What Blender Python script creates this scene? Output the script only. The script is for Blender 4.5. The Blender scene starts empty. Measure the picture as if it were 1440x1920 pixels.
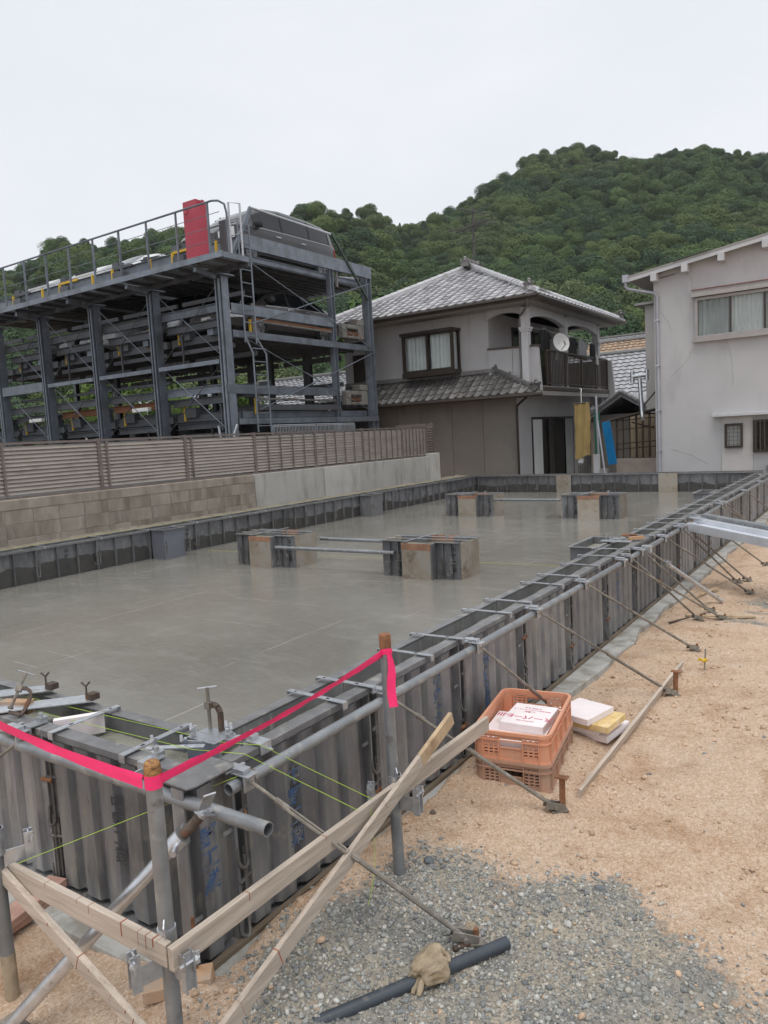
import bpy, bmesh, math, random
import numpy as np
from mathutils import Vector, Matrix, noise as mnoise
R = math.radians
random.seed(7)
rng = np.random.default_rng(11)
S = bpy.context.scene
COL = S.collection

# ------------------------------------------------------------------ camera
CAM_H = 1.95
cam_d = bpy.data.cameras.new('camera'); cam = bpy.data.objects.new('camera', cam_d); COL.objects.link(cam)
S.camera = cam
cam_d.sensor_fit = 'VERTICAL'; cam_d.sensor_height = 36.0; cam_d.sensor_width = 27.0
cam_d.lens = 1391.7 / 1920 * 36.0
cam_d.clip_start = 0.05; cam_d.clip_end = 3000
_p, _r, _y = R(5.86), R(3.13), R(34.45)
_fw = Vector((-math.sin(_y)*math.cos(_p), math.cos(_y)*math.cos(_p), -math.sin(_p)))
_rt0 = Vector((math.cos(_y), math.sin(_y), 0)); _up0 = _rt0.cross(_fw)
_up = _up0*math.cos(_r) + _rt0*math.sin(_r); _rt = _rt0*math.cos(_r) - _up0*math.sin(_r)
cam.matrix_world = Matrix(((_rt.x, _up.x, -_fw.x, 0), (_rt.y, _up.y, -_fw.y, 0), (_rt.z, _up.z, -_fw.z, CAM_H), (0, 0, 0, 1)))
S.render.resolution_x = 768; S.render.resolution_y = 1024

# ------------------------------------------------------------------ sky and sun (overcast)
SUN_EL, SUN_AZ = R(72), R(150)      # azimuth measured from +Y towards +X
W = bpy.data.worlds.new('World'); S.world = W; W.use_nodes = True
wn = W.node_tree.nodes; wl = W.node_tree.links; wn.clear()
wo = wn.new('ShaderNodeOutputWorld'); wb = wn.new('ShaderNodeBackground'); wb.inputs['Strength'].default_value = 0.1
sk = wn.new('ShaderNodeTexSky'); sk.sky_type = 'NISHITA'; sk.sun_disc = False
sk.sun_elevation = SUN_EL; sk.sun_rotation = SUN_AZ; sk.air_density = 1.0; sk.dust_density = 4.0; sk.ozone_density = 1.0
tc = wn.new('ShaderNodeTexCoord'); mp = wn.new('ShaderNodeMapping'); mp.inputs['Scale'].default_value = (1.2, 1.2, 3.2)
nz = wn.new('ShaderNodeTexNoise'); nz.inputs['Scale'].default_value = 1.5; nz.inputs['Detail'].default_value = 5; nz.inputs['Roughness'].default_value = .55
cr = wn.new('ShaderNodeValToRGB')
cr.color_ramp.elements[0].position = .3; cr.color_ramp.elements[0].color = (7.2, 7.5, 7.95, 1)
cr.color_ramp.elements[1].position = .75; cr.color_ramp.elements[1].color = (8.2, 8.4, 8.7, 1)
mx = wn.new('ShaderNodeMix'); mx.data_type = 'RGBA'; mx.inputs[0].default_value = .93
wl.new(tc.outputs['Generated'], mp.inputs['Vector']); wl.new(mp.outputs[0], nz.inputs['Vector']); wl.new(nz.outputs['Fac'], cr.inputs[0])
wl.new(sk.outputs[0], mx.inputs[6]); wl.new(cr.outputs[0], mx.inputs[7]); wl.new(mx.outputs[2], wb.inputs['Color']); wl.new(wb.outputs[0], wo.inputs[0])
sd = bpy.data.lights.new('sun', 'SUN'); sd.energy = 1.5; sd.angle = R(35); sd.color = (1, .96, .9)
sun = bpy.data.objects.new('sun', sd); COL.objects.link(sun)
_sv = Vector((math.sin(SUN_AZ)*math.cos(SUN_EL), math.cos(SUN_AZ)*math.cos(SUN_EL), math.sin(SUN_EL)))
sun.rotation_euler = _sv.to_track_quat('Z', 'Y').to_euler()
S.view_settings.view_transform = 'Standard'; S.view_settings.look = 'None'
S.view_settings.exposure = 0.25; S.view_settings.gamma = 1.0; S.view_settings.use_curve_mapping = False

# ------------------------------------------------------------------ helpers: mesh builder
class MB:
    def __init__(s): s.v = []; s.f = []
    def add(s, vs, fs):
        n = len(s.v); s.v += [tuple(p) for p in vs]; s.f += [tuple(i+n for i in f) for f in fs]; return s
    def box(s, x0, y0, z0, x1, y1, z1):
        return s.add([(x0,y0,z0),(x1,y0,z0),(x1,y1,z0),(x0,y1,z0),(x0,y0,z1),(x1,y0,z1),(x1,y1,z1),(x0,y1,z1)],
            [(0,3,2,1),(4,5,6,7),(0,1,5,4),(1,2,6,5),(2,3,7,6),(3,0,4,7)])
    def bar(s, p, q, w, h, up=(0,0,1), roll=0.0):
        p, q = Vector(p), Vector(q); d = (q-p).normalized(); u = Vector(up)
        if abs(d.dot(u)) > .98: u = Vector((1,0,0))
        a = d.cross(u).normalized(); b = a.cross(d).normalized()
        if roll: a, b = a*math.cos(roll)+b*math.sin(roll), b*math.cos(roll)-a*math.sin(roll)
        a = a*w/2; b = b*h/2
        return s.add([p-a-b,p+a-b,p+a+b,p-a+b,q-a-b,q+a-b,q+a+b,q-a+b], [(0,1,2,3),(7,6,5,4),(4,5,1,0),(5,6,2,1),(6,7,3,2),(7,4,0,3)])
    def tube(s, p, q, r, n=10, r2=None, caps=True, ri=None):
        p, q = Vector(p), Vector(q); d = (q-p).normalized(); u = Vector((0,0,1)) if abs(d.z) < .95 else Vector((1,0,0))
        a = d.cross(u).normalized(); b = d.cross(a); r2 = r if r2 is None else r2
        ring = lambda c, rr: [c+(a*math.cos(t)+b*math.sin(t))*rr for t in [2*math.pi*i/n for i in range(n)]]
        if ri is None:
            vs = ring(p, r)+ring(q, r2); fs = [(i,(i+1)%n,n+(i+1)%n,n+i) for i in range(n)]
            if caps: fs += [tuple(range(n-1,-1,-1)), tuple(range(n,2*n))]
        else:
            vs = ring(p,r)+ring(q,r)+ring(p,ri)+ring(q,ri); fs = []
            for i in range(n):
                j = (i+1)%n
                fs += [(i,j,n+j,n+i),(2*n+i,3*n+i,3*n+j,2*n+j),(i,2*n+i,2*n+j,j),(n+i,n+j,3*n+j,3*n+i)]
        return s.add(vs, fs)
    def path(s, pts, r, n=8, closed=False):
        pts = [Vector(p) for p in pts]; m = len(pts); vs = []; pa = None
        for i, p in enumerate(pts):
            t = ((pts[(i+1)%m]-pts[i-1]) if closed else (pts[min(i+1,m-1)]-pts[max(i-1,0)])).normalized()
            if pa is None:
                u = Vector((0,0,1)) if abs(t.z) < .9 else Vector((1,0,0)); a = t.cross(u).normalized()
            else: a = (pa - t*pa.dot(t)).normalized()
            pa = a; b = t.cross(a); rr = r[i] if isinstance(r, (list,tuple)) else r
            vs += [p+(a*math.cos(2*math.pi*k/n)+b*math.sin(2*math.pi*k/n))*rr for k in range(n)]
        fs = []
        for i in range(m if closed else m-1):
            j = (i+1)%m
            fs += [(i*n+k, i*n+(k+1)%n, j*n+(k+1)%n, j*n+k) for k in range(n)]
        if not closed: fs += [tuple(range(n-1,-1,-1)), tuple((m-1)*n+k for k in range(n))]
        return s.add(vs, fs)
    def prism(s, poly, h0, h1, ax='z'):
        n = len(poly); f = {'z': lambda u,v,h: (u,v,h), 'y': lambda u,v,h: (u,h,v), 'x': lambda u,v,h: (h,u,v)}[ax]
        return s.add([f(u,v,h0) for u,v in poly]+[f(u,v,h1) for u,v in poly],
            [tuple(range(n-1,-1,-1)), tuple(range(n,2*n))]+[(i,(i+1)%n,n+(i+1)%n,n+i) for i in range(n)])
    def grid(s, P, closed_u=False):
        P = np.asarray(P, float); a, b = P.shape[:2]
        fs = [(i*b+j,(i+1)%a*b+j,(i+1)%a*b+j+1,i*b+j+1) for i in range(a if closed_u else a-1) for j in range(b-1)]
        return s.add(P.reshape(-1,3).tolist(), fs)
    def lathe(s, c, prof, n=16):
        c = Vector(c); vs = []; m = len(prof)
        for i in range(n):
            t = 2*math.pi*i/n; vs += [c+Vector((r*math.cos(t), r*math.sin(t), z)) for r, z in prof]
        return s.add(vs, [(i*m+k,(i+1)%n*m+k,(i+1)%n*m+k+1,i*m+k+1) for i in range(n) for k in range(m-1)])
    def rot(s, M, n0=0):
        s.v = s.v[:n0]+[tuple(M @ Vector(p)) for p in s.v[n0:]]; return s

def mesh_of(mb, mat, smooth=False, name='mesh'):
    me = bpy.data.meshes.new(name); me.from_pydata([tuple(map(float, p)) for p in mb.v], [], mb.f); me.update()
    for m in (mat if isinstance(mat, (list,tuple)) else [mat]): me.materials.append(m)
    if smooth:
        me.polygons.foreach_set('use_smooth', [True]*len(me.polygons))
        try: me.set_sharp_from_angle(angle=R(40))
        except Exception: pass
    return me
def link(name, data, parent=None, loc=None):
    o = bpy.data.objects.new(name, data); COL.objects.link(o)
    if parent: o.parent = parent
    if loc is not None: o.location = loc
    return o
def bevel(o, w, seg=2):
    m = o.modifiers.new('bevel', 'BEVEL'); m.width = w; m.segments = seg; m.limit_method = 'ANGLE'; m.angle_limit = R(40); return o
def props(o, label, cat, group=None):
    o['label'] = label; o['category'] = cat
    if group: o['group'] = group
    return o
def thing(name, label, cat, loc=(0,0,0), rotz=0.0, group=None):
    o = bpy.data.objects.new(name, None); COL.objects.link(o); o.empty_display_size = .1
    o.location = loc; o.rotation_euler = (0,0,rotz); o['_o'] = list(loc); return props(o, label, cat, group)
def root_of(o):
    while o.parent: o = o.parent
    return o
def part(name, mb, mat, parent, smooth=False, bev=0, label=None):
    """mesh given in world coordinates (parent unrotated) -> child of parent"""
    ro = Vector(root_of(parent).get('_o', (0,0,0)))
    mb.v = [(p[0]-ro.x, p[1]-ro.y, p[2]-ro.z) for p in mb.v]
    o = link(name, mesh_of(mb, mat, smooth, name), parent)
    if bev: bevel(o, bev)
    if label: o['label'] = label
    return o
def inst(name, me, parent, M):
    """child sharing mesh data; M = matrix in parent's root space"""
    o = link(name, me, parent); o.matrix_local = M; return o
def solo(name, mb, mat, label, cat, group=None, smooth=False, bev=0):
    a = np.array(mb.v); c = (a.min(0)+a.max(0))/2; c[2] = a[:,2].min()
    mb.v = (a-c).tolist(); o = link(name, mesh_of(mb, mat, smooth, name), None, Vector(c)); o['_o'] = c.tolist()
    if bev: bevel(o, bev)
    return props(o, label, cat, group)
def struct(name, mb, mat, smooth=False, kind='structure'):
    o = link(name, mesh_of(mb, mat, smooth, name)); o['kind'] = kind; return o
def dup(root, loc, rotz=0.0, label=None):
    def cp(o, par):
        c = o.copy(); COL.objects.link(c); c.parent = par
        if par: c.matrix_parent_inverse = o.matrix_parent_inverse.copy()
        for ch in o.children: cp(ch, c)
        return c
    r = cp(root, None); r.location = loc; r.rotation_euler = (0,0,rotz)
    if label: r['label'] = label
    return r
ORD = ['first','second','third','fourth','fifth','sixth','seventh','eighth','ninth','tenth','eleventh','twelfth','thirteenth','fourteenth','fifteenth','sixteenth','seventeenth','eighteenth','nineteenth','twentieth','twenty-first','twenty-second','twenty-third','twenty-fourth','twenty-fifth','twenty-sixth','twenty-seventh','twenty-eighth','twenty-ninth','thirtieth']
def T(x=0, y=0, z=0, rz=0, s=None):
    M = Matrix.Translation((x,y,z)) @ Matrix.Rotation(rz, 4, 'Z')
    return M @ Matrix.Diagonal((*s, 1)) if s else M

# ------------------------------------------------------------------ helpers: materials
def M(name, col, rough=.6, metal=0.0, var=.18, scale=6.0, bump=.0, bscale=60.0, layers=(), stretch=None, objrand=.08, spec=.5, coat=0, trans=0, bdist=.01, rvar=.0):
    """noise-varied principled material; layers = (colour, noise scale, lo, hi, stretch, roughness or None)"""
    m = bpy.data.materials.new(name); m.use_nodes = True; nt = m.node_tree; N = nt.nodes; L = nt.links
    b = N['Principled BSDF']; b.inputs['Roughness'].default_value = rough; b.inputs['Metallic'].default_value = metal
    b.inputs['Specular IOR Level'].default_value = spec
    if coat: b.inputs['Coat Weight'].default_value = coat; b.inputs['Coat Roughness'].default_value = .08
    tcn = N.new('ShaderNodeTexCoord'); oi = N.new('ShaderNodeObjectInfo')
    va = N.new('ShaderNodeVectorMath'); va.operation = 'MULTIPLY_ADD'
    L.new(oi.outputs['Random'], va.inputs[0]); va.inputs[1].default_value = (37, 53, 71); L.new(tcn.outputs['Object'], va.inputs[2])
    def noise(sc, st=None, det=5, rg=.6):
        n = N.new('ShaderNodeTexNoise'); n.inputs['Scale'].default_value = sc; n.inputs['Detail'].default_value = det; n.inputs['Roughness'].default_value = rg
        src = va.outputs[0]
        if st:
            mpp = N.new('ShaderNodeMapping'); mpp.inputs['Scale'].default_value = st; L.new(src, mpp.inputs['Vector']); src = mpp.outputs[0]
        L.new(src, n.inputs['Vector']); return n.outputs['Fac']
    def ramp(src, lo, hi):
        r = N.new('ShaderNodeMapRange'); r.inputs['From Min'].default_value = lo; r.inputs['From Max'].default_value = hi; r.clamp = True; L.new(src, r.inputs[0]); return r.outputs[0]
    def mix(f, a, c):
        x = N.new('ShaderNodeMix'); x.data_type = 'RGBA'
        if hasattr(f, 'links'): L.new(f, x.inputs[0])
        else: x.inputs[0].default_value = f
        for i, q in ((6, a), (7, c)):
            if hasattr(q, 'links'): L.new(q, x.inputs[i])
            else: x.inputs[i].default_value = (*q[:3], 1)
        return x.outputs[2]
    lo = tuple(max(0, c*(1-var)) for c in col); hi = tuple(min(1, c*(1+var)) for c in col)
    c = mix(ramp(noise(scale, stretch), .3, .7), lo, hi)
    rsock = None
    for lay in layers:
        lc, ls, l0, l1 = lay[:4]; st = lay[4] if len(lay) > 4 else None
        msk = ramp(noise(ls, st), l0, l1); c = mix(msk, c, lc)
        if len(lay) > 5 and lay[5] is not None:
            rr = N.new('ShaderNodeMix'); L.new(msk, rr.inputs[0]); rr.inputs[3].default_value = lay[5]
            if rsock is None: rr.inputs[2].default_value = rough
            else: L.new(rsock, rr.inputs[2])
            rsock = rr.outputs[0]
    if objrand:
        hs = N.new('ShaderNodeHueSaturation'); r = N.new('ShaderNodeMapRange'); r.inputs['To Min'].default_value = 1-objrand*1.5; r.inputs['To Max'].default_value = 1+objrand*1.5
        L.new(oi.outputs['Random'], r.inputs[0]); L.new(r.outputs[0], hs.inputs['Value']); L.new(c, hs.inputs['Color']); c = hs.outputs[0]
    L.new(c, b.inputs['Base Color'])
    if rsock is not None: L.new(rsock, b.inputs['Roughness'])
    elif rvar:
        r = N.new('ShaderNodeMapRange'); r.inputs['To Min'].default_value = max(.02, rough-rvar); r.inputs['To Max'].default_value = rough+rvar
        L.new(noise(scale*2.3), r.inputs[0]); L.new(r.outputs[0], b.inputs['Roughness'])
    if bump:
        bp = N.new('ShaderNodeBump'); bp.inputs['Strength'].default_value = bump; bp.inputs['Distance'].default_value = bdist
        L.new(noise(bscale, stretch, 4), bp.inputs['Height']); L.new(bp.outputs[0], b.inputs['Normal'])
    if trans: b.inputs['Transmission Weight'].default_value = trans
    return m

DUST = (.34,.33,.30); RUST = (.20,.075,.03)
m_form = M('painted steel form', (.19,.192,.203), .5, .15, .25, 4, .15, 40, layers=((DUST,4,.50,.74,(4,4,.45),.85), ((.30,.28,.24),14,.60,.70,(1,1,.6),.9), (RUST,9,.72,.80,(1.5,1.5,.5),.85), ((.06,.057,.053),3,.58,.75,(2,2,.4),.6)), objrand=.2)
m_form_in = M('inner steel form', (.17,.172,.18), .4, .2, .22, 5, .1, 50, layers=((DUST,6,.56,.76,(3,3,.6),.85), (RUST,10,.69,.78,None,.9)), objrand=.14)
m_flange = M('worn flange steel', (.20,.20,.205), .45, .35, .22, 9, .1, 60, layers=((DUST,12,.56,.7,None,.85), (RUST,16,.68,.76,None,.9)), objrand=.1)
m_galv = M('galvanised strip', (.50,.52,.55), .38, .75, .15, 30, .04, 80, layers=(((.30,.29,.27),20,.58,.72,None,.7),), objrand=.1)
m_pipe = M('grey scaffold pipe', (.26,.275,.29), .42, .55, .2, 8, .1, 90, layers=(((.42,.41,.38),14,.56,.72,None,.8), ((.12,.11,.10),10,.62,.75,None,.7)), objrand=.1)
m_bright = M('bright galvanised tube', (.62,.64,.67), .28, .85, .15, 20, .05, 80, layers=(((.35,.34,.32),25,.6,.72,None,.6),), objrand=.06)
m_rod = M('dusty rod steel', (.24,.22,.19), .6, .35, .25, 20, .2, 120, layers=((RUST,14,.62,.72,None,.9), ((.36,.34,.31),18,.55,.7,None,.9)), objrand=.12)
m_rust = M('rusted steel', (.24,.11,.055), .85, .15, .4, 30, .4, 140, objrand=.12)
m_darkrust = M('dark clamp iron', (.10,.075,.06), .7, .3, .35, 30, .3, 140, layers=((RUST,20,.55,.7,None,.9),))
m_board = M('weathered batten', (.50,.43,.36), .8, 0, .16, 5, .25, 90, layers=(((.30,.25,.20),4,.55,.75,(1,1,1)), ((.50,.43,.36),7,.6,.8)), stretch=(2,2,9), objrand=.1)
def grain(nm, st): return M(nm, (.47,.40,.335), .85, 0, .22, 6, .45, 50, layers=(((.33,.275,.225),5,.54,.74,st), ((.56,.50,.43),9,.58,.74,st), ((.24,.19,.15),3.5,.68,.78,None)), stretch=st, objrand=.1, bdist=.004)
m_bx = grain('weathered batten lengthwise', (.5,9,9)); m_by = grain('weathered batten crosswise', (9,.5,9))
m_board_y = M('yellowed batten', (.46,.34,.215), .8, 0, .25, 5, .3, 90, layers=(((.24,.15,.08),6,.55,.72),), objrand=.05)
m_block = M('fresh cut timber', (.45,.27,.15), .8, 0, .22, 7, .3, 80, layers=(((.40,.31,.24),5,.45,.65),), stretch=(1,6,6))
m_redwood = M('reddish plank', (.42,.255,.20), .8, 0, .2, 5, .3, 80, stretch=(2,2,8), layers=(((.5,.36,.3),4,.55,.75),))
m_pencil = M('red chalk mark', (.28,.10,.06), .9, 0, .2)
m_ply = M('form plywood', (.32,.265,.205), .75, 0, .22, 4, .25, 40, layers=(((.34,.315,.275),4,.42,.62), ((.30,.17,.10),3,.60,.75), ((.15,.115,.08),6,.58,.74), ((.42,.40,.37),11,.64,.74)), objrand=.14)
m_plyedge = M('wet plywood edge', (.30,.16,.10), .7, 0, .25, 9, .3, 70)
m_pink = M('pink flagging tape', (.92,.04,.18), .45, 0, .10, 5, .25, 25, objrand=0, spec=.3)
m_string = M('lime mason line', (.42,.62,.06), .7, 0, .1, objrand=0)
m_string_y = M('yellow mason line', (.62,.58,.10), .7, 0, .1, objrand=0)
m_blue = M('blue stencil paint', (.045,.095,.20), .8, 0, .3, 40, layers=(((.15,.155,.165),22,.46,.60),), objrand=.15)
m_black = M('black rubber', (.018,.018,.02), .6, 0, .2, objrand=0)
m_dark = M('dark interior', (.02,.02,.022), .7, 0, .2, objrand=0)
m_pvc = M('grey vinyl pipe', (.050,.060,.075), .38, 0, .15, 10, layers=(((.20,.18,.15),9,.56,.74,None,.8),), objrand=0)
m_glove = M('soiled work glove', (.33,.265,.185), .95, 0, .3, 14, .5, 160, layers=(((.20,.14,.08),12,.52,.7),), objrand=0)
m_crate = M('orange crate plastic', (.66,.31,.19), .55, 0, .14, 4, .05, 60, layers=(((.50,.30,.21),5,.5,.75,None,.8),), objrand=.03)
m_crate2 = M('dusty brown crate plastic', (.44,.25,.175), .65, 0, .16, 4, .05, 60, layers=(((.38,.27,.20),5,.42,.7,None,.9),), objrand=.03)
m_foam = M('pale pink foam board', (.80,.73,.74), .85, 0, .06, 8, .12, 120, objrand=.03)
m_foam_y = M('glue stained foam', (.70,.52,.24), .8, 0, .2, 6, .1, 90, layers=(((.42,.26,.08),8,.58,.75), ((.78,.68,.55),5,.6,.75)), objrand=0)
m_magenta = M('magenta print', (.52,.06,.13), .8, 0, .2, objrand=0)
m_yellow = M('yellow paint', (.62,.40,.03), .6, 0, .2, 10, objrand=.05)
m_white = M('white paint', (.75,.75,.74), .5, 0, .08, 6, objrand=.02)

# ------------------------------------------------------------------ ground
def _hash(ix, iy, seed):
    h = (ix.astype(np.int64)*374761393 + iy.astype(np.int64)*668265263 + seed*1442695041) & 0xFFFFFFFF
    h = ((h ^ (h >> 13))*1274126177) & 0xFFFFFFFF
    return ((h ^ (h >> 16)) & 0xFFFF)/65535.0
def vnoise(x, y, seed=0):
    ix = np.floor(x); iy = np.floor(y); fx = x-ix; fy = y-iy; fx = fx*fx*(3-2*fx); fy = fy*fy*(3-2*fy)
    a = _hash(ix,iy,seed); b = _hash(ix+1,iy,seed); c = _hash(ix,iy+1,seed); d = _hash(ix+1,iy+1,seed)
    return (a*(1-fx)+b*fx)*(1-fy)+(c*(1-fx)+d*fx)*fy
def fbm(x, y, s, oc=4, seed=0):
    r = 0; a = 1; t = 0
    for i in range(oc):
        r = r+a*vnoise(x*s*2**i+13.7*i, y*s*2**i+7.1*i, seed+i); t += a; a *= .5
    return r/t
def sstep(x, a, b):
    t = np.clip((x-a)/(b-a), 0, 1); return t*t*(3-2*t)
def inpoly_dist(px, py, poly):
    """signed distance (inside positive) to polygon, vectorised"""
    d = np.full(np.shape(px), 1e9); ins = np.zeros(np.shape(px), bool); n = len(poly)
    for i in range(n):
        (x0,y0),(x1,y1) = poly[i], poly[(i+1)%n]
        ex, ey = x1-x0, y1-y0; t = np.clip(((px-x0)*ex+(py-y0)*ey)/(ex*ex+ey*ey), 0, 1)
        d = np.minimum(d, np.hypot(px-x0-t*ex, py-y0-t*ey))
        c = ((y0 > py) != (y1 > py)) & (px < (x1-x0)*(py-y0)/((y1-y0) if y1 != y0 else 1e-9)+x0); ins ^= c
    return np.where(ins, d, -d)
GRAVEL = [(-2.02,1.80),(-1.98,2.25),(-1.80,2.42),(-1.55,2.75),(-1.22,2.98),(-.95,2.95),(-.70,2.90),(-.42,2.66),(-.1,2.62),(.45,2.75),(.7,.8),(-1.2,.6),(-1.72,1.35)]
def gravel_mask(x, y):
    d = inpoly_dist(x, y, GRAVEL); w = fbm(x, y, 3.0, 4, 5)-.5
    g = sstep(d+w*.50, -.13, .20)
    d2 = inpoly_dist(x, y, [(-.9,2.80),(-.45,2.74),(.9,2.95),(.9,.5),(-.6,.5)]); g = np.maximum(g, .85*sstep(d2+w*.5, -.25, .45)*sstep(w, -.16, .14))
    for cx, cy, rx, ry in ((-1.02,7.62,.45,.24),(-.95,8.5,.42,.28),(-.72,9.3,.42,.3),(-1.05,8.0,.25,.12)):
        g = np.maximum(g, .8*sstep(1-np.hypot((x-cx)/rx, (y-cy)/ry)+w*1.3, -.1, .5))
    return g
def ground_h(x, y):
    near = sstep(-np.abs(x+1.2), -6, -2.5)*sstep(-y, -20, -13)
    h = (fbm(x, y, 1.1, 4, 1)-.5)*.10+(fbm(x, y, 5, 3, 2)-.5)*.045*(.5+fbm(x, y, .9, 2, 9))+(fbm(x, y, 24, 2, 3)-.5)*.018
    h = h + .055*np.exp(-((x+1.55)/.16)**2)*fbm(x, y, 2.2, 3, 4)*sstep(y, 2.4, 3.6)     # spoil ridge beside the footing
    h = h + .07*np.exp(-(((x+2.05)/.33)**2+((y-1.50)/.13)**2))                           # heap at the near corner
    h = h + .062*sstep(x, -2.07, -1.97)*sstep(-x, 1.35, 1.75)*sstep(y, 1.35, 1.6)*sstep(-y, -5.0, -4.5)*(.6+.8*fbm(x, y, 3, 3, 8))
    foot = sstep(-np.abs(x+2.0), -.16, -.10)*sstep(y, 4.6, 5.0)
    h = h*(1-foot) - .015*foot
    return h*near-.006
xs = np.concatenate([[-700,-300,-150,-80,-45,-28,-18,-12,-9,-7,-5.5,-4.6],np.arange(-4.0,1.2,.028),[1.5,2,3,5,9,16,30,60,150,300,700]])
ys = np.concatenate([[-300,-120,-50,-20,-9,-4,-2,-1,-.4],np.arange(0,5,.028),np.arange(5,14,.06),[14.5,15.5,17,20,25,32,45,70,120,250,500,900,1500]])
GX, GY = np.meshgrid(xs, ys, indexing='ij'); GZ = ground_h(GX, GY); GM = gravel_mask(GX, GY)
def big_grid(name, X, Y, Z, mat, attr=None, smooth=True):
    a, b = X.shape; me = bpy.data.meshes.new(name); nv = a*b; nf = (a-1)*(b-1)
    i = (np.arange(a-1)[:,None]*b+np.arange(b-1)[None,:]).ravel()
    q = np.stack([i, i+b, i+b+1, i+1], 1).astype(np.int32)
    me.vertices.add(nv); me.loops.add(nf*4); me.polygons.add(nf)
    me.vertices.foreach_set('co', np.stack([X,Y,Z], -1).reshape(-1).astype(np.float32))
    me.loops.foreach_set('vertex_index', q.ravel()); me.polygons.foreach_set('loop_start', np.arange(nf, dtype=np.int32)*4)
    me.polygons.foreach_set('use_smooth', np.full(nf, smooth)); me.update(calc_edges=True); me.validate()
    if attr is not None:
        at = me.attributes.new('blend', 'FLOAT', 'POINT'); at.data.foreach_set('value', attr.reshape(-1).astype(np.float32))
    me.materials.append(mat); return me

def ground_material():
    m = bpy.data.materials.new('decomposed granite and gravel'); m.use_nodes = True; nt = m.node_tree; N = nt.nodes; L = nt.links; b = N['Principled BSDF']
    b.inputs['Roughness'].default_value = .95; b.inputs['Specular IOR Level'].default_value = .15
    t = N.new('ShaderNodeTexCoord')
    def nz(s, d=6, r=.65):
        n = N.new('ShaderNodeTexNoise'); n.inputs['Scale'].default_value = s; n.inputs['Detail'].default_value = d; n.inputs['Roughness'].default_value = r; L.new(t.outputs['Object'], n.inputs['Vector']); return n.outputs['Fac']
    def rmp(s, els):
        r = N.new('ShaderNodeValToRGB'); L.new(s, r.inputs[0]); e = r.color_ramp.elements
        while len(e) < len(els): e.new(.5)
        for q, (p, c) in zip(e, els): q.position = p; q.color = (*c, 1)
        return r.outputs[0]
    def vor(s):
        v = N.new('ShaderNodeTexVoronoi'); v.inputs['Scale'].default_value = s; L.new(t.outputs['Object'], v.inputs['Vector']); return v
    def mix(f, a, c, mode='MIX'):
        x = N.new('ShaderNodeMix'); x.data_type = 'RGBA'; x.blend_type = mode
        if hasattr(f, 'links'): L.new(f, x.inputs[0])
        else: x.inputs[0].default_value = f
        L.new(a, x.inputs[6]); L.new(c, x.inputs[7]); return x.outputs[2]
    sand = rmp(nz(1.3), [(.28,(.42,.24,.125)),(.46,(.54,.37,.245)),(.62,(.60,.475,.375))])
    v = vor(210); gr = rmp(v.outputs['Color'], [(0,(.14,.095,.07)),(.25,(.44,.29,.185)),(.55,(.59,.44,.32)),(.8,(.74,.62,.52)),(1,(.90,.84,.78))])
    sand = mix(.62, sand, gr)
    v1 = vor(85); gr1 = rmp(v1.outputs['Color'], [(.15,(.37,.245,.155)),(.6,(.59,.45,.335)),(1,(.76,.66,.56))]); sand = mix(.38, sand, gr1)
    damp = rmp(nz(3.2, 5, .7), [(.5,(1,1,1)),(.68,(.72,.62,.53))]); sand = mix(.75, sand, damp, 'MULTIPLY')
    v2 = vor(120); grav = rmp(v2.outputs['Color'], [(0,(.15,.15,.145)),(.4,(.29,.285,.265)),(.75,(.38,.37,.34)),(1,(.52,.505,.47))])
    gs = rmp(nz(2.5), [(.42,(.75,.75,.75)),(.66,(1.25,1.12,.95))]); grav = mix(1.0, grav, gs, 'MULTIPLY')
    at = N.new('ShaderNodeAttribute'); at.attribute_name = 'blend'
    thr = N.new('ShaderNodeMath'); thr.operation = 'ADD'; n9 = nz(2.0, 4); m9 = N.new('ShaderNodeMapRange'); m9.inputs['From Min'].default_value = .42; m9.inputs['From Max'].default_value = .66; m9.inputs['To Min'].default_value = 1.0; m9.inputs['To Max'].default_value = .40; L.new(n9, m9.inputs[0]); mm9 = N.new('ShaderNodeMath'); mm9.operation = 'MULTIPLY'; L.new(at.outputs['Fac'], mm9.inputs[0]); L.new(m9.outputs[0], mm9.inputs[1]); L.new(mm9.outputs[0], thr.inputs[0])
    nn = nz(30, 4); sc = N.new('ShaderNodeMath'); sc.operation = 'MULTIPLY_ADD'; L.new(nn, sc.inputs[0]); sc.inputs[1].default_value = 1.3; sc.inputs[2].default_value = -.65; L.new(sc.outputs[0], thr.inputs[1])
    f = N.new('ShaderNodeMapRange'); f.inputs['From Min'].default_value = .3; f.inputs['From Max'].default_value = .65; L.new(thr.outputs[0], f.inputs[0])
    L.new(mix(f.outputs[0], sand, grav), b.inputs['Base Color'])
    bp = N.new('ShaderNodeBump'); bp.inputs['Strength'].default_value = .8; bp.inputs['Distance'].default_value = .005
    add = N.new('ShaderNodeMath'); add.operation = 'ADD'; L.new(v.outputs['Distance'], add.inputs[0])
    mul = N.new('ShaderNodeMath'); mul.operation = 'MULTIPLY'; L.new(nz(70, 5), mul.inputs[0]); mul.inputs[1].default_value = 2.2; L.new(mul.outputs[0], add.inputs[1])
    L.new(add.outputs[0], bp.inputs['Height']); L.new(bp.outputs[0], b.inputs['Normal'])
    return m
m_ground = ground_material()
g = link('ground', big_grid('ground', GX, GY, GZ, m_ground, GM)); g['kind'] = 'structure'
def gh(x, y): return float(ground_h(np.array([x*1.0]), np.array([y*1.0]))[0])

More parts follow.
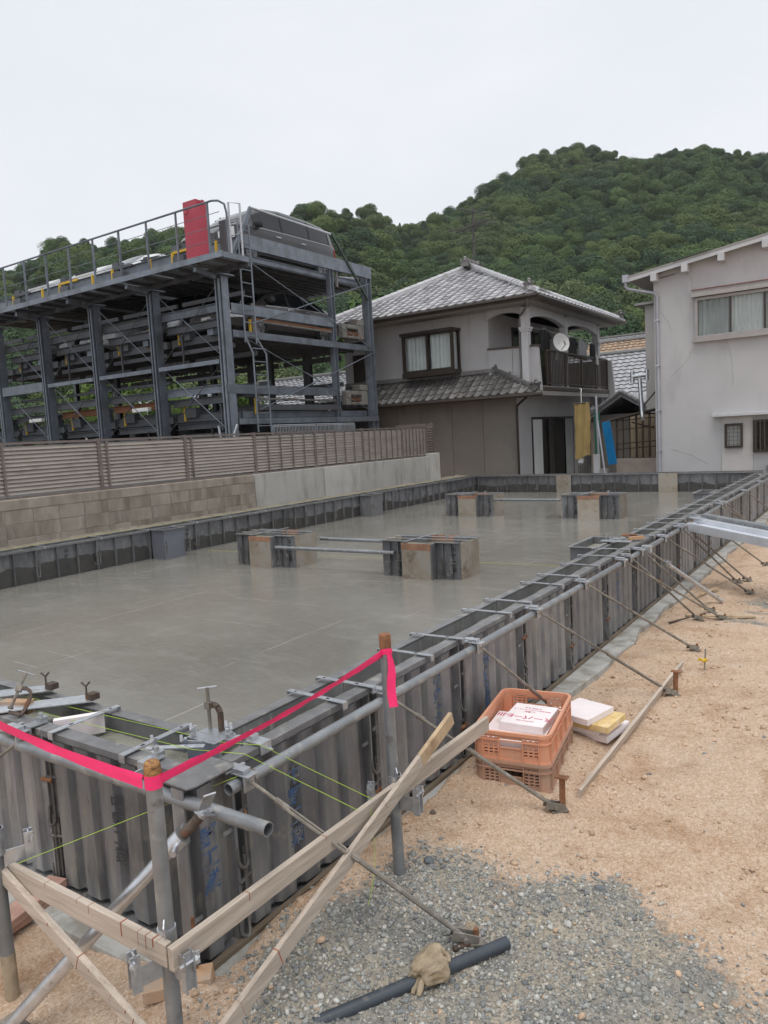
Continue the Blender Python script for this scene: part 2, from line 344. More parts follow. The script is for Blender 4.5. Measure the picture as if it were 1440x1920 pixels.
# loose stones: uncountable gravel, one object
def stones():
    protos = []
    for k in range(8):
        bm = bmesh.new(); bmesh.ops.create_icosphere(bm, subdivisions=1, radius=1)
        r = random.Random(k); cuts = [(Vector((r.gauss(0,1), r.gauss(0,1), r.gauss(0,1))).normalized(), r.uniform(.45,.8)) for _ in range(6)]
        sc = Vector((r.uniform(.75,1.25), r.uniform(.6,1), r.uniform(.45,.8)))
        P = []
        for v in bm.verts:
            p = v.co.copy()
            for n, d in cuts:
                e = p.dot(n)-d
                if e > 0: p -= n*e
            P.append((p.x*sc.x, p.y*sc.y, p.z*sc.z))
        F = [[v.index for v in f.verts] for f in bm.faces]; bm.free(); protos.append((np.array(P), np.array(F)))
    V = []; Fc = []; C = []; off = 0
    n = 42000
    x = np.concatenate([rng.uniform(-2.05,.6,n), rng.uniform(-2.0,.6,2500)]); y = np.concatenate([rng.uniform(1.1,3.2,n), rng.uniform(2.2,9.8,2500)])
    g0 = gravel_mask(x, y); pt = np.clip(1.25-1.6*fbm(x, y, 2.0, 4, 77)+.35*sstep(-x,.3,1.3), .12, 1); keep = rng.uniform(0,1,len(x)) < np.concatenate([g0[:n]*.9*pt[:n]+.010, g0[n:]*.9+.06]); x = x[keep]; y = y[keep]; g1 = g0[keep]
    hz = ground_h(x, y); far = np.hypot(x, y)
    for i in range(len(x)):
        s = .0042*math.exp(abs(rng.normal(0,.62)))*(1+.06*far[i])
        if g1[i] < .3: s *= .8
        s = min(s, .019); P, F = protos[rng.integers(8)]
        a = rng.uniform(0,6.28); tx = rng.uniform(-.5,.5); ca, sa = math.cos(a), math.sin(a); ct, st = math.cos(tx), math.sin(tx)
        Rm = np.array([[ca,-sa,0],[sa,ca,0],[0,0,1]]) @ np.array([[1,0,0],[0,ct,-st],[0,st,ct]])
        V.append((P*s) @ Rm.T+[x[i], y[i], hz[i]+s*.05]); Fc.append(F+off); off += len(P)
        t = rng.uniform(0,1)
        C.append(np.full(len(P), t))
    V = np.concatenate(V); Fc = np.concatenate(Fc); C = np.concatenate(C)
    me = bpy.data.meshes.new('gravel'); nf = len(Fc); me.vertices.add(len(V)); me.loops.add(nf*3); me.polygons.add(nf)
    me.vertices.foreach_set('co', V.ravel().astype(np.float32)); me.loops.foreach_set('vertex_index', Fc.ravel().astype(np.int32))
    me.polygons.foreach_set('loop_start', np.arange(nf, dtype=np.int32)*3); me.update(calc_edges=True)
    at = me.attributes.new('tone', 'FLOAT', 'POINT'); at.data.foreach_set('value', C.astype(np.float32))
    m = bpy.data.materials.new('crushed stone'); m.use_nodes = True; N = m.node_tree.nodes; L = m.node_tree.links; b = N['Principled BSDF']; b.inputs['Roughness'].default_value = .8; b.inputs['Specular IOR Level'].default_value = .25
    a = N.new('ShaderNodeAttribute'); a.attribute_name = 'tone'; r = N.new('ShaderNodeValToRGB'); L.new(a.outputs['Fac'], r.inputs[0])
    e = r.color_ramp.elements; e[0].color = (.15,.155,.16,1); e[1].color = (.50,.495,.47,1); e[1].position = 1
    for p, c in ((.35,(.26,.268,.26,1)),(.7,(.335,.34,.32,1)),(.85,(.42,.39,.33,1))): q = e.new(p); q.color = c
    tcn = N.new('ShaderNodeTexCoord'); nn = N.new('ShaderNodeTexNoise'); nn.inputs['Scale'].default_value = 90; L.new(tcn.outputs['Object'], nn.inputs['Vector'])
    mxx = N.new('ShaderNodeMix'); mxx.data_type = 'RGBA'; mxx.blend_type = 'OVERLAY'; mxx.inputs[0].default_value = .5; L.new(r.outputs[0], mxx.inputs[6]); L.new(nn.outputs['Fac'], mxx.inputs[7])
    L.new(mxx.outputs[2], b.inputs['Base Color']); me.materials.append(m)
    o = link('gravel', me); o['kind'] = 'stuff'; o['label'] = 'crushed grey stone spread over the sand in the foreground'
stones()
def clods():
    iv, it = None, None
    bm = bmesh.new(); bmesh.ops.create_icosphere(bm, subdivisions=1, radius=1); bm.verts.ensure_lookup_table()
    iv = np.array([v.co[:] for v in bm.verts]); it = np.array([[v.index for v in f.verts] for f in bm.faces]); bm.free()
    n = 9000; x = rng.uniform(-2.0,.9,n); y = rng.uniform(1.2,9.5,n)**1.0
    w = sstep(fbm(x, y, 2.4, 3, 91), .42, .62)*(1-gravel_mask(x, y)*.8)+.08; k = (rng.uniform(0,1,n) < w) & ~((x < -1.86) & (y > 4.6)); x = x[k]; y = y[k]; n = len(x)
    s = np.minimum(.0035*np.exp(np.abs(rng.normal(0,.7,n))), .02); V = iv[None]*s[:,None,None]*(1+.35*rng.normal(0,1,(n,len(iv),1)).clip(-1,1))*np.array([1,1,.6])
    V = V+np.stack([x, y, ground_h(x, y)+s*.15], 1)[:,None,:]; F = it[None]+(np.arange(n)*len(iv))[:,None,None]
    me = bpy.data.meshes.new('sand_clods'); V = V.reshape(-1,3); F = F.reshape(-1,3); nf = len(F); me.vertices.add(len(V)); me.loops.add(nf*3); me.polygons.add(nf)
    me.vertices.foreach_set('co', V.ravel().astype(np.float32)); me.loops.foreach_set('vertex_index', F.ravel().astype(np.int32)); me.polygons.foreach_set('loop_start', np.arange(nf, dtype=np.int32)*3); me.update(calc_edges=True)
    me.materials.append(M('sand clod', (.54,.39,.275), .95, 0, .35, 9, .6, 200, objrand=0)); o = link('sand_clods', me); o['kind'] = 'stuff'; o['label'] = 'crumbs and clods of orange sand scattered over the ground'
clods()

# ------------------------------------------------------------------ fresh concrete
def slab_material():
    m = bpy.data.materials.new('fresh troweled concrete'); m.use_nodes = True; nt = m.node_tree; N = nt.nodes; L = nt.links; b = N['Principled BSDF']
    t = N.new('ShaderNodeTexCoord')
    def mp_(sc, rz=0):
        q = N.new('ShaderNodeMapping'); q.inputs['Scale'].default_value = sc; q.inputs['Rotation'].default_value = (0,0,rz); L.new(t.outputs['Object'], q.inputs['Vector']); return q.outputs[0]
    def nz(s, src, d=5, r=.6):
        n = N.new('ShaderNodeTexNoise'); n.inputs['Scale'].default_value = s; n.inputs['Detail'].default_value = d; n.inputs['Roughness'].default_value = r; L.new(src, n.inputs['Vector']); return n.outputs['Fac']
    def rng_(s, a, b_, c=0, d=1):
        r = N.new('ShaderNodeMapRange'); r.inputs['From Min'].default_value = a; r.inputs['From Max'].default_value = b_; r.inputs['To Min'].default_value = c; r.inputs['To Max'].default_value = d; L.new(s, r.inputs[0]); return r.outputs[0]
    def ma(op, a, c):
        x = N.new('ShaderNodeMath'); x.operation = op
        for i, q in enumerate((a, c)):
            if q is None: continue
            if hasattr(q, 'links'): L.new(q, x.inputs[i])
            else: x.inputs[i].default_value = q
        return x.outputs[0]
    def mix(f, a, c):
        x = N.new('ShaderNodeMix'); x.data_type = 'RGBA'; L.new(f, x.inputs[0])
        for i, q in ((6,a),(7,c)):
            if hasattr(q, 'links'): L.new(q, x.inputs[i])
            else: x.inputs[i].default_value = (*q, 1)
        return x.outputs[2]
    o = t.outputs['Object']
    big = nz(.55, mp_((1,.8,1), .4), 4, .55); mid = nz(2.2, mp_((1,2.2,1), .35), 5)
    c = mix(rng_(big, .35, .65), (.190,.181,.158), (.232,.222,.198))
    c = mix(rng_(mid, .52, .9), c, (.262,.253,.228))
    stk = nz(7, mp_((1,14,1), .30), 4, .65); c = mix(rng_(stk, .50, .78), c, (.285,.275,.25)); stk2 = nz(3, mp_((9,1,1), -.12), 4, .65); c = mix(rng_(stk2, .58, .85), c, (.165,.157,.137))
    sep = N.new('ShaderNodeSeparateXYZ'); wob = nz(.8, o, 2); L.new(o, sep.inputs[0])
    # pale trowel/laitance lines, broken
    lines = None
    for ax, per, off, ms, sd_ in (('X',.93,.31,.7,0),('Y',1.47,.2,.7,1),('X',1.31,.77,1.1,2),('Y',.83,.57,1.1,3)):
        p = ma('ADD', sep.outputs[ax], ma('MULTIPLY', wob, .12)); fr = ma('FRACT', ma('MULTIPLY', ma('ADD', p, off), 1/per), None)
        d = ma('ABSOLUTE', ma('SUBTRACT', fr, .5), None); ln = rng_(d, 0, .008/per, 1, 0)
        brk = rng_(nz(ms, mp_((1,1,1), sd_*1.7), 3), .55, .62); l1 = ma('MULTIPLY', ln, brk); lines = l1 if lines is None else ma('MAXIMUM', lines, l1)
    c = mix(ma('MULTIPLY', lines, .8), c, (.47,.455,.41))
    L.new(c, b.inputs['Base Color'])
    r = ma('ADD', rng_(big, .35, .7, .10, .19), rng_(mid, .5, .9, 0, .18)); L.new(r, b.inputs['Roughness'])
    b.inputs['Specular IOR Level'].default_value = .5
    fine = nz(16, mp_((1,9,1), .25), 4); fine2 = nz(60, o, 3); und = nz(1.6, o, 3)
    h = ma('ADD', ma('ADD', ma('MULTIPLY', fine, .35), ma('MULTIPLY', fine2, .10)), ma('ADD', ma('MULTIPLY', und, 1.2), ma('MULTIPLY', lines, .3)))
    bp = N.new('ShaderNodeBump'); bp.inputs['Strength'].default_value = .22; bp.inputs['Distance'].default_value = .006; L.new(h, bp.inputs['Height']); L.new(bp.outputs[0], b.inputs['Normal'])
    return m
m_slab = slab_material()
struct('concrete_slab', MB().box(-9.30,1.92,.02,-2.13,17.95,.30), m_slab)
m_conc = M('light lean concrete', (.40,.40,.385), .85, 0, .15, 3, .3, 60, layers=(((.24,.23,.20),4,.48,.62), ((.33,.26,.19),3,.58,.72)), objrand=.03)
m_stem = M('fresh wall concrete', (.27,.268,.225), .6, 0, .18, 7, .6, 70, layers=(((.15,.145,.12),5,.5,.7,None,.35),), objrand=0, bdist=.02)
sw = MB()
def strip_grid(mb, x0, x1, y0, y1, z, nx, ny, amp, seed):
    X, Y = np.meshgrid(np.linspace(x0,x1,nx), np.linspace(y0,y1,ny), indexing='ij')
    Z = z+(fbm(X, Y, 9, 3, seed)-.5)*amp; mb.grid(np.stack([X,Y,Z], -1))
strip_grid(sw, -2.302,-2.110,1.80,17.9,.655,7,320,.03,21); strip_grid(sw, -9.4,-2.302,1.772,2.0,.655,260,7,.03,22)
strip_grid(sw, -9.42,-9.185,2.0,17.9,.66,5,160,.02,23); strip_grid(sw, -9.42,-2.302,17.86,18.1,.66,160,5,.02,24)
struct('stem_wall_concrete', sw, m_stem, True)
# levelling concrete strip under the forms
def kerb(name, pts_out, inner, axis):
    mb = MB()
    for i in range(len(pts_out)-1):
        a, o0 = pts_out[i]; b_, o1 = pts_out[i+1]
        if axis == 'y': mb.prism([(inner,a),(o0,a),(o1,b_),(inner,b_)], -.06, .032)
        else: mb.prism([(a,o0),(b_,o1),(b_,inner),(a,inner)], -.06, .032)
    o = struct(name, mb, m_conc); bevel(o, .006); return o
po = []; yy = 1.60; k = 0
while yy < 18.2:
    po.append((yy, (-1.93 if yy < 4.7 else -1.875)+.035*random.uniform(-1,1)+(.02 if k % 2 else -.02))); yy += random.uniform(.35,.6); k += 1
kerb('footing_concrete_right', po, -2.35, 'y')
po = []; xx = -6.2; k = 0
while xx < -2.42:
    po.append((xx, 1.53+.03*random.uniform(-1,1)+(.02 if k % 2 else -.02))); xx += random.uniform(.35,.6); k += 1
po.append((-2.352,1.56)); kerb('footing_concrete_front', po, 2.05, 'x')

# ------------------------------------------------------------------ text to mesh (flat stencil print)
_tm = {}
def text_mesh(s, size, mat):
    k = (s, size, mat.name)
    if k in _tm: return _tm[k]
    cu = bpy.data.curves.new('txt', 'FONT'); cu.body = s; cu.size = size; cu.align_x = 'CENTER'; cu.align_y = 'CENTER'
    cu.resolution_u = 2; cu.offset = size*.022
    o = bpy.data.objects.new('txt', cu); COL.objects.link(o); bpy.context.view_layer.update()
    me = bpy.data.meshes.new_from_object(o.evaluated_get(bpy.context.evaluated_depsgraph_get()))
    bpy.data.objects.remove(o); me.materials.clear(); me.materials.append(mat); _tm[k] = me; return me
def merged_text(chars, size, step, mat):
    """vertical column of characters as one mesh in local XZ plane facing -Y"""
    mb = MB()
    for i, ch in enumerate(chars):
        me = text_mesh(ch, size, mat); n = len(mb.v)
        mb.v += [(v.co.x, 0, v.co.y-i*step) for v in me.vertices]; mb.f += [tuple(j+n for j in p.vertices) for p in me.polygons]
    return mesh_of(mb, mat, False, 'lettering')
STENCIL = '中野工業'
me_letter = merged_text(STENCIL, .085, .088, m_blue)
m_letter_dk = M('faded dark stencil', (.055,.058,.065), .8, 0, .3, 30, objrand=.1)
me_letter_dk = merged_text(STENCIL, .072, .075, m_letter_dk)
me_letter_part = merged_text(STENCIL[1:], .085, .088, m_blue)

# ------------------------------------------------------------------ formwork panels (local x along wall, -y towards the viewer side)
FH = .72
def corrugated(L, h, z0=0.0, per=.15):
    mb = MB(); prof = []; e = .055
    prof += [(0.006,-.012),(e,-.012)]; x = e; n = max(1, round((L-2*e)/per)); p = (L-2*e)/n
    for i in range(n):
        a = e+i*p; prof += [(a+.10*p,-.058),(a+.66*p,-.058),(a+.74*p,-.030),(a+.97*p,-.030)]
    prof += [(L-e,-.012),(L-.006,-.012)]
    m = len(prof); zb, zt = z0+.03, z0+h-.03
    mb.add([(u,v,zb) for u,v in prof]+[(u,v,zt) for u,v in prof], [(i,i+1,m+i+1,m+i) for i in range(m-1)])
    mb.box(.006,-.009,z0+.004,L-.006,0,z0+h-.007)                 # face plate
    for a in (0, L-.006): mb.box(a,-.062,z0+.004,a+.006,.0,z0+h-.007)  # end flanges
    mb.box(0,-.058,z0,L,.002,z0+.004)
    mb.box(.0,-.052,z0+.20,.055,-.046,z0+.215); mb.box(L-.055,-.052,z0+.45,L,-.046,z0+.465)
    return mb
def flat_panel(L, h, z0=0.0):
    mb = MB().box(0.002,-.010,z0+.003,L-.002,0,z0+h-.006)
    n = max(1, round(L/.3))
    for i in range(n+1):
        a = min(max(i*L/n-.004, 0), L-.008); mb.box(a,-.052,z0+.003,a+.008,-.010,z0+h-.0061)
        if 0 < i < n: mb.box(a+.012,-.030,z0+.02,a+.020,-.010,z0+h-.03)
    mb.box(0,-.050,z0,L,-.010,z0+.0029)
    return mb
def top_flange(L, z, w=.066):
    mb = MB().box(.001,-w,z-.006,L-.001,.004,z); mb.box(.001,-w,z-.028,L-.001,-w+.005,z-.0061); return mb
def hook_clamp():
    """bent rod hook with its flat bar, hung at a panel seam"""
    mb = MB(); pts = [(0,-.062,.27)]
    for k in range(9):
        a = math.pi*k/8; pts.append((-.022+.022*math.cos(a), -.062-.012*math.sin(a), -.02-.030*math.sin(a)))
    pts.append((-.044,-.058,.03)); mb.path(pts, .0075, 6)
    mb.bar((.012,-.054,-.01),(.012,-.054,.30),.020,.006,up=(0,1,0))
    mb.tube((-.035,-.066,.17),(.04,-.05,.175),.008,6); return mb
me_pan = mesh_of(corrugated(.9,FH), m_form, False, 'panel'); me_fl = mesh_of(top_flange(.9,FH+.006), m_flange, False, 'flange')
me_in = mesh_of(flat_panel(.9,.44), m_form_in, False, 'panel'); me_infl = mesh_of(top_flange(.9,.445,.055), m_flange, False, 'flange')
m_hook = M('dusty dark hook', (.13,.125,.12), .65, .3, .3, 20, .2, 120, layers=((RUST,9,.66,.76,None,.9), ((.26,.25,.23),10,.56,.7,None,.9)), objrand=.2)
me_hook = mesh_of(hook_clamp(), m_hook, True, 'hook'); 
_sc = .62; me_hook_s = mesh_of(hook_clamp().rot(Matrix.Diagonal((.9,.9,_sc,1))), m_hook, True, 'hook')
me_bolt = mesh_of(MB().tube((-.03,-.07,0),(.03,-.06,.004),.010,6).tube((.028,-.061,.004),(.038,-.060,.004),.016,6), m_rust, False, 'bolt')

def wall(name, label, origin, rz, n, inner=False, letters=(), z=.02, detail=True, gaps=(), L=.9, last=None):
    t = thing(name, label, 'formwork', origin, rz); t['_o'] = (0,0,0)
    k = 0; x = 0
    for i in range(n):
        if i in gaps: x += L; continue
        M0 = T(x,0,0)
        p = inst('panel', me_in if inner else me_pan, t, M0); inst('flange', me_infl if inner else me_fl, p, Matrix())
        if detail:
            hm = me_hook_s if inner else me_hook
            zz = .10 if inner else .07
            inst('hook_clamp', hm, p, T(.03,0,zz, 0)); 
            if not inner:
                inst('hook_clamp', hm, p, T(.045,0,.345,0)); inst('bolt', me_bolt, p, T(.012,0,.20+.3*((i*7) % 3 == 0)))
            elif i % 2: inst('hook_clamp', hm, p, T(.88,0,.11,0))
        if i in letters:
            lm, lx, lz = letters[i]; q = inst('lettering', lm, p, T(lx,-.0595 if not inner else -.0125,lz))
        x += L; k += 1
    return t
# right wall outer (seen from the sand): x -> +Y, front face towards +X
w_ro = wall('formwork_wall', 'long outer steel form wall with corrugated panels beside the sand', (-2.11,1.87,.03), R(90), 18,
    letters={0:(me_letter,.345,.52), 1:(me_letter,.645,.56), 2:(me_letter,.345,.50), 5:(me_letter,.345,.52)}, detail=True)
# narrow corner panel with its own top plate
cp = corrugated(.235,FH,per=.13); pc = link('corner_panel', mesh_of(cp, m_form, False, 'corner_panel'), w_ro); pc.matrix_local = T(-.236,0,0)
pf = link('corner_plate', mesh_of(MB().prism([(-.236,-.085),(-.20,-.10),(-.02,-.10),(-.002,-.08),(-.002,.06),(-.236,.06)], FH+.0, FH+.006), m_flange, False, 'corner_plate'), pc); pf.matrix_parent_inverse = Matrix(); pf.location = (.236,0,0)
inst('lettering', me_letter_part, pc, T(.105,-.0595,.49))
# near wall outer (seen from the camera): x -> +X
bl = link('base_runner', mesh_of(MB().box(-.22,-.085,-.012,16.2,-.0585,.022), M('muddy base angle',(.16,.125,.09),.85,.1,.3,6,.3,60,objrand=0), False, 'base_runner'), w_ro)
w_no = wall('formwork_wall', 'short outer steel form wall facing the camera, crossed by the pink tape', (-2.155-.9*4,1.775,.03), 0, 4,
    letters={3:(me_letter_dk,.49,.50)}, detail=True)
# inner right: contact face towards gap, ribs towards the slab
w_ri = wall('formwork_wall', 'inner steel form along the right edge of the wet slab', (-2.30,2.0+.9*17,.30), R(-90), 17, True, detail=False)
w_ni = wall('formwork_wall', 'inner steel form along the camera end of the wet slab', (-2.31,1.998,.30), R(180), 8, True, detail=False)
# left inner, back inner
lets = {1:(me_letter_dk,.46,.34), 3:(me_letter_dk,.45,.33), 5:(me_letter_dk,.75,.33), 8:(me_letter_dk,.45,.33), 12:(me_letter_dk,.45,.33), 15:(me_letter_dk,.15,.33)}
w_li = wall('formwork_wall', 'inner steel form wall below the retaining wall and fence', (-9.185,2.6,.30), R(90), 17, True, letters=lets)
w_lo = wall('formwork_wall', 'outer steel form tight against the retaining wall', (-9.42,2.6,.30), R(-90), 17, True, detail=False)
w_lo.location = (-9.42,2.6+.9*17,.30)
w_bi = wall('formwork_wall', 'inner steel form wall along the far end, with two plywood fillers', (-9.13,17.86,.30), 0, 8, True, letters={1:(me_letter_dk,.45,.33),4:(me_letter_dk,.45,.33)}, L=.845)
for i, c in enumerate([q for q in w_bi.children]): c.scale.x = .845/.9
w_bo = wall('formwork_wall', 'outer steel form wall at the far end, below the grey house', (-2.3,18.10,.30), R(180), 8, True, detail=False)
for (a, b_) in ((-6.92,-6.54),(-4.44,-4.02)):
    pl = MB().box(a,17.79,.302,b_,17.805,.735); pl.v = [(p[0]+9.13,p[1]-17.86,p[2]-.30) for p in pl.v]
    link('plywood_filler', mesh_of(pl, m_ply, False, 'plywood_filler'), w_bi)

# wet stain band on the inner forms: thin mortar skin with a ragged top, part of the wall
m_wet = M('wet cement skin', (.062,.060,.056), .35, 0, .2, 8, .2, 60, objrand=0)
def wet_skin(parent, L, seed, n):
    mb = MB(); xs_ = np.linspace(0,L,n); hh = .10+.20*fbm(xs_, xs_*0+seed, 1.3, 4, seed)+.06*(fbm(xs_, xs_*0, 9, 2, seed+3)-.5)
    P = np.stack([np.stack([xs_, xs_*0-.0108, xs_*0+.003], -1), np.stack([xs_, xs_*0-.0108, hh], -1)], 0); mb.grid(P)
    o = link('wet_cement_skin', mesh_of(mb, m_wet, False, 'wet_cement_skin'), parent)
wet_skin(w_li, .9*17, 3, 500); wet_skin(w_bi, .845*8, 8, 250)

# pilaster boxes against the side walls
def pilaster(label, x0, x1, y0, y1, ztop, mat, zb=.30):
    t = thing('pilaster_form', label, 'formwork', ((x0+x1)/2,(y0+y1)/2,zb), group='pilaster forms along the side walls')
    th = .012
    for nm, bx in (('side_panel',(x0,y0,zb,x0+th,y1,ztop)),('side_panel',(x1-th,y0,zb,x1,y1,ztop)),('side_panel',(x0+th,y0,zb,x1-th,y0+th,ztop)),('side_panel',(x0+th,y1-th,zb,x1-th,y1,ztop))):
        part(nm, MB().box(*bx), mat, t)
    fl = MB(); w = .03
    fl.box(x0-w,y0-w,ztop,x1+w,y0+th,ztop+.005).box(x0-w,y1-th,ztop,x1+w,y1+w,ztop+.005).box(x0-w,y0+th,ztop,x0+th,y1-th,ztop+.005).box(x1-th,y0+th,ztop,x1+w,y1-th,ztop+.005)
    part('rim', fl, m_flange, t)
    part('fill', MB().box(x0+th,y0+th,zb,x1-th,y1-th,ztop-.07), m_stem, t)
    h = link('hook_clamp', me_hook_s, t); h.matrix_local = T(x1-(x0+x1)/2+.02, y1-(y0+y1)/2+.03, .10, R(90))
    h = link('hook_clamp', me_hook_s, t); h.matrix_local = T(x1-(x0+x1)/2+.02, y0-(y0+y1)/2-.03, .10, R(90))
    return t
m_clean = M('clean blue grey steel', (.17,.18,.21), .38, .2, .08, 5, objrand=.02)
pilaster('clean blue-grey pilaster box on the left form, nearer the camera', -9.12,-8.84,7.12,7.50,.74, m_clean)
pilaster('dirty steel pilaster box on the left form, farther along', -9.12,-8.84,12.45,12.85,.74, m_form_in)
pilaster('steel pilaster box bulging into the slab from the right form', -2.62,-2.37,7.05,7.75,.75, m_form_in)
pilaster('far steel pilaster box on the right form, in the distance', -2.62,-2.37,12.7,13.3,.75, m_form_in)

# ------------------------------------------------------------------ column pedestal forms (cross plan)
def pedestal(label, cx, cy, w=1.04, d=.42, aw=.38, ao=.13, h=.42, seed=0):
    rr = random.Random(seed); z0 = .30; z1 = z0+h
    t = thing('column_pedestal_form', label, 'formwork', (cx,cy,z0), group='column pedestal forms on the slab')
    x0, x1, y0, y1 = cx-w/2, cx+w/2, cy-d/2, cy+d/2; a0, a1 = cx-aw/2+.02, cx+aw/2+.02
    th = .014
    # plywood faces
    for bx in ((a0,y0-ao-th,z0,a1,y0-ao,z1-.01),(a0,y1+ao,z0,a1,y1+ao+th,z1-.01),(x1,y0,z0,x1+th,y1,z1-.005),(x0-th,y0,z0,x0,y1,z1-.005)):
        p = part('plywood_panel', MB().box(*bx), m_ply, t); X0,Y0,Z0,X1,Y1,Z1 = bx
        if Y1-Y0 < .05: part('wet_edge', MB().box(X0-.001,Y0-.002,Z1-.055-.02*rr.random(),X1+.001,Y1+.001,Z1+.001), m_plyedge, p)
    # steel inner corner panels: front left, front right, back left, back right
    for sx in (0, 1):
        for sy in (0, 1):
            xa, xb = (x0, a0) if sx == 0 else (a1, x1); yf = y0 if sy == 0 else y1; s = -1 if sy == 0 else 1
            mb = MB(); yo = yf+s*th
            mb.box(xa, min(yf,yo), z0, xb, max(yf,yo), z1)                       # face
            xs_ = a0 if sx == 0 else a1; so = -1 if sx == 0 else 1
            mb.box(min(xs_,xs_+so*th), min(yf+s*ao,yo), z0, max(xs_,xs_+so*th), max(yf+s*ao,yo), z1-.012)  # return
            n = 2
            for k in range(1, n+1):
                xx = xa+(xb-xa)*k/(n+1)-.004; mb.box(xx, min(yo,yo+s*.03), z0, xx+.008, max(yo,yo+s*.03), z1-.02)
            mb.box(xa, min(yo,yo+s*.045), z1-.006, xb, max(yo,yo+s*.045), z1+.001)
            p = part('steel_panel', mb, m_form_in, t)
            if sy == 0:
                for q in range(2):
                    hk = link('hook_clamp', me_hook_s, p); hk.matrix_local = T(xa+(xb-xa)*(.3+.4*q)-cx, yo-cy, .06+.02*q)
                if sx == 1 or rr.random() < .4:
                    lt = link('lettering', me_letter_dk, p); lt.matrix_local = T(xb-.08-cx, yo-.002-cy, .33)
    part('fill', MB().box(x0,y0,z0,x1,y1,z1-.09).box(a0,y0-ao,z0,a1,y0,z1-.091).box(a0,y1,z0,a1,y1+ao,z1-.091), m_stem, t)
    for k in range(2):
        yy = cy-.10+.2*k; part('tie_strip', MB().bar((x0-.02,yy,z1+.008),(x1+.03,yy+.02,z1+.008),.03,.004), m_galv, t)
    part('tie_strip', MB().bar((cx-.12,y0-ao-.03,z1+.014),(cx-.1,y1+ao+.03,z1+.014),.03,.004), m_galv, t)
    part('wing_bolt', MB().tube((cx+.3,cy-.1,z1),(cx+.3,cy-.1,z1+.06),.006,6).bar((cx+.28,cy-.1,z1+.05),(cx+.32,cy-.1,z1+.055),.008,.02), m_galv, t)
    return t
pedestal('pedestal form nearest the fence, in the nearer pair', -6.92,7.45, seed=1)
pedestal('largest-looking pedestal form, nearer pair, closest to the right wall', -4.47,7.43, seed=2)
pedestal('pedestal form of the far pair, on the fence side', -6.78,13.05, seed=3)
pedestal('pedestal form of the far pair, on the right', -4.37,13.0, seed=4)
solo('scaffold_pipe', MB().tube((-6.68,7.17,.565),(-4.80,7.17,.575),.0243,12,ri=.021), m_pipe, 'front grey pipe laid between the two nearer pedestal forms', 'pipe', 'pipes between pedestal forms', True)
solo('scaffold_pipe', MB().tube((-6.42,7.80,.60),(-4.95,7.80,.60),.0243,12,ri=.021), m_pipe, 'rear grey pipe laid between the two nearer pedestal forms', 'pipe', 'pipes between pedestal forms', True)
solo('scaffold_pipe', MB().tube((-6.25,12.85,.62),(-4.88,12.85,.62),.0243,12,ri=.021), m_pipe, 'pale pipe spanning the two far pedestal forms', 'pipe', 'pipes between pedestal forms', True)

# ------------------------------------------------------------------ wale pipes on the forms
def pipe(p, q, label, grp='wale pipes along the form walls', mat=None, r=.0243):
    o = solo('scaffold_pipe', MB().tube(p, q, r, 18, ri=r-.0035), mat or m_pipe, label, 'pipe', grp, True)
    return o
PX, PZ = -1.985, .695
pipe((PX,1.79,PZ),(PX,5.62,PZ), 'wale pipe on the right form wall, nearest length with open end by the corner')
pipe((PX,5.64,PZ),(PX,9.6,PZ+.004), 'wale pipe on the right form wall, second length from the corner')
pipe((PX,9.62,PZ),(PX,13.6,PZ), 'wale pipe on the right form wall, third length from the corner')
pipe((PX,13.62,PZ),(PX,17.6,PZ), 'wale pipe on the right form wall, farthest length')
pipe((-4.6,1.655,.685),(-1.66,1.655,.695), 'thick pipe along the camera-side form, its open end past the corner post')

# ------------------------------------------------------------------ flat tie strips across the form tops
def tie_strip(L=.345):
    mb = MB(); z = 0
    mb.box(0,-.016,0,L,.016,.003)
    mb.box(L,-.016,-.030,L+.003,.016,.003); mb.box(-.003,-.016,-.016,0,.016,.003)
    mb.box(L-.09,-.011,.003,L-.055,.011,.0045); mb.box(.05,-.011,.003,.08,.011,.0045)
    return mb
me_strip = mesh_of(tie_strip(), m_galv, False, 'tie_strip')
me_slot = mesh_of(MB().box(.235,-.006,.0031,.285,.006,.0038).box(.035,-.006,.0031,.075,.006,.0038), m_dark, False, 'slot')
YS = [2.56,2.775,3.315,3.655,4.31,4.635,5.265,5.60,6.1,6.55,6.95,7.9,8.35,8.9,9.3,9.85,10.35,10.9,11.5,12.1,12.6,13.5,14.1,14.8,15.4,16.0,16.7,17.3]
for i, y in enumerate(YS):
    o = link('tie_strip', me_strip, None, (-2.36,y,.765)); o.rotation_euler.z = random.uniform(-.06,.06)
    props(o, f'flat galvanised tie strip across the right form wall, {ORD[i]} from the near corner', 'tie strip', 'tie strips along the right form')
    inst('slot', me_slot, o, Matrix())
for i, x in enumerate((-2.475,-2.96,-4.05)):
    o = link('tie_strip', me_strip, None, (x,2.04,.765)); o.rotation_euler.z = R(-90)+random.uniform(-.03,.03)
    props(o, f'flat galvanised tie strip across the camera-side form, {ORD[i]} left of the corner post', 'tie strip', 'tie strips along the camera-side form')
    inst('slot', me_slot, o, Matrix())
for i in range(15):
    y = 4.6+i*.85+random.uniform(-.1,.1); o = link('tie_strip', me_strip, None, (-9.47,y,.752)); o.scale.x = .98
    props(o, f'thin tie strip across the form under the fence, {ORD[i]} from the left edge', 'tie strip', 'tie strips along the left form'); inst('slot', me_slot, o, Matrix())
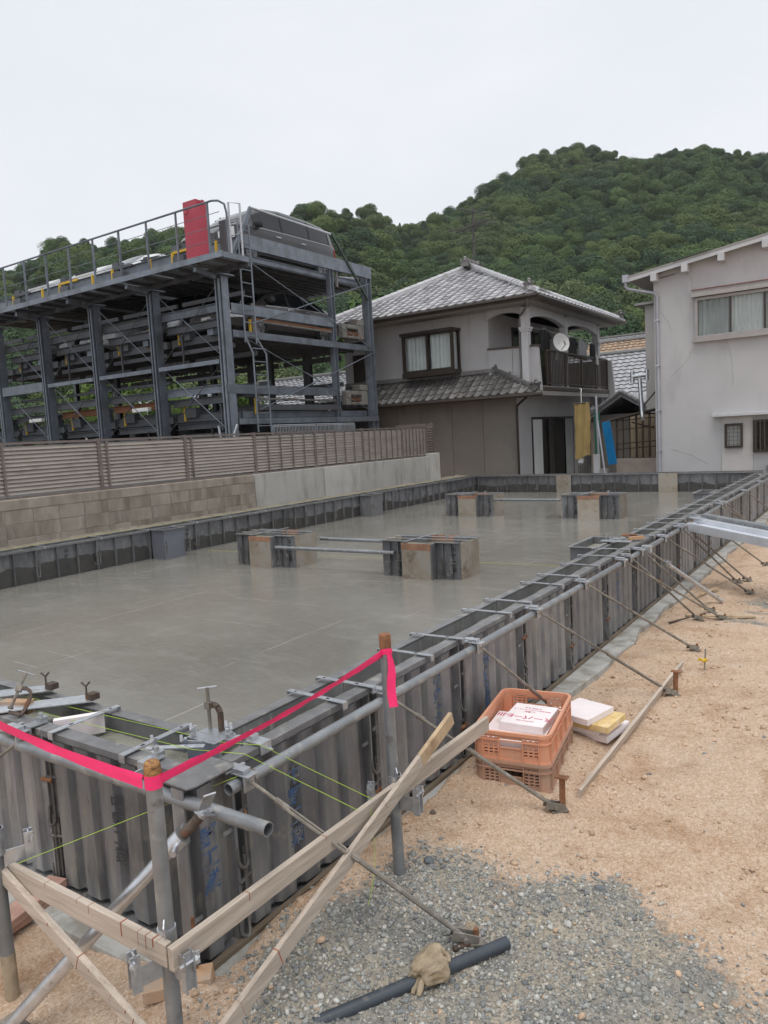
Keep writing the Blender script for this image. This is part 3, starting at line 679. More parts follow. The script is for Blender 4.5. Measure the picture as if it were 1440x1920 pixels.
# wide plates near the left edge (with wing-nut clips)
def wide_plate(x, y0, y1, label):
    t = thing('steel_plate', label, 'steel plate', (x,(y0+y1)/2,.755), group='wide plates bridging the camera-side form')
    part('plate', MB().bar((x-.16,y0,.768),(x+.16,y1,.768),.11,.005), m_galv, t)
    cx, cy = x+.15, y1-.02
    part('clip', MB().box(cx-.005,cy-.025,.771,cx+.045,cy+.02,.80), m_darkrust, t)
    part('wing_nut', MB().path([(cx,cy-.02,.77),(cx,cy-.02,.84)],.005,6).path([(cx-.02,cy-.03,.855),(cx,cy-.02,.835),(cx+.022,cy-.012,.858)],.005,6), m_darkrust, t, True)
wide_plate(-3.32,1.72,2.06,'wide bluish steel plate over the form, right of its twin')
wide_plate(-3.66,1.72,2.06,'wide bluish steel plate over the form, at the left edge')

# ------------------------------------------------------------------ turnbuckle braces
def brace(label, yb, foot, tb=(.16,.44), stake=False, xb=PX, zb=.70, grp='turnbuckle braces along the right form'):
    F = Vector((foot[0], foot[1], gh(*foot)+.025)); B = Vector((xb+.05, yb, zb+.005)); d = F-B
    t = thing('turnbuckle_brace', label, 'brace', (F.x,F.y,F.z-.025), group=grp)
    P = lambda f: B+d*f
    mb = MB().box(xb-.095,yb-.028,zb+.030,xb+.060,yb+.028,zb+.036).box(xb-.060,yb-.020,zb+.036,xb+.03,yb+.022,zb+.052)
    mb.box(xb+.034,yb-.028,zb-.030,xb+.040,yb+.028,zb+.0299).box(xb-.04,yb-.05,zb+.0361,xb-.025,yb+.05,zb+.046)
    part('bracket', mb, m_galv, t, bev=.002)
    part('pipe_hook', MB().path([(xb+.02,yb+.04,zb+.035),(xb+.036,yb+.04,zb),(xb+.02,yb+.04,zb-.034),(xb-.02,yb+.04,zb-.036),(xb-.045,yb+.04,zb-.05)],.007,6), m_rod, t, True)
    part('upper_rod', MB().tube(P(0),P(tb[0]+.03),.0075,8), m_rod, t, True)
    a = d.cross(Vector((0,0,1))).normalized()*.014; mb = MB()
    p0, p1 = P(tb[0]), P(tb[1]); e = (p1-p0)
    for s in (-1, 1): mb.path([p0, p0+e*.10+a*s, p0+e*.9+a*s, p1], .0062, 6)
    mb.tube(p0-e*.10, p0+e*.07, .0125, 8).tube(p1-e*.07, p1+e*.10, .0125, 8)
    part('turnbuckle', mb, m_rod, t, True)
    part('lower_rod', MB().tube(P(tb[1]),P(.985),.0105,8), m_rod, t, True)
    dh = Vector((d.x,d.y,0)).normalized(); sd_ = Vector((-dh.y,dh.x,0)); mb = MB()
    for s in (-1, 1): mb.bar(F+sd_*.016*s-dh*.05+Vector((0,0,.022)), F+sd_*.016*s+dh*.05-Vector((0,0,.008)), .006,.034)
    mb.tube(F-sd_*.03,F+sd_*.03,.010,6); mb.bar(F-dh*.02-Vector((0,0,.02)),F+dh*.07-Vector((0,0,.026)),.05,.008)
    part('foot', mb, m_rod, t)
    s0 = F+dh*.045
    if stake:
        mb = MB().bar(s0-Vector((0,0,.12)), s0+Vector((.004,0,.145)), .030,.006,up=(sd_.x,sd_.y,0)).bar(s0+sd_*.014-Vector((0,0,.12)), s0+sd_*.014+Vector((.004,0,.145)), .006,.03,up=(sd_.x,sd_.y,0))
        mb.box(s0.x-.03,s0.y-.02,s0.z+.146,s0.x+.035,s0.y+.02,s0.z+.152); part('stake', mb, m_rust, t)
    else:
        part('stake', MB().tube(s0-Vector((0,0,.12)), s0+Vector((0,0,.03)), .011, 7), m_rust, t)
    return t
brace('turnbuckle brace at the form corner, its muddy foot in the gravel', 1.86,(-1.33,2.33),(.14,.46))
brace('turnbuckle brace passing in front of the lower orange crate to a steel stake', 2.81,(-1.39,3.41),(.16,.47),True)
brace('turnbuckle brace running down behind the orange crates', 3.74,(-1.64,4.33),(.2,.55))
brace('turnbuckle brace whose stake stands beside the long batten on the sand', 4.62,(-1.28,5.36),(.22,.52),True)
brace('turnbuckle brace with foot left of the yellow-ribboned pin', 5.58,(-1.35,6.44),(.2,.42))
brace('longest brace of the crowded cluster, foot at the small gravel patch', 6.60,(-1.32,7.55),(.25,.52))
brace('brace of the crowded cluster, shortest, below the long foot', 6.80,(-1.50,7.36),(.15,.45))
brace('brace of the crowded cluster, just left of the bright prop', 7.18,(-1.46,7.74),(.15,.45))
brace('brace right of the bright prop, its foot by the second gravel patch', 8.08,(-1.27,8.9),(.2,.5))
brace('nearer one of the two parallel braces under the steel channels', 8.82,(-1.48,9.42),(.2,.5))
brace('farther one of the two parallel braces under the steel channels', 8.98,(-1.39,9.58),(.2,.5))
brace('brace whose top is hidden by the steel channels', 9.85,(-1.35,10.76),(.2,.5))
brace('slack brace beyond the steel channels, first of the far four', 11.3,(-1.34,12.1),(.2,.5))
brace('slack brace beyond the steel channels, second of the far four', 11.55,(-1.46,12.3),(.2,.5))
brace('slack brace beyond the steel channels, third of the far four', 13.4,(-1.36,14.2),(.2,.5))
brace('slack brace beyond the steel channels, last of the far four', 15.2,(-1.38,16.0),(.2,.5))
# brace of the camera-side form, leaving the frame on the left
brace('turnbuckle brace at the left edge, fixed to the camera-side pipe', 1.66,(-3.9,1.05),(.25,.6), xb=-3.16, zb=.72, grp='turnbuckle braces of the camera-side form')

# bright pipe prop in the crowded cluster
t = thing('pipe_prop', 'bright galvanised pipe prop leaning from the right form to the sand', 'prop', (-1.44,8.27,gh(-1.44,8.27)))
A_, B_ = Vector((-1.93,7.42,.66)), Vector((-1.44,8.27,.03)); dd = B_-A_
part('outer_tube', MB().tube(A_+dd*.2,B_,.021,12), m_bright, t, True); part('inner_rod', MB().tube(A_,A_+dd*.22,.012,8), m_rod, t, True)
part('coupler', MB().tube(A_+dd*.18,A_+dd*.23,.032,10).tube(A_+dd*.2+Vector((-.05,.02,.01)),A_+dd*.2+Vector((.05,-.02,.02)),.009,6), m_galv, t, True)
part('clamp', MB().box(-2.02,7.38,.66,-1.93,7.46,.735), m_galv, t, bev=.004)

# screw jack prop at the near corner
t = thing('screw_jack_prop', 'bright screw jack prop slanting from the corner pipe to the ground', 'prop', (-2.46,1.18,gh(-2.46,1.18)))
A_, B_ = Vector((-1.90,1.612,.725)), Vector((-2.475,1.155,.0)); dd = B_-A_; n_ = dd.normalized()
mb = MB(); k = 26; a = n_.cross(Vector((0,0,1))).normalized(); b_ = n_.cross(a)
mb.tube(A_+dd*.0, A_+dd*.17, .0125, 12)
part('screw', mb, m_pipe, t, True)
part('thread', MB().path([A_+dd*(.025+.11*i/200)+(a*math.cos(i*.55)+b_*math.sin(i*.55))*.0145 for i in range(201)], .0042, 5), m_darkrust, t, True)
part('outer_tube', MB().tube(A_+dd*.15, B_, .0243, 18), m_bright, t, True)
c_ = A_+dd*.14; hv = (a*.8+Vector((.35,-.45,-.15))).normalized()
part('nut', MB().tube(c_-n_*.022,c_+n_*.026,.033,12).tube(c_+a*.09,c_-a*.09,.0125,9,r2=.0105), m_bright, t, True)
part('saddle', MB().bar(A_-n_*.02+Vector((0,-.03,0)), A_-n_*.02+Vector((.06,-.052,.075)), .042,.005).bar(A_-Vector((.0,.035,.0)), A_+Vector((.0,.06,-.045)), .045,.006).tube(A_-n_*.01,A_+n_*.03,.02,10), m_galv, t)
part('base_plate', MB().box(B_.x-.06,B_.y-.06,B_.z-.008,B_.x+.06,B_.y+.06,B_.z+.002), m_rod, t)

# ------------------------------------------------------------------ batter boards
def post(label, x, y, ztop, lean=(0,0), zb=-.35, cap=None, mud=False):
    t = thing('pipe_post', label, 'post', (x,y,0), group='batter board posts')
    top = (x+lean[0],y+lean[1],ztop)
    part('tube', MB().tube((x,y,zb),top,.0243,20), m_pipe, t, True)
    if cap:
        pr = [(.0,.032),(.012,.032),(.02,.028),(.0248,.018),(.0255,-.012),(.0245,-.02)] if cap == 'wood' else [(0,.012),(.021,.012),(.0252,.006),(.0252,-.05)]
        part('cap', MB().lathe(top, pr[::-1], 20), M('wooden post plug',(.34,.17,.06),.6,0,.4,40,.5,90,layers=(((.10,.05,.02),60,.5,.62,(1,1,6)),),objrand=0) if cap == 'wood' else m_rust, t, True)
    if mud: part('mud_stain', MB().tube((x,y,zb),(x+lean[0]*.3,y+lean[1]*.3,.16),.0247,20), m_glove, t, True)
    return t
post('corner pipe post with wooden plug and pink tape wrapped round its top', -1.80,1.335,1.00,(0,0),cap='wood')
post('pipe post with rusty top where the pink tape is tied', -1.727,2.49,1.115,(-.012,0),cap='rust')
post('short muddy pipe post at the left edge', -2.62,1.26,.72,(-.01,0),mud=True)
def batten(label, p, q, w, h, mat=None, roll=0, marks=(), grp='batter boards', name='batten'):
    o = solo(name, MB().bar(p,q,w,h,roll=roll), mat or m_board, label, 'batten', grp, bev=.0025); base = Vector(o['_o'])
    p, q = Vector(p), Vector(q)
    for f in marks:
        c = p+(q-p)*f; d = (q-p).normalized()
        fr = random.choice((.12,.2,.35,.6,1.0)); up = Vector((0,0,1))-d*d.z; c2 = c+up*(h*(1-fr)/2); mb = MB().bar(c2-d*.0012+d*random.uniform(-.004,.004), c2+d*.0014, w+.0012, h*fr+.0012, roll=roll); mb.v = [tuple(Vector(v)-base) for v in mb.v]
        link('chalk_mark', mesh_of(mb, m_pencil, False, 'chalk_mark'), o)
    return o
batten('batten of the batter board facing the camera, left of the corner post', (-3.05,1.298,.455),(-1.748,1.298,.455),.024,.074, mat=m_bx, marks=(.30,.52,.66,.71,.84,.90,.93,.957,.97))
batten('batten of the batter board running from the corner post past the second post', (-1.727,1.285,.455),(-1.695,3.30,.455),.024,.074, mat=m_by, marks=(.155,.35,.72))
db = batten('tall diagonal batten with a yellowed top, crossing the second post', (-1.664,1.20,.100),(-1.664,2.60,.545),.020,.062, mat=m_by, marks=(.12,.2,.33,.46,.8))
part('yellowed_end', MB().bar((-1.664,2.6005,.5452),(-1.664,2.885,.636),.0202,.0622), m_board_y, db, bev=.0025)
batten('diagonal batten leaning from the left batter board to the ground', (-2.72,1.272,.498),(-1.82,1.272,.150),.022,.052, mat=m_bx, marks=(.42,.55,.60,.66,.72,.78,.86,.9))
# board clamps on the posts
def board_clamp(label, x, y, z, arms, collar=True):
    t = thing('board_clamp', label, 'clamp', (x,y,z), group='board clamps on the posts')
    part('collar', MB().tube((x,y,z-.02),(x,y,z+.075),.0285,20,ri=.0246).bar((x+.018,y-.018,z+.06),(x+.036,y-.036,z+.115),.004,.03), m_galv, t, True)
    for (dx, dy) in arms:
        d = Vector((dx,dy,0)).normalized(); s = Vector((-d.y,d.x,0)); c = Vector((x,y,z))+d*.085-Vector((0,0,.045))
        mb = MB(); c0 = Vector((x,y,z-.045))+d*.02
        mb.bar(c0, c+d*.02, .005, .062)
        mb.bar(c+d*.02-Vector((0,0,.035)), c+d*.02+Vector((0,0,.082)), .034, .005, up=d)
        mb.bar(c+d*.02-s*.016-Vector((0,0,.035)), c+d*.02-s*.016+Vector((0,0,.082)), .005, .03, up=d)
        mb.bar(c+d*.02+s*.016-Vector((0,0,.035)), c+d*.02+s*.016+Vector((0,0,.082)), .005, .03, up=d)
        part('jaw', mb, m_galv, t)
        b0 = c+d*.02+Vector((0,0,.055)); part('wing_bolt', MB().tube(b0-s*.03+d*.008,b0+s*.035+d*.008,.005,7).tube(b0+s*.017+d*.008,b0+s*.026+d*.008,.011,8).bar(b0+s*.03+d*.008-Vector((0,0,.02)),b0+s*.03+d*.008+Vector((0,0,.02)),.005,.014,up=s), m_bright, t)
    return t
board_clamp('board clamp gripping both battens at the corner post', -1.80,1.335,.43, ((-.35,-1),(1,-.15)))
board_clamp('board clamp gripping the batten at the second post', -1.727,2.49,.44, ((-.9,-.5),(1,.1)))
board_clamp('board clamp on the left edge post', -2.62,1.26,.56, ((.4,.8),))

# ------------------------------------------------------------------ pink tape
mb = MB()
def ribbon(mb, pts, ups, w, crease=.006):
    P = []
    n_ = len(pts)
    for i, (p, u, ww) in enumerate(zip(pts, ups, w)):
        p = Vector(p); u = Vector(u).normalized(); tg = (Vector(pts[min(i+1,n_-1)])-Vector(pts[max(i-1,0)])).normalized(); nn = tg.cross(u).normalized(); row = []
        for k, f in enumerate((-.5,-.18,.16,.5)):
            cr_ = crease*(mnoise.noise(Vector((i*.55+len(mb.v), k*1.7, 3.1)))+(.8 if k in (1,2) else 0)*mnoise.noise(Vector((i*.16, 9, len(mb.v)*.1)))); row.append(p+u*ww*f+nn*cr_)
        P.append(row)
    off = Vector((.0006,.0006,.0004)); Pn = np.array([[list(q) for q in r] for r in P]); mb.grid(Pn)
    mb.grid((Pn+np.array(off))[::-1]); return mb
n = 24; a = Vector((-1.815,1.308,.972)); b_ = Vector((-3.3,1.36,1.055)); pts = []; ups = []; ws = []
for i in range(n):
    f = i/(n-1); p = a.lerp(b_, f); p.z -= .035*math.sin(math.pi*f); pts.append(p); ups.append((0,.15-.9*f*.3,1)); ws.append(.042-.010*math.sin(math.pi*min(1,f*1.3)))
ribbon(mb, pts, ups, ws)
pts = []; ups = []; ws = []
for i in range(19):                                            # wrap round the corner post
    t_ = math.pi*2*i/18; pts.append((-1.80+.0262*math.cos(t_), 1.335+.0262*math.sin(t_), .970)); ups.append((0,0,1)); ws.append(.042)
ribbon(mb, pts, ups, ws, .0005)
a = Vector((-1.776,1.345,.975)); b_ = Vector((-1.742,2.466,1.046)); pts = []; ups = []; ws = []
for i in range(30):
    f = i/29; p = a.lerp(b_, f); p.z -= .018*math.sin(math.pi*f); tw = .15+.30*sstep(np.array([f]),.0,.25)[0]-.25*sstep(np.array([f]),.7,1.0)[0]
    pts.append(p); ups.append((math.sin(tw), -.1, math.cos(tw))); ws.append(.034-.006*math.sin(math.pi*f))
ribbon(mb, pts, ups, ws)
pts = []; ups = []; ws = []
for i in range(19):
    t_ = math.pi*2*i/18; pts.append((-1.738+.0265*math.cos(t_), 2.49+.0265*math.sin(t_), 1.046+.012*math.cos(t_+.8))); ups.append((0,0,1)); ws.append(.024)
ribbon(mb, pts, ups, ws, .0005)
pts = []; ups = []; ws = []
for i in range(16):
    f = i/15; pts.append((-1.712+.022*f+.004*math.sin(f*7), 2.470-.01*f+.006*math.sin(f*5), 1.055-.225*f)); ups.append((.8,.55+.2*math.sin(f*4),.12)); ws.append(.016+.020*min(1,f*2.2))
ribbon(mb, pts, ups, ws)
solo('barrier_tape', mb, m_pink, 'neon pink flagging tape strung between the two pipe posts and off to the left', 'tape', smooth=True)

# ------------------------------------------------------------------ mason lines
def line(label, p, q, mat=None, sag=.0, r=.0011, pts=None):
    p, q = Vector(p), Vector(q); P = pts or [p.lerp(q, i/10)-Vector((0,0,sag*math.sin(math.pi*i/10))) for i in range(11)]
    return solo('mason_line', MB().path(P, r, 5), mat or m_string, label, 'string', 'mason lines stretched over the forms')
line('lime mason line from the left batten up to the form corner', (-2.56,1.30,.502),(-1.96,1.86,.735))
line('yellow mason line running along the top of the right form', (-2.19,1.75,.70),(-2.19,17.0,.70), m_string_y, r=.0013)
line('upper lime mason line crossing the camera-side form to the right batten', (0,0,0),(0,0,0), pts=[Vector(p) for p in ((-3.9,1.93,.745),(-2.2,1.96,.770),(-2.035,2.02,.766),(-1.712,2.30,.494))])
line('lower lime mason line crossing the camera-side form to the right batten', (0,0,0),(0,0,0), pts=[Vector(p) for p in ((-3.9,1.84,.735),(-2.25,1.86,.768),(-2.035,1.93,.766),(-1.712,2.20,.494))])
line('loose lime string end dangling from the right batten', (0,0,0),(0,0,0), pts=[Vector(p) for p in ((-1.702,2.27,.492),(-1.692,2.268,.40),(-1.688,2.262,.30),(-1.684,2.25,.24),(-1.68,2.22,.16),(-1.69,2.20,.10))])
line('yellow-green string along the retaining wall side form', (-9.30,3.2,.775),(-9.30,17.6,.775), m_string_y, r=.0018)
line('thin yellow string lying across the slab by the near pedestals', (-8.9,8.0,.306),(-2.5,8.35,.306), m_string_y, r=.0012)

# ------------------------------------------------------------------ clamps and small ironwork
def c_clamp(label, x, y, z, h=.13, rz=0, mat=None):
    t = thing('c_clamp', label, 'clamp', (x,y,z), rz, group='C-clamps on the forms')
    mt = mat or m_darkrust
    fr = [(0.0,0,-.02),(.055,0,-.02),(.062,0,0),(.062,0,h*.75),(.05,0,h*.93),(.03,0,h),(0.0,0,h-.005)]
    mb = MB()
    for p, q in zip(fr[:-1], fr[1:]): mb.bar(p,q,.014,.022,up=(0,1,0))
    link('frame', bevel_mesh(mb, mt), t)
    link('screw', mesh_of(MB().tube((0,0,.0),(0,0,h+.07),.0075,8).tube((0,0,-.004),(0,0,.004),.013,10).box(-.013,-.013,h-.022,.013,.013,h+.008), m_rod, True,'screw'), t)
    link('handle', mesh_of(MB().tube((-.035,-.02,h+.066),(.035,.02,h+.072),.004,6), m_galv, True,'handle'), t)
    return t
def bevel_mesh(mb, mat): return mesh_of(mb, mat, False, 'frame')
c_clamp('rusty C-clamp standing on the inner form corner', -2.335,2.035,.762,.12,R(5))
t = c_clamp('dark C-clamp lying over a plate at the left edge', -3.33,1.735,.80,.10,R(60)); t.rotation_euler = (R(-35),R(20),R(40))
def corner_bracket():
    t = thing('corner_bracket', 'galvanised box bracket with wing bolts at the inner form corner', 'bracket', (-2.27,1.97,.75))
    part('plate', MB().box(-2.36,1.93,.768,-2.20,2.05,.773), m_galv, t, bev=.001)
    part('side_plate', MB().bar((-2.33,1.905,.735),(-2.20,1.965,.735),.005,.075), m_galv, t)
    part('long_bar', MB().bar((-2.44,1.79,.762),(-2.24,1.915,.762),.032,.006), m_galv, t)
    for k, (x, y, z) in enumerate(((-2.335,1.945,.775),(-2.22,2.03,.775),(-2.345,1.90,.74),(-2.40,1.80,.766))):
        part('wing_bolt', MB().tube((x,y,z-.02),(x,y,z+.035),.0055,7).bar((x-.014,y,z+.022),(x-.02,y+.006,z+.05),.012,.004).bar((x+.014,y,z+.022),(x+.02,y-.006,z+.05),.012,.004).tube((x,y,z),(x,y,z+.012),.011,6), m_galv, t)
corner_bracket()
def flange_clip(label, x, y, rz=0):
    t = thing('flange_clip', label, 'clip', (x,y,.756), rz, group='clips on the form flanges')
    link('saddle', mesh_of(MB().box(-.035,-.03,.006,.045,.03,.012).box(.045,-.03,-.035,.050,.03,.012).box(-.045,-.02,.0121,-.005,.02,.03), m_galv, False,'saddle'), t)
    link('bolt', mesh_of(MB().tube((.03,0,-.012),(.085,0,-.012),.005,7).tube((.05,0,-.012),(.058,0,-.012),.010,6), m_galv, False,'bolt'), t); link('stud', mesh_of(MB().tube((-.02,0,.02),(-.02,0,.048),.010,8), m_galv, False,'stud'), t)
flange_clip('clip over the outer form flange beside the near corner', -2.085,2.05)
flange_clip('beam clamp bolted over the wall gap near the corner', -2.19,2.02,R(20))
flange_clip('wing-bolt clip on the camera-side flange by the corner post', -2.33,1.735,R(-90))
flange_clip('clip on the camera-side flange beside the wide plates', -3.12,1.735,R(-90))
solo('rebar_stake', MB().path([(-2.01,1.60,-.1),(-2.012,1.602,.10),(-2.014,1.604,.30)],.0065,6), m_rust, 'rusty rebar stake standing at the foot of the corner panel', 'rebar', smooth=True)
solo('foam_offcut', MB().bar((-3.10,1.80,.715),(-2.97,1.97,.715),.035,.09), m_foam, 'white foam offcut wedged between the camera-side forms', 'foam offcut')
solo('timber_wedge', MB().bar((-3.52,1.80,.755),(-3.38,1.86,.755),.05,.06), m_block, 'small timber wedge under the dark C-clamp', 'timber wedge', bev=.002)
solo('blue_tape_patch', MB().box(-2.34,1.83,.663,-2.22,1.93,.668), M('blue sheet scrap',(.02,.10,.26),.5,0,.2,objrand=0), 'blue sheet scrap lying in the wall gap at the corner', 'sheet scrap')
t = thing('shim_block', 'short timber and clamp bridging the right form above the pilaster', 'timber', (-2.15,7.55,.77))
part('timber', MB().bar((-2.17,7.50,.785),(-2.06,7.62,.785),.035,.03), m_block, t); part('rust_ring', MB().path([(-2.2+.07*math.cos(i*.35),7.62+.05*math.sin(i*.35),.80) for i in range(14)],.01,6), m_rust, t, True)
part('plates', MB().box(-2.42,7.35,.768,-2.12,7.45,.773).box(-2.36,7.52,.768,-2.10,7.58,.772).tube((-2.4,7.5,.76),(-2.4,7.5,.84),.008,7).tube((-2.33,7.4,.77),(-2.33,7.4,.82),.008,7), m_galv, t)

# ------------------------------------------------------------------ crates
def lattice(mb, fx, u0, u1, v0, v1, nu, nv, bw, th):
    """perforated patch: fx(u, v, depth) -> world point"""
    def quad(a0, a1, b0, b1):
        vs = [fx(a0,b0,0),fx(a1,b0,0),fx(a1,b1,0),fx(a0,b1,0),fx(a0,b0,th),fx(a1,b0,th),fx(a1,b1,th),fx(a0,b1,th)]
        mb.add(vs, [(0,3,2,1),(4,5,6,7),(0,1,5,4),(1,2,6,5),(2,3,7,6),(3,0,4,7)])
    du = (u1-u0)/nu; dv = (v1-v0)/nv
    for i in range(nu+1):
        c = u0+i*du; quad(c-bw/2, c+bw/2, v0, v1)
    for j in range(nv+1):
        c = v0+j*dv
        for i in range(nu): quad(u0+i*du+bw/2, u0+(i+1)*du-bw/2, c-bw/2, c+bw/2)
def plate(mb, fx, u0, u1, v0, v1, th):
    vs = [fx(u0,v0,0),fx(u1,v0,0),fx(u1,v1,0),fx(u0,v1,0),fx(u0,v0,th),fx(u1,v0,th),fx(u1,v1,th),fx(u0,v1,th)]
    mb.add(vs, [(0,3,2,1),(4,5,6,7),(0,1,5,4),(1,2,6,5),(2,3,7,6),(3,0,4,7)])
def rrect(w, l, r, n=6):
    pts = []
    for cx, cy, a0 in ((w/2-r,l/2-r,0),(-w/2+r,l/2-r,90),(-w/2+r,-l/2+r,180),(w/2-r,-l/2+r,270)):
        pts += [(cx+r*math.cos(R(a0+90*i/n)), cy+r*math.sin(R(a0+90*i/n))) for i in range(n+1)]
    return pts
def crate(label, loc, rz, mat, w=.402, l=.655, h=.166, r=.045):
    t = thing('crate', label, 'crate', loc, rz, group='stacked orange crates')
    th = .006; hw, hl = w/2, l/2; zt, zb = h-.012, .012
    def P(nm, mb, bev=0): return link(nm, mesh_of(mb, mat, False, nm), t)
    walls = {'long_wall':(( lambda u,v,d: (hw-d,u,v), hl-r),( lambda u,v,d: (-hw+d,u,v), hl-r)), 'short_wall':((lambda u,v,d: (u,-hl+d,v), hw-r),(lambda u,v,d: (u,hl-d,v), hw-r))}
    for nm, ws_ in walls.items():
        for fx, half in ws_:
            mb = MB()
            if nm == 'long_wall':
                n = 4; seg = 2*half/n
                plate(mb, fx, -half, half, zb, zb+.028, th); plate(mb, fx, -half, half, zt-.035, zt, th)
                for k in range(n):
                    a = -half+k*seg; lattice(mb, fx, a+.014, a+seg-.014, zb+.03, zt-.037, 5, 4, .0085, th)
                for k in range(n+1):
                    a = -half+k*seg; plate(mb, fx, a-.015, a+.015, zb+.028, zt-.035, th); plate(mb, fx, a-.003, a+.003, zb, zt, -.010)
            else:
                pw = .066
                plate(mb, fx, -half, half, zb, zb+.022, th); plate(mb, fx, -half, half, zt-.022, zt, th)
                for s in (-1, 1):
                    a, b2 = (pw, half-.006) if s > 0 else (-half+.006, -pw)
                    lattice(mb, fx, a, b2, zb+.024, zt-.03, 3, 5, .0085, th); e0, e1 = (half-.006, half) if s > 0 else (-half, -half+.006); plate(mb, fx, e0, e1, zb+.022, zt-.022, th)
                    plate(mb, fx, s*pw-.003, s*pw+.003, zb, zt, -.009); plate(mb, fx, s*(half-.004)-.003, s*(half-.004)+.003, zb, zt, -.009)
                plate(mb, fx, -pw, pw, zb+.022, zt-.075, th); plate(mb, fx, -pw, pw, zt-.030, zt-.022, th)
                plate(mb, fx, -pw+.01, pw-.01, zt-.078, zt-.072, -.007)
            P(nm, mb)
    mb = MB()                                                       # rounded corners
    pts = rrect(w, l, r); pin = rrect(w-2*th, l-2*th, r-th); n = 7
    for c in range(4):
        mb = MB()
        mb.prism([pts[c*n+i] for i in range(n)]+[pin[c*n+i] for i in range(n-1,-1,-1)], zb, zt); P('corner', mb)
    def ring(nm, e, z0, z1, inn):
        o_, i_ = rrect(w+2*e, l+2*e, r+e), rrect(w-2*inn, l-2*inn, r-inn); m_ = len(o_); q = MB()
        q.v = [(x,y,z) for z in (z0,z1) for x,y in o_]+[(x,y,z) for z in (z0,z1) for x,y in i_]
        for i in range(m_):
            j = (i+1)%m_; q.f += [(i,j,m_+j,m_+i),(2*m_+i,3*m_+i,3*m_+j,2*m_+j),(m_+i,m_+j,3*m_+j,3*m_+i),(i,2*m_+i,2*m_+j,j)]
        ob = link(nm, mesh_of(q, mat, True, nm), t); return ob
    ring('rim', .012, h-.018, h, .004); ring('lower_rim', .010, h-.052, h-.046, -.001); ring('base_rim', .004, .006, .014, .002)
    q = MB(); q.prism(rrect(w-.006, l-.006, r), .008, .013); P('floor', q)
    return t
CR = R(9.5)
crate('dusty lower crate of the stacked pair', (-1.708,3.805,.022), CR, m_crate2)
crate('upper orange crate holding pink foam boards', (-1.710,3.800,.182), CR+R(.7), m_crate)
me_tag = MB().box(-.03,-.3,0,.0,-.3,.0)
def foam(label, c, w, l, h, rz, mat=m_foam, grp='foam board offcuts'):
    mb = MB().box(-w/2,-l/2,0,w/2,l/2,h); o = link('foam_board', mesh_of(mb, mat, False, 'foam_board'), None, c); o.rotation_euler.z = rz; bevel(o, .0025); return props(o, label, 'foam board', grp)
foam('lower foam board lying inside the upper crate', (-1.71,3.71,.236), .34,.42,.045, CR)
fb = foam('printed foam board on top inside the upper crate', (-1.68,3.80,.282), .25,.31,.046, CR-R(4))
rows = [('スーパーE-Ⅲ',.058,-.045),('保温板',.022,.035),('押出法ポリスチレンフォーム',.017,.065),('断熱材 E-Ⅲ',.02,.095),('50×910×1820',.018,-.10)]
for s_, sz, yy in rows:
    q = text_mesh(s_, sz, m_magenta); inst('lettering', q, fb, Matrix.Translation((random.uniform(-.01,.01), yy, .0466)) @ Matrix.Rotation(math.pi, 4, 'Z'))
foam('bottom foam board of the small stack behind the crates', (-1.50,4.44,.03), .27,.31,.042, R(-8))
foam('half-width foam board second from the bottom of the small stack', (-1.535,4.37,.073), .20,.21,.036, R(-5))
foam('glue-stained yellow foam board in the small stack', (-1.475,4.37,.110), .24,.27,.040, R(-6), m_foam_y)
foam('white foam board on top of the small stack', (-1.565,4.36,.151), .25,.29,.040, R(-14))

# ------------------------------------------------------------------ loose things on the ground
def gz(x, y, d=0): return (x, y, gh(x, y)+d)
batten('long batten lying on the sand beside the foam boards', gz(-1.325,5.93,.055), gz(-1.345,3.64,.022), .020,.062, mat=m_by, roll=.25, grp='timber lying on the ground')
solo('vinyl_pipe', MB().tube(gz(-1.185,2.40,.024), gz(-1.95,1.03,.02), .0235, 18, ri=.019), m_pvc, 'dark vinyl pipe lying on the gravel', 'pipe', smooth=True)
def glove(label, loc):
    bm = bmesh.new(); bmesh.ops.create_icosphere(bm, subdivisions=5, radius=1)
    for v in bm.verts:
        p = v.co.copy(); n1 = mnoise.noise(p*1.1+Vector((3,1,7))); q0 = Vector((p.x*2.2,p.y*.8,p.z*1.4)); rg = 1-abs(mnoise.noise(q0+Vector((9,2,4))))*2.2; rg2 = 1-abs(mnoise.noise(Vector((p.x*4,p.y*1.2,p.z*3))))*2
        s = 1+.55*n1+.34*rg+.10*rg2
        q = Vector((p.x*.044*s, p.y*.060*s, (max(p.z,-.6)-.35*p.x*p.x)*.040*s))
        q.x += .02*max(0,-p.y)*p.y; v.co = q
    me = bpy.data.meshes.new('glove'); bm.to_mesh(me); bm.free(); me.materials.append(m_glove); me.polygons.foreach_set('use_smooth', [True]*len(me.polygons))
    o = link('work_glove', me, None, loc); props(o, label, 'glove')
    mb = MB()
    for k, (dx, ln) in enumerate(((-.03,.05),(-.008,.06),(.016,.055))):
        mb.path([(dx*.6,-.045,-.004),(dx,-.068,-.012),(dx*1.2+.006,-.05-ln*.7,-.022),(dx*1.1+.012,-.05-ln*.95,-.030)], [.012,.0125,.0115,.007], 8)
    link('fingers', mesh_of(mb, m_glove, True, 'fingers'), o)
    link('cuff', mesh_of(MB().path([(.040*math.cos(i*.42),.052+.010*math.sin(i*.42*2),.018*math.sin(i*.42)) for i in range(15)], .008, 7, True), m_glove, True, 'cuff'), o); return o
gl = glove('crumpled soiled work glove draped over the vinyl pipe', (-1.345,2.105,gh(-1.345,2.105)+.052)); gl.rotation_euler = (R(12),R(-10),R(-20))
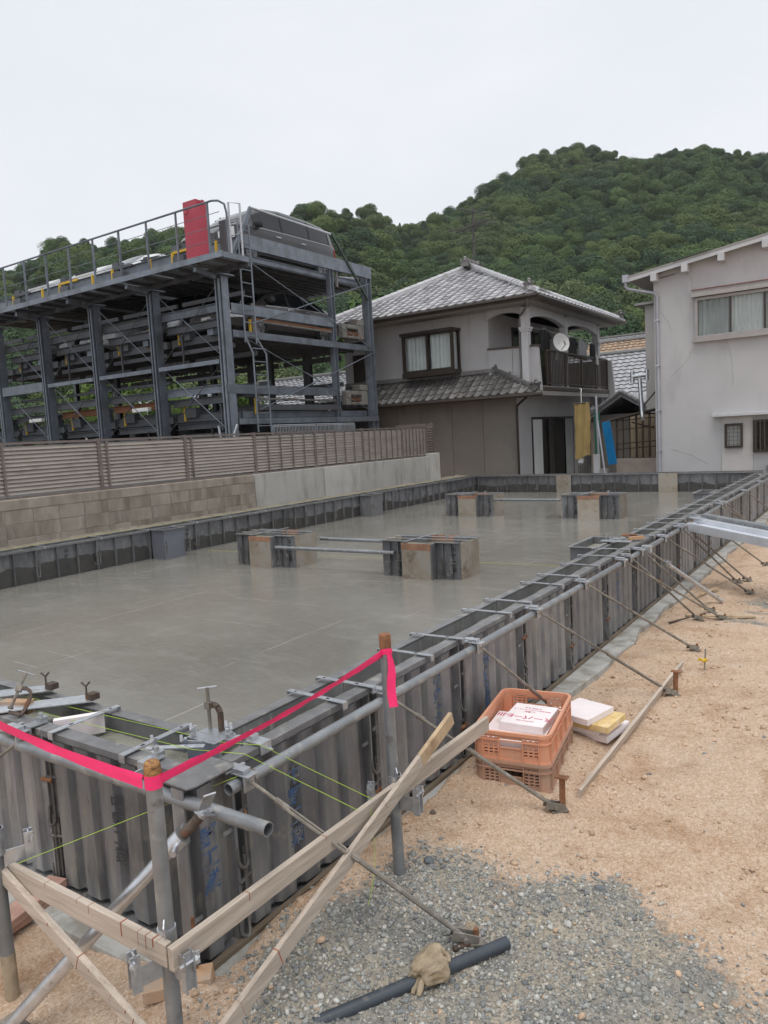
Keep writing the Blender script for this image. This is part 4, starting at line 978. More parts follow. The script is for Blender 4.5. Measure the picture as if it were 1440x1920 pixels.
solo('timber_block', MB().bar(gz(-2.125,1.465,.022), gz(-1.95,1.62,.024), .085,.045), m_block, 'short offcut of fresh timber on the sand under the corner post', 'timber block', bev=.003)
solo('plank', MB().bar((-3.02,1.70,.075),(-2.86,1.02,.06),.10,.034), m_redwood, 'upper reddish plank at the left edge on the ground', 'plank', 'reddish planks', bev=.002)
solo('plank', MB().bar((-3.02,1.66,.036),(-2.95,.95,.03),.14,.034), m_redwood, 'lower reddish plank at the left edge on the ground', 'plank', 'reddish planks', bev=.002)
t = thing('marking_pin', 'small steel pin with a yellow ribbon stuck in the sand', 'marking pin', gz(-1.18,6.02)); px_, py_, pz_ = gz(-1.18,6.02)
part('pin', MB().tube((px_,py_,pz_-.05),(px_+.01,py_+.005,pz_+.17),.006,7), m_rod, t, True)
part('ribbon', MB().tube((px_-.012,py_-.01,pz_+.07),(px_+.018,py_+.01,pz_+.085),.016,8).bar((px_-.02,py_,pz_+.085),(px_-.042,py_-.004,pz_+.075),.02,.02), m_yellow, t)
solo('stick', MB().bar(gz(-1.62,7.42,.012), gz(-1.05,7.72,.02), .03,.014), m_board_y, 'thin weathered stick lying by the small gravel patch', 'stick', 'sticks on the sand')
solo('stick', MB().bar(gz(-1.70,7.12,.012), gz(-1.48,7.62,.018), .022,.012), m_darkrust, 'thin dark stick lying under the crowded braces', 'stick', 'sticks on the sand')
solo('stick', MB().bar(gz(-1.72,8.35,.015), gz(-1.60,8.85,.02), .03,.015).bar(gz(-1.70,8.50,.03), gz(-1.56,8.78,.035), .025,.012), m_board_y, 'crossed wood scraps on the sand beyond the bright prop', 'stick', 'sticks on the sand')
solo('timber_scrap', MB().bar(gz(-1.345,2.265,.01), gz(-1.31,2.325,.012), .022,.008), m_darkrust, 'dark wood chip in the gravel beside the glove', 'timber scrap')
# cobbles and clods big enough to pick out
for i, (x, y, s, lab) in enumerate(((-1.35,2.42,.022,'round brown cobble in the gravel near the brace foot'),(-1.02,2.60,.017,'pale flat pebble in the middle of the gravel'),(-.62,4.9,.012,'lone grey stone on the open sand'),(-1.85,2.98,.018,'dark clod on the sand in front of the second post'),(-1.0,2.92,.026,'larger dark stone at the upper edge of the gravel'),(-1.66,2.62,.024,'slate stone at the upper edge of the gravel by the second post'))):
    bm = bmesh.new(); bmesh.ops.create_icosphere(bm, subdivisions=2, radius=s)
    for v in bm.verts: v.co *= 1+.35*mnoise.noise(v.co/s*1.3+Vector((i*3,0,0))); v.co.z *= .65
    me = bpy.data.meshes.new('stone'); bm.to_mesh(me); bm.free(); me.materials.append(M(f'stone {i}', ((.30,.24,.18),(.45,.44,.41),(.24,.25,.25),(.12,.09,.07),(.15,.16,.17),(.13,.145,.16))[i], .85, 0, .25, 30, .4, 120, objrand=0))
    props(link('stone', me, None, gz(x,y,s*.3)), lab, 'stone', 'stones on the ground')

# ------------------------------------------------------------------ steel channels reaching in from the right
m_chan = M('bright zinc channel', (.66,.69,.74), .3, .45, .1, 8, objrand=.04)
t = thing('steel_channel', 'bundle of bright steel channels reaching in over the right form from the edge', 'steel channel', (-1.0,8.4,0))
def chan(mb, p, q, w, h, th=.006):
    p, q = Vector(p), Vector(q); d = (q-p).normalized(); s = d.cross(Vector((0,0,1))).normalized(); u = s.cross(d)
    mb.bar(p+u*h/2,q+u*h/2,w,th).bar(p-s*w/2,q-s*w/2,th,h).bar(p+s*w/2,q+s*w/2,th,h); return mb
A_ = Vector((-1.86,9.15,.77)); B_ = Vector((1.2,7.6,.45)); d_ = (B_-A_).normalized(); s_ = d_.cross(Vector((0,0,1))).normalized()
part('channel', chan(MB(), A_, B_, .10,.05), m_chan, t); part('channel', chan(MB(), A_+s_*.115-Vector((0,0,.06)), B_+s_*.115-Vector((0,0,.06)), .10,.09), m_chan, t)
part('channel', chan(MB(), A_-s_*.13+Vector((0,0,.035)), B_-s_*.13+Vector((0,0,.035)), .12,.05), m_pipe, t)
part('end_plate', MB().bar(A_-d_*.06+Vector((0,0,.03)),A_+d_*.10+Vector((0,0,.03)),.16,.006).bar(A_-d_*.05-Vector((0,0,.05)),A_-d_*.05+Vector((0,0,.05)),.12,.006,up=d_), m_galv, t)
part('end_plate', MB().bar(A_+d_*.12+s_*.06+Vector((0,0,-.09)),A_+d_*.12+s_*.06+Vector((0,0,.0)),.16,.02,up=d_), m_galv, t)
part('trestle_leg', MB().tube(B_+Vector((-.3,.4,-.05)),Vector((B_.x-.3,B_.y+.4,0)),.024,10).tube(B_+Vector((-.3,-.1,-.05)),Vector((B_.x-.3,B_.y-.1,0)),.024,10).tube(B_+Vector((-.3,-.2,-.07)),B_+Vector((-.3,.5,-.07)),.024,10), m_pipe, t, True)

# ------------------------------------------------------------------ retaining wall and louvre fence on the left
m_cblock = M('stained concrete block', (.285,.25,.21), .9, 0, .2, 3, .5, 50, layers=(((.17,.14,.11),2.2,.46,.70,(1.5,1.5,.4)), ((.38,.35,.31),3,.60,.78,(3,3,.5))), objrand=.07)
m_mortar = M('dark mortar', (.245,.21,.175), .95, 0, .2, 9, .4, 60)
m_cast = M('cast concrete', (.43,.42,.40), .85, 0, .12, 1.6, .25, 50, layers=(((.27,.26,.23),2,.52,.75,(2,2,.4)), ((.34,.29,.23),1.3,.62,.8)), objrand=.09)
WX = -9.66
t = thing('retaining_wall', 'stained block and cast concrete retaining wall below the brown fence', 'wall', (WX,8,.0))
part('backing', MB().box(WX-.22,-3,-.1,WX-.006,9.94,1.225), m_mortar, t)
part('coping', MB().box(WX-.24,-3,1.226,WX+.005,9.94,1.37), m_cblock, t, bev=.012)
me_blk = mesh_of(MB().box(-.012,-.1935,0,.0,.1935,.1895), m_cblock, False, 'block')
for r_ in range(4):
    z = .462+.192*r_; y = 9.74
    while y > -2.8:
        o = inst('block', me_blk, t, T(0+random.uniform(-.002,.003), y-8, z)); o.rotation_euler.z = random.uniform(-.004,.004)
        m_ = bevel(o, .004, 1); y -= .392
for k, (a, b_) in enumerate(((9.95,11.98),(11.99,13.25),(13.26,14.9),(14.91,16.22))):
    part('cast_panel', MB().box(WX-.2,a,-.1,WX+.004*(k % 2),b_,1.372), m_cast, t, bev=.008)
part('end_pier', MB().box(WX-.3,16.225,-.1,WX+.09,16.62,1.44), m_cast, t, bev=.01)
# soil strip between form and wall
m_soil = M('dry soil', (.20,.18,.15), .95, 0, .3, 9, .6, 60, objrand=0)
mb = MB(); X, Y = np.meshgrid(np.linspace(-9.7,-9.45,5), np.linspace(-2,18,300), indexing='ij'); mb.grid(np.stack([X,Y,.70+.05*fbm(X,Y,4,3,31)+.05*(-9.45-X)/.25],-1)); struct('soil_strip', mb, m_soil, True)

m_fence = M('brown aluminium', (.185,.155,.14), .45, .35, .1, 5, layers=(((.26,.235,.215),4,.55,.75),), objrand=.05)
m_slat = M('faded brown slat', (.335,.295,.262), .45, .3, .1, 4, layers=(((.20,.175,.155),3,.55,.75),), objrand=.06)
FXp = -9.76
fence = thing('louvre_fence', 'brown metal louvre fence on the retaining wall', 'fence', (FXp,8,1.37))
PY = [-1.4,.25,1.9,3.55,5.2,6.80,8.45,10.09,11.85,13.52,15.15,16.28]
SL = mesh_of(MB().box(-.003,0,-.0305,.003,1,.0305).rot(Matrix.Rotation(R(-28),4,'Y')), m_slat, False, 'slat')
for i, y in enumerate(PY):
    part('post', MB().box(FXp-.03,y-.026,1.36,FXp+.03,y+.026,2.14), m_fence, fence, bev=.003)
    if i < len(PY)-1:
        y1 = PY[i+1]; z0, z1 = 1.395, 2.10
        for z in (1.385, 2.115): part('rail', MB().box(FXp-.022,y+.0265,z-.016,FXp+.022,y1-.0265,z+.016), m_fence, fence)
        n = 12
        for k in range(n):
            z = z0+.028+(z1-z0-.05)*(k+.5)/n; inst('slat', SL, fence, T(0, y+.03-8, z-1.37, 0, (1,y1-y-.06,1)))
        if i >= 7:
            m_ = 5 if i < 9 else 7
            for k in range(1, m_): part('mullion', MB().box(FXp+.018,y+(y1-y)*k/m_-.009,z0+.008,FXp+.034,y+(y1-y)*k/m_+.009,z1-.002), m_fence, fence)
        else: part('mullion', MB().box(FXp+.018,y+.115,z0+.008,FXp+.034,y+.145,z1-.002), m_fence, fence)
part('return_panel', MB().box(FXp-.9,16.29,1.40,FXp-.03,16.31,2.20).box(FXp-.03,16.62,1.40,FXp+.02,16.66,2.22).box(FXp-.9,16.60,1.40,FXp-.031,16.63,2.2), m_fence, fence)
for k in range(11): part('slat', MB().bar((FXp+.0,16.31,1.45+.065*k),(FXp+.0,16.62,1.45+.065*k),.006,.05,roll=.4), m_fence, fence)
# ground of the car park behind the wall
m_pave = M('asphalt', (.06,.06,.062), .9, 0, .2, 3, .3, 90)
struct('parking_lot', MB().box(-60,-10,-.2,-9.89,16.24,1.20).box(-60,16.24,-.2,-13.6,19.4,1.199), m_pave)

# ------------------------------------------------------------------ multi-level car parking machine
m_stl = M('galvanised frame steel', (.175,.20,.238), .5, .35, .18, 3, .05, 60, layers=(((.12,.13,.145),2.5,.5,.7,(1,1,.6)), ((.26,.285,.31),7,.58,.75)), objrand=.1)
m_stl_d = M('grimy frame steel', (.10,.108,.12), .55, .35, .2, 3, layers=(((.09,.085,.08),3,.5,.7), ((.17,.09,.05),4,.66,.76)), objrand=.12)
m_pallet = M('pallet deck', (.085,.088,.092), .6, .3, .25, 3, objrand=.12)
m_grate = M('walkway grating', (.40,.42,.44), .5, .5, .1, 3, objrand=.05)
m_red = M('red cabinet paint', (.42,.045,.075), .42, 0, .1, 2, objrand=0)
m_cream = M('cream machine paint', (.22,.215,.20), .55, .1, .2, 4, layers=((RUST,5,.56,.72),((.12,.115,.105),4,.5,.68)), objrand=.06)
m_grn = M('dark green bar', (.05,.075,.06), .5, .2, .2)
m_lampw = M('white lamp body', (.68,.68,.66), .5, 0, .08)
PXF, PYF, PYB = -13.0, 12.75, 18.65; CX = [PXF-2.45*i for i in range(6)]
pk = thing('parking_machine', 'three-level steel car parking machine behind the brown fence', 'parking machine', (-18,15.5,1.2))
def P(nm, mb, m=None, **k): return part(nm, mb, m or m_stl, pk, **k)
def hcol(x, y, z0, z1, w=.20, d=.22, tf=.022, tw=.016, turn=False):
    mb = MB()
    if not turn: mb.box(x-w/2,y-d/2,z0,x+w/2,y-d/2+tf,z1).box(x-w/2,y+d/2-tf,z0,x+w/2,y+d/2,z1).box(x-tw/2,y-d/2+tf,z0,x+tw/2,y+d/2-tf,z1)
    else: mb.box(x-w/2,y-d/2,z0,x-w/2+tf,y+d/2,z1).box(x+w/2-tf,y-d/2,z0,x+w/2,y+d/2,z1).box(x-w/2+tf,y-tw/2,z0,x+w/2-tf,y+tw/2,z1)
    return mb
for i, x in enumerate(CX):
    P('column', hcol(x, PYF, 1.2, 5.86, turn=True).box(x-.07,PYF-.17,1.2,x-.03,PYF-.1305,5.8).box(x+.03,PYF-.17,1.2,x+.07,PYF-.1305,5.8)); P('column', hcol(x, PYB, 1.2, 6.66, .22,.22), m_stl if i < 1 else m_stl_d)
    if i: P('column', hcol(x, 16.9, 1.2, 6.3, .16,.16), m_stl_d)
    P('top_plate', MB().box(x-.22,PYF-.22,5.861,x+.22,PYF+.22,5.89)); 
P('column', hcol(PXF, 16.9, 1.9, 6.62, .15,.16)); P('column', MB().box(PXF-.16,17.02,1.9,PXF-.06,17.10,6.6))
def ibeam(p, q, h, w=.12, tf=.016):
    p, q = Vector(p), Vector(q); u = Vector((0,0,h/2-tf/2)); return MB().bar(p+u,q+u,w,tf).bar(p-u,q-u,w,tf).bar(p,q,.012,h-2*tf-.001)
# front beams, bay by bay
for i in range(5):
    a, b_ = CX[i+1]+.14, CX[i]-.14
    P('rail_beam', ibeam((a,PYF+.1,5.20),(b_,PYF+.1,5.20),.20,.10), m_stl_d if i else m_stl)
    P('rail_beam', ibeam((a,PYF+.25,4.88),(b_,PYF+.25,4.88),.20,.14), m_stl_d)
    P('tie_beam', MB().bar((a,PYF-.1,3.91),(b_,PYF-.1,3.91),.08,.10 if i < 3 else .26))
    P('rail_beam', ibeam((a,PYF+.1,3.30),(b_,PYF+.1,3.30),.20,.10), m_stl_d if i else m_stl)
    P('rail_beam', ibeam((a,PYF+.25,3.05),(b_,PYF+.25,3.05),.18,.14), m_rust if i in (1,2) else m_stl_d)
    P('rail_beam', ibeam((a,PYF+.35,2.45),(b_,PYF+.35,2.45),.16,.14), m_stl_d)
    P('back_beam', ibeam((a,PYB,6.5),(b_,PYB,6.5),.26,.12), m_stl_d); P('back_beam', ibeam((a,PYB,4.7),(b_,PYB,4.7),.22,.12), m_stl_d); P('back_beam', ibeam((a,PYB,3.0),(b_,PYB,3.0),.2,.12), m_stl_d)
    P('deck_edge', ibeam((a-.14,13.35,6.75),(b_+.14,13.35,6.75),.24,.12), m_stl); P('post', MB().box(a+.05,13.3,6.1,a+.30,13.52,7.05), m_stl_d)
    P('strut', MB().bar((a+.32,13.4,6.98),(a+1.0,13.4,6.25),.05,.07), m_stl_d); P('strut', MB().bar((a+1.6,13.4,6.25),(a+2.1,13.4,6.9),.05,.07), m_stl_d)
    # cross rods with sleeves
    for (z0, z1) in ((5.75,4.05),(3.95,2.3)):
        for s, yy in ((0, PYF-.02), (1, PYF+.02)):
            p, q = Vector((a if s == 0 else b_, yy, z0)), Vector((b_ if s == 0 else a, yy, z1)); P('brace_rod', MB().tube(p,q,.011,6).tube(p.lerp(q,.45),p.lerp(q,.55),.02,6), m_stl if s == 0 else m_stl_d)
    # pallets
    for z in (6.40,4.55,2.62):
        mb = MB().box(a-.02,PYF+.45,z,b_+.02,PYB-.25,z+.05)
        for k in range(7): mb.box(a+.25+.27*k,PYF+.5,z-.07,a+.32+.27*k,PYB-.3,z-.001)
        P('pallet', mb, m_pallet)
        P('pallet_edge', MB().bar((b_+.06,PYF+.45,z+.03),(b_+.06,PYB-.25,z+.03),.06,.16), m_stl_d if i else m_stl)
        P('pallet_edge', MB().bar((a-.05,PYF+.42,z+.03),(b_+.05,PYF+.42,z+.03),.05,.18), m_stl_d)
        for xx in (a+.25, b_-.35): P('guide_post', MB().box(xx,PYF+.34,z-.02,xx+.055,PYF+.39,z+.42), m_yellow)
        P('guide_rail', MB().bar((a+.1,PYF+.55,z+.47),(a+.9,PYF+.55,z+.47),.06,.06), m_yellow if z > 6 and i in (0,2) else m_stl_d)
        P('drive_box', MB().box(a+.35,PYF+.30,z+.05,a+.75,PYF+.50,z+.30), m_stl_d)
    if i in (1,3): P('lamp', MB().box(a+1.1,PYF-.02,2.92,a+1.75,PYF+.1,3.02), m_lampw, bev=.01)
    P('cable', MB().tube((a+1.3,PYF+.3,2.4),(a+1.3,PYF+.3,1.5),.03,6), m_black)
    for k in range(3): P('machinery', MB().box(a+.3+.6*k,14.2+.6*k,1.6,a+.55+.6*k,14.6+.6*k,2.45), m_stl_d)
for i in range(5):
    a, b_ = CX[i+1]+.12, CX[i]-.12
    for (yy, z, h) in ((13.6,5.62,.10),(13.15,4.32,.10),(13.9,4.18,.12),(13.2,3.62,.07),(14.3,3.45,.10),(13.3,2.72,.12),(14.6,2.85,.12),(13.1,2.2,.10),(15.6,3.3,.12),(16.4,2.7,.16),(17.4,4.25,.14),(17.4,3.5,.12)):
        P('deck_rail', MB().bar((a,yy,z),(b_,yy,z),.06,h), m_stl_d)
    P('hanger', MB().box(a+.5,13.0,3.9,a+.54,13.04,5.0), m_stl_d); P('hanger', MB().box(b_-.5,13.0,2.3,b_-.46,13.04,3.2), m_stl_d)
    P('chain_box', MB().box(b_-.75,13.0,4.62,b_-.55,13.2,5.02), m_stl); P('chain_box', MB().box(b_-.35,13.05,2.75,b_-.15,13.25,3.1), m_stl)
P('back_screen', MB().box(-25.3,19.1,1.2,-13.2,19.15,2.55), m_stl_d)
for i in range(5): P('equipment_screen', MB().box(CX[i+1]+.3,17.6,1.25,CX[i+1]+1.5,17.7,2.9+.25*(i % 2)), m_stl_d)
# right end frame
for (y0, y1, z, h, m_) in ((13.45,18.8,6.79,.32,m_stl),(12.9,16.82,5.15,.22,m_stl),(12.9,18.8,4.56,.15,m_stl),(12.6,16.82,3.25,.20,m_stl),(12.9,18.8,2.48,.13,m_stl),(13.6,16.8,2.82,.13,m_stl_d)):
    P('end_beam', MB().bar((PXF+.10,y0,z),(PXF+.10,y1,z),.012,h).bar((PXF+.06,y0,z+h/2),(PXF+.06,y1,z+h/2),.09,.014).bar((PXF+.06,y0,z-h/2),(PXF+.06,y1,z-h/2),.09,.014), m_)
for z, m_ in ((4.93,m_cream),(3.03,m_cream),(4.98,m_rust)): P('end_rail', MB().tube((PXF+.02,13.7,z),(PXF+.02,16.8,z-.02),.03,8), m_)
P('pallet_side', ibeam((PXF-.05,13.0,6.44),(PXF-.05,18.6,6.44),.14,.08)); P('pallet_side', ibeam((PXF-.05,13.0,4.62),(PXF-.05,18.5,4.62),.10,.06), m_stl_d)
for z in (4.85,2.95):                                            # winch housings
    y0, y1 = 17.25,18.3
    mb = MB().box(PXF-.1,y0,z-.06,PXF+.09,y0+.22,z+.34).box(PXF-.1,y1-.28,z-.06,PXF+.09,y1,z+.34).box(PXF-.1,y0+.2501,z+.22,PXF+.085,y1-.2801,z+.34).box(PXF-.1,y0+.2501,z-.06,PXF+.085,y1-.2801,z+.02)
    P('drive_unit', mb, m_cream, bev=.02); P('drum', MB().tube((PXF-.05,y0+.25,z+.1),(PXF-.05,y1-.28,z+.1),.07,10), m_rust); P('drive_cover', MB().box(PXF-.3,18.05,z+.36,PXF+.03,18.4,z+.54), m_cream, bev=.02)
    P('shaft', MB().tube((PXF,13.72,z-.25),(PXF,13.72,z+.5),.04,8), m_cream); P('guide_post', MB().box(PXF,13.55,z-.3,PXF+.05,13.6,z+.1), m_yellow)
P('guide_post', MB().box(PXF,17.15,6.2,PXF+.06,17.2,6.66), m_cream)
for (y0,z0,y1,z1,r) in ((13.3,6.4,18.6,4.55,.012),(13.6,4.85,18.6,6.45,.014),(13.3,4.45,18.7,2.6,.012),(13.6,2.75,18.7,4.45,.014)):
    p, q = Vector((PXF+.14,y0,z0)), Vector((PXF+.14,y1,z1)); P('brace_rod', MB().tube(p,q,r,6).tube(p.lerp(q,.4),p.lerp(q,.45),.025,6), m_stl)
P('top_guard', MB().bar((PXF+.1,13.02,6.3),(PXF+.1,13.80,7.62),.06,.10), m_stl); P('top_guard', MB().tube((PXF+.1,13.75,7.62),(PXF+.1,16.95,7.58),.034,8), m_bright); P('top_guard', MB().bar((PXF+.12,16.93,7.60),(PXF+.12,18.55,5.98),.05,.07), m_grn)
P('cross_tube', MB().tube((PXF-.2,17.3,6.5),(PXF-.2,18.5,6.62),.05,8), m_galv)
# ladder
lad = P('ladder', MB().tube((PXF+.2,13.20,4.35),(PXF+.2,13.20,7.25),.022,7).tube((PXF+.2,13.58,4.35),(PXF+.2,13.58,7.15),.022,7).path([(PXF+.2,13.20,4.5),(PXF+.3,13.32,4.1),(PXF+.3,13.32,2.2)],.022,7).path([(PXF+.2,13.58,4.5),(PXF+.3,13.78,4.1),(PXF+.3,13.78,2.2)],.022,7), m_stl, smooth=True)
for k in range(16):
    z = 2.35+.31*k; y0, y1, xx = (13.20,13.58,PXF+.2) if z > 4.3 else (13.32,13.78,PXF+.3); part('rung', MB().tube((xx,y0,z),(xx,y1,z),.014,6), m_stl, lad)
# walkway
WY0, WY1, WZ = 11.85, 12.62, 6.02
for i in range(9):
    x1 = -12.0-1.23*i; P('walkway_panel', MB().box(x1-1.2,WY0+.03,WZ+.01,x1-.03,WY1,WZ+.04), m_grate)
    for k in range(2): P('walkway_bearer', MB().bar((x1-.3-.6*k,WY0+.05,WZ-.03),(x1-.3-.6*k,WY1+.3,WZ-.03),.05,.07), m_stl_d)
P('walkway_edge', MB().bar((-23.2,WY0,WZ+.04),(-11.98,WY0,WZ+.04),.03,.13), m_stl); P('walkway_edge', MB().bar((-23.2,WY1+.02,WZ-.05),(-11.98,WY1+.02,WZ-.05),.06,.14), m_stl_d); P('walkway_edge', MB().bar((-11.97,WY0,WZ+.02),(-11.97,WY1,WZ+.02),.03,.12))
for x in CX: P('walkway_bracket', MB().bar((x,WY0+.1,WZ-.12),(x,PYF-.2,WZ-.2),.10,.10), m_stl)
rl = P('railing', MB().path([(-23.2,WY0,7.2),(-12.2,WY0,7.2),(-12.05,WY0+.04,7.18),(-11.98,WY0+.15,7.12),(-11.98,WY0+.2,6.95),(-11.98,WY0+.21,6.08)],.024,8), m_stl, smooth=True)
for k in range(11):
    x = -12.35-1.03*k; wdt = .022 if k % 3 else .03; part('baluster', MB().bar((x,WY0,WZ+.1),(x,WY0,7.19),.05,wdt), m_stl, rl)
for z in (6.38,6.66,6.93): part('wire', MB().tube((-23.2,WY0,z),(-12.0,WY0,z),.008,5), m_stl, rl)
P('ladder_hoop', MB().path([(-12.6,12.75,6.05),(-12.6,12.75,7.45),(-12.25,12.75,7.35),(-12.25,12.75,6.05)],.025,7).tube((-12.6,12.75,6.7),(-12.25,12.75,6.7),.012,5).tube((-12.6,12.75,7.05),(-12.25,12.75,7.05),.012,5), m_galv, smooth=True)
P('control_cabinet', MB().box(-13.40,12.10,6.09,-12.97,12.45,7.47), m_red, bev=.01, label='tall red control cabinet on the walkway')
P('cabinet_handle', MB().box(-13.35,12.085,7.2,-13.25,12.0995,7.32).box(-12.915,12.22,7.40,-12.90,12.30,7.46), m_red)
P('grey_panel', MB().box(-12.95,12.75,6.1,-12.75,12.80,7.1), m_stl_d)
P('white_pipe', MB().path([(-13.25,12.55,2.4),(-13.2,12.55,2.1),(-13.2,12.5,1.3)],.03,7).path([(-12.78,12.7,2.4),(-12.8,12.6,2.2),(-12.8,12.6,1.3)],.03,7), m_galv, smooth=True)
# mesh fence behind the louvre fence
mf = thing('mesh_fence', 'low galvanised mesh fence just behind the louvre fence', 'fence', (-11.2,14,1.2))
for k in range(3): part('post', MB().tube((-11.2,12.2+1.5*k,1.2),(-11.2,12.2+1.5*k,2.31),.03,8), m_stl, mf, True)
mb = MB()
for k in range(61): mb.tube((-11.2,12.2+.05*k,1.7),(-11.2,12.2+.05*k,2.30),.006,4)
for z in (1.7,1.85,2.0,2.15,2.28,2.31): mb.tube((-11.2,12.2,z),(-11.2,15.2,z),.008,4)
part('mesh', mb, m_galv, mf)

# ------------------------------------------------------------------ cars
m_glass = M('car glass', (.008,.010,.012), .08, 0, .1, objrand=0, spec=.5)
m_tyre = M('tyre', (.02,.02,.021), .85, 0, .2, objrand=0); m_rim = M('alloy rim', (.42,.43,.45), .35, .8, .1, objrand=0)
m_lamp = M('headlamp lens', (.62,.64,.66), .12, .2, .1, objrand=0); m_tail = M('tail lamp', (.30,.02,.02), .2, 0, .1, objrand=0); m_plate = M('number plate', (.62,.63,.60), .5, 0, .05, objrand=0)
def paint(n, c): return M(n, c, .35, .3, .04, 2, objrand=0, coat=.25)
def car(label, loc, style, mat, plate=None, rz=R(-90)):
    t = thing('parked_car', label, 'car', loc, rz, group='cars on the parking machine')
    if style == 'van':
        L_, st = 4.7, [(0,.55,.98,1.02,.72,.62),(.08,.35,1.02,1.42,.80,.62),(.35,.26,1.02,1.60,.85,.66),(1.1,.24,1.0,1.66,.87,.68),(2.3,.24,.98,1.68,.875,.69),(3.1,.24,.97,1.60,.87,.66),(3.65,.24,.96,1.28,.86,.66),(3.98,.24,.95,1.00,.85,.70),(4.35,.26,.88,.90,.80,.66),(4.6,.30,.74,.76,.70,.56),(4.7,.42,.60,.62,.58,.45)]
        win = [(.42,1.25,.0),(1.32,2.40,.0),(2.48,3.42,.0)]; ws = (3.25,3.90); rw = (.03,.28)
    elif style == 'kei':
        L_, st = 3.4, [(0,.5,.9,1.0,.62,.56),(.06,.3,.95,1.5,.70,.60),(.3,.24,.95,1.62,.735,.62),(1.4,.22,.94,1.66,.74,.63),(2.2,.22,.93,1.60,.74,.62),(2.7,.22,.92,1.05,.73,.62),(3.1,.24,.85,.88,.70,.58),(3.33,.3,.72,.74,.62,.5),(3.4,.42,.55,.57,.5,.42)]
        win = [(.35,1.1,0),(1.2,2.2,0)]; ws = (2.25,2.66); rw = (.02,.2)
    else:
        L_, st = 4.5, [(0,.5,.86,.88,.62,.52),(.1,.3,.94,.97,.75,.62),(.5,.22,.93,1.08,.83,.62),(1.0,.2,.92,1.32,.86,.60),(1.6,.2,.91,1.44,.87,.60),(2.3,.2,.90,1.46,.87,.60),(2.8,.2,.89,1.30,.87,.60),(3.25,.2,.88,1.02,.86,.64),(3.5,.2,.86,.90,.85,.70),(4.1,.22,.78,.80,.80,.62),(4.42,.3,.66,.68,.68,.5),(4.5,.4,.54,.56,.56,.42)]
        win = [(.75,1.5,0),(1.58,2.2,0),(2.28,3.05,0)]; ws = (2.75,3.35); rw = (.35,.95)
    A = np.array(st); xs_ = np.linspace(0, L_, 60)
    ip = [np.interp(xs_, A[:,0], A[:,k]) for k in range(1,6)]
    ker = np.array([1,2,3,2,1])/9.
    ip = [np.convolve(np.pad(v,2,'edge'), ker, 'valid') for v in ip]
    def sec(x, s):      # s 0..1 from sill to roof centre, half section
        zb, zl, zr, wb_, wr_ = [float(np.interp(x, xs_, v)) for v in ip]
        cab = max(0., zr-zl); k = [(0.0, wb_*.90, zb), (.12, wb_*.985, zb+.12*(zl-zb)), (.35, wb_, zb+.55*(zl-zb)), (.50, wb_*.985, zl), (.56, wb_*.96, zl+.06*cab), (.80, (wb_*.25+wr_*.75), zl+.80*cab), (.88, wr_*.93, zl+.94*cab), (1.0, 0, zr+.01)]
        ss = [q[0] for q in k]; return float(np.interp(s, ss, [q[1] for q in k])), float(np.interp(s, ss, [q[2] for q in k]))
    SS = [0,.06,.12,.2,.28,.35,.42,.5,.53,.56,.64,.72,.80,.84,.88,.92,.96,1.0]
    G = []
    for x in xs_:
        r_ = [(x,-sec(x,s)[0],sec(x,s)[1]) for s in SS]; r2 = [(x,sec(x,s)[0],sec(x,s)[1]) for s in SS[-2::-1]]; G.append(r_+r2)
    mb = MB().grid(G); n = len(G[0]); mb.f += [tuple(range(n)), tuple(range((len(G)-1)*n+n-1,(len(G)-1)*n-1,-1))]
    mb.f += [(i*n,(i)*n+n-1,(i+1)*n+n-1,(i+1)*n) for i in range(len(G)-1)]
    def loc_(mb, nm, m, par=t, smooth=False): return link(nm, mesh_of(mb, m, smooth, nm), par)
    body = loc_(mb, 'body', mat, smooth=True)
    for sgn in (-1, 1):
        loc_(MB().path([(x, sgn*(sec(x,.53)[0]+.004), sec(x,.53)[1]) for x in np.linspace(win[0][0]-.05, win[-1][1]+.12, 16)], .016, 5), 'belt_trim', m_rim)
        loc_(MB().path([(x, sgn*(sec(x,.10)[0]+.006), sec(x,.10)[1]) for x in np.linspace(.4, L_-.4, 16)], .035, 5), 'sill_trim', m_black)
        for hx in [w_[0]-.04 for w_ in win]+[win[-1][1]+.02]: loc_(MB().path([(hx, sgn*(sec(hx,s)[0]+.004), sec(hx,s)[1]) for s in (.555,.65,.75,.81)], .022, 5), 'window_pillar', m_black)
    for sgn in (-1, 1):
        for (a, b_, _) in win:
            g_ = [[(x, sgn*(sec(x,s)[0]+.006), sec(x,s)[1]) for s in (.575,.65,.72,.79)] for x in np.linspace(a,b_,8)]
            loc_(MB().grid(g_), 'side_window', m_glass, smooth=True)
        bevel(loc_(MB().box(win[-1][1]-.12,sgn*.90-.09,.98,win[-1][1]+.06,sgn*.90+.09,1.13), 'mirror', m_black if style != 'kei' else mat), .04)
        for wx in ((.85,L_-.98) if style != 'kei' else (.55,L_-.6)):
            w_ = loc_(MB().tube((wx,sgn*.72,.31),(wx,sgn*.892,.31),.31,24), 'wheel', m_tyre, smooth=True)
            q = MB().tube((wx,sgn*.86,.31),(wx,sgn*.897,.31),.20,20); 
            for k in range(6): a_ = k*math.pi/3; q.bar((wx,sgn*.900,.31),(wx+.19*math.cos(a_),sgn*.900,.31+.19*math.sin(a_)),.006,.04,up=(0,1,0))
            loc_(q, 'rim', m_rim, w_)
            loc_(MB().tube((wx,sgn*.70,.33),(wx,sgn*(float(np.interp(wx,xs_,ip[3]))+.004),.33),.365,24), 'wheel_arch', m_black)
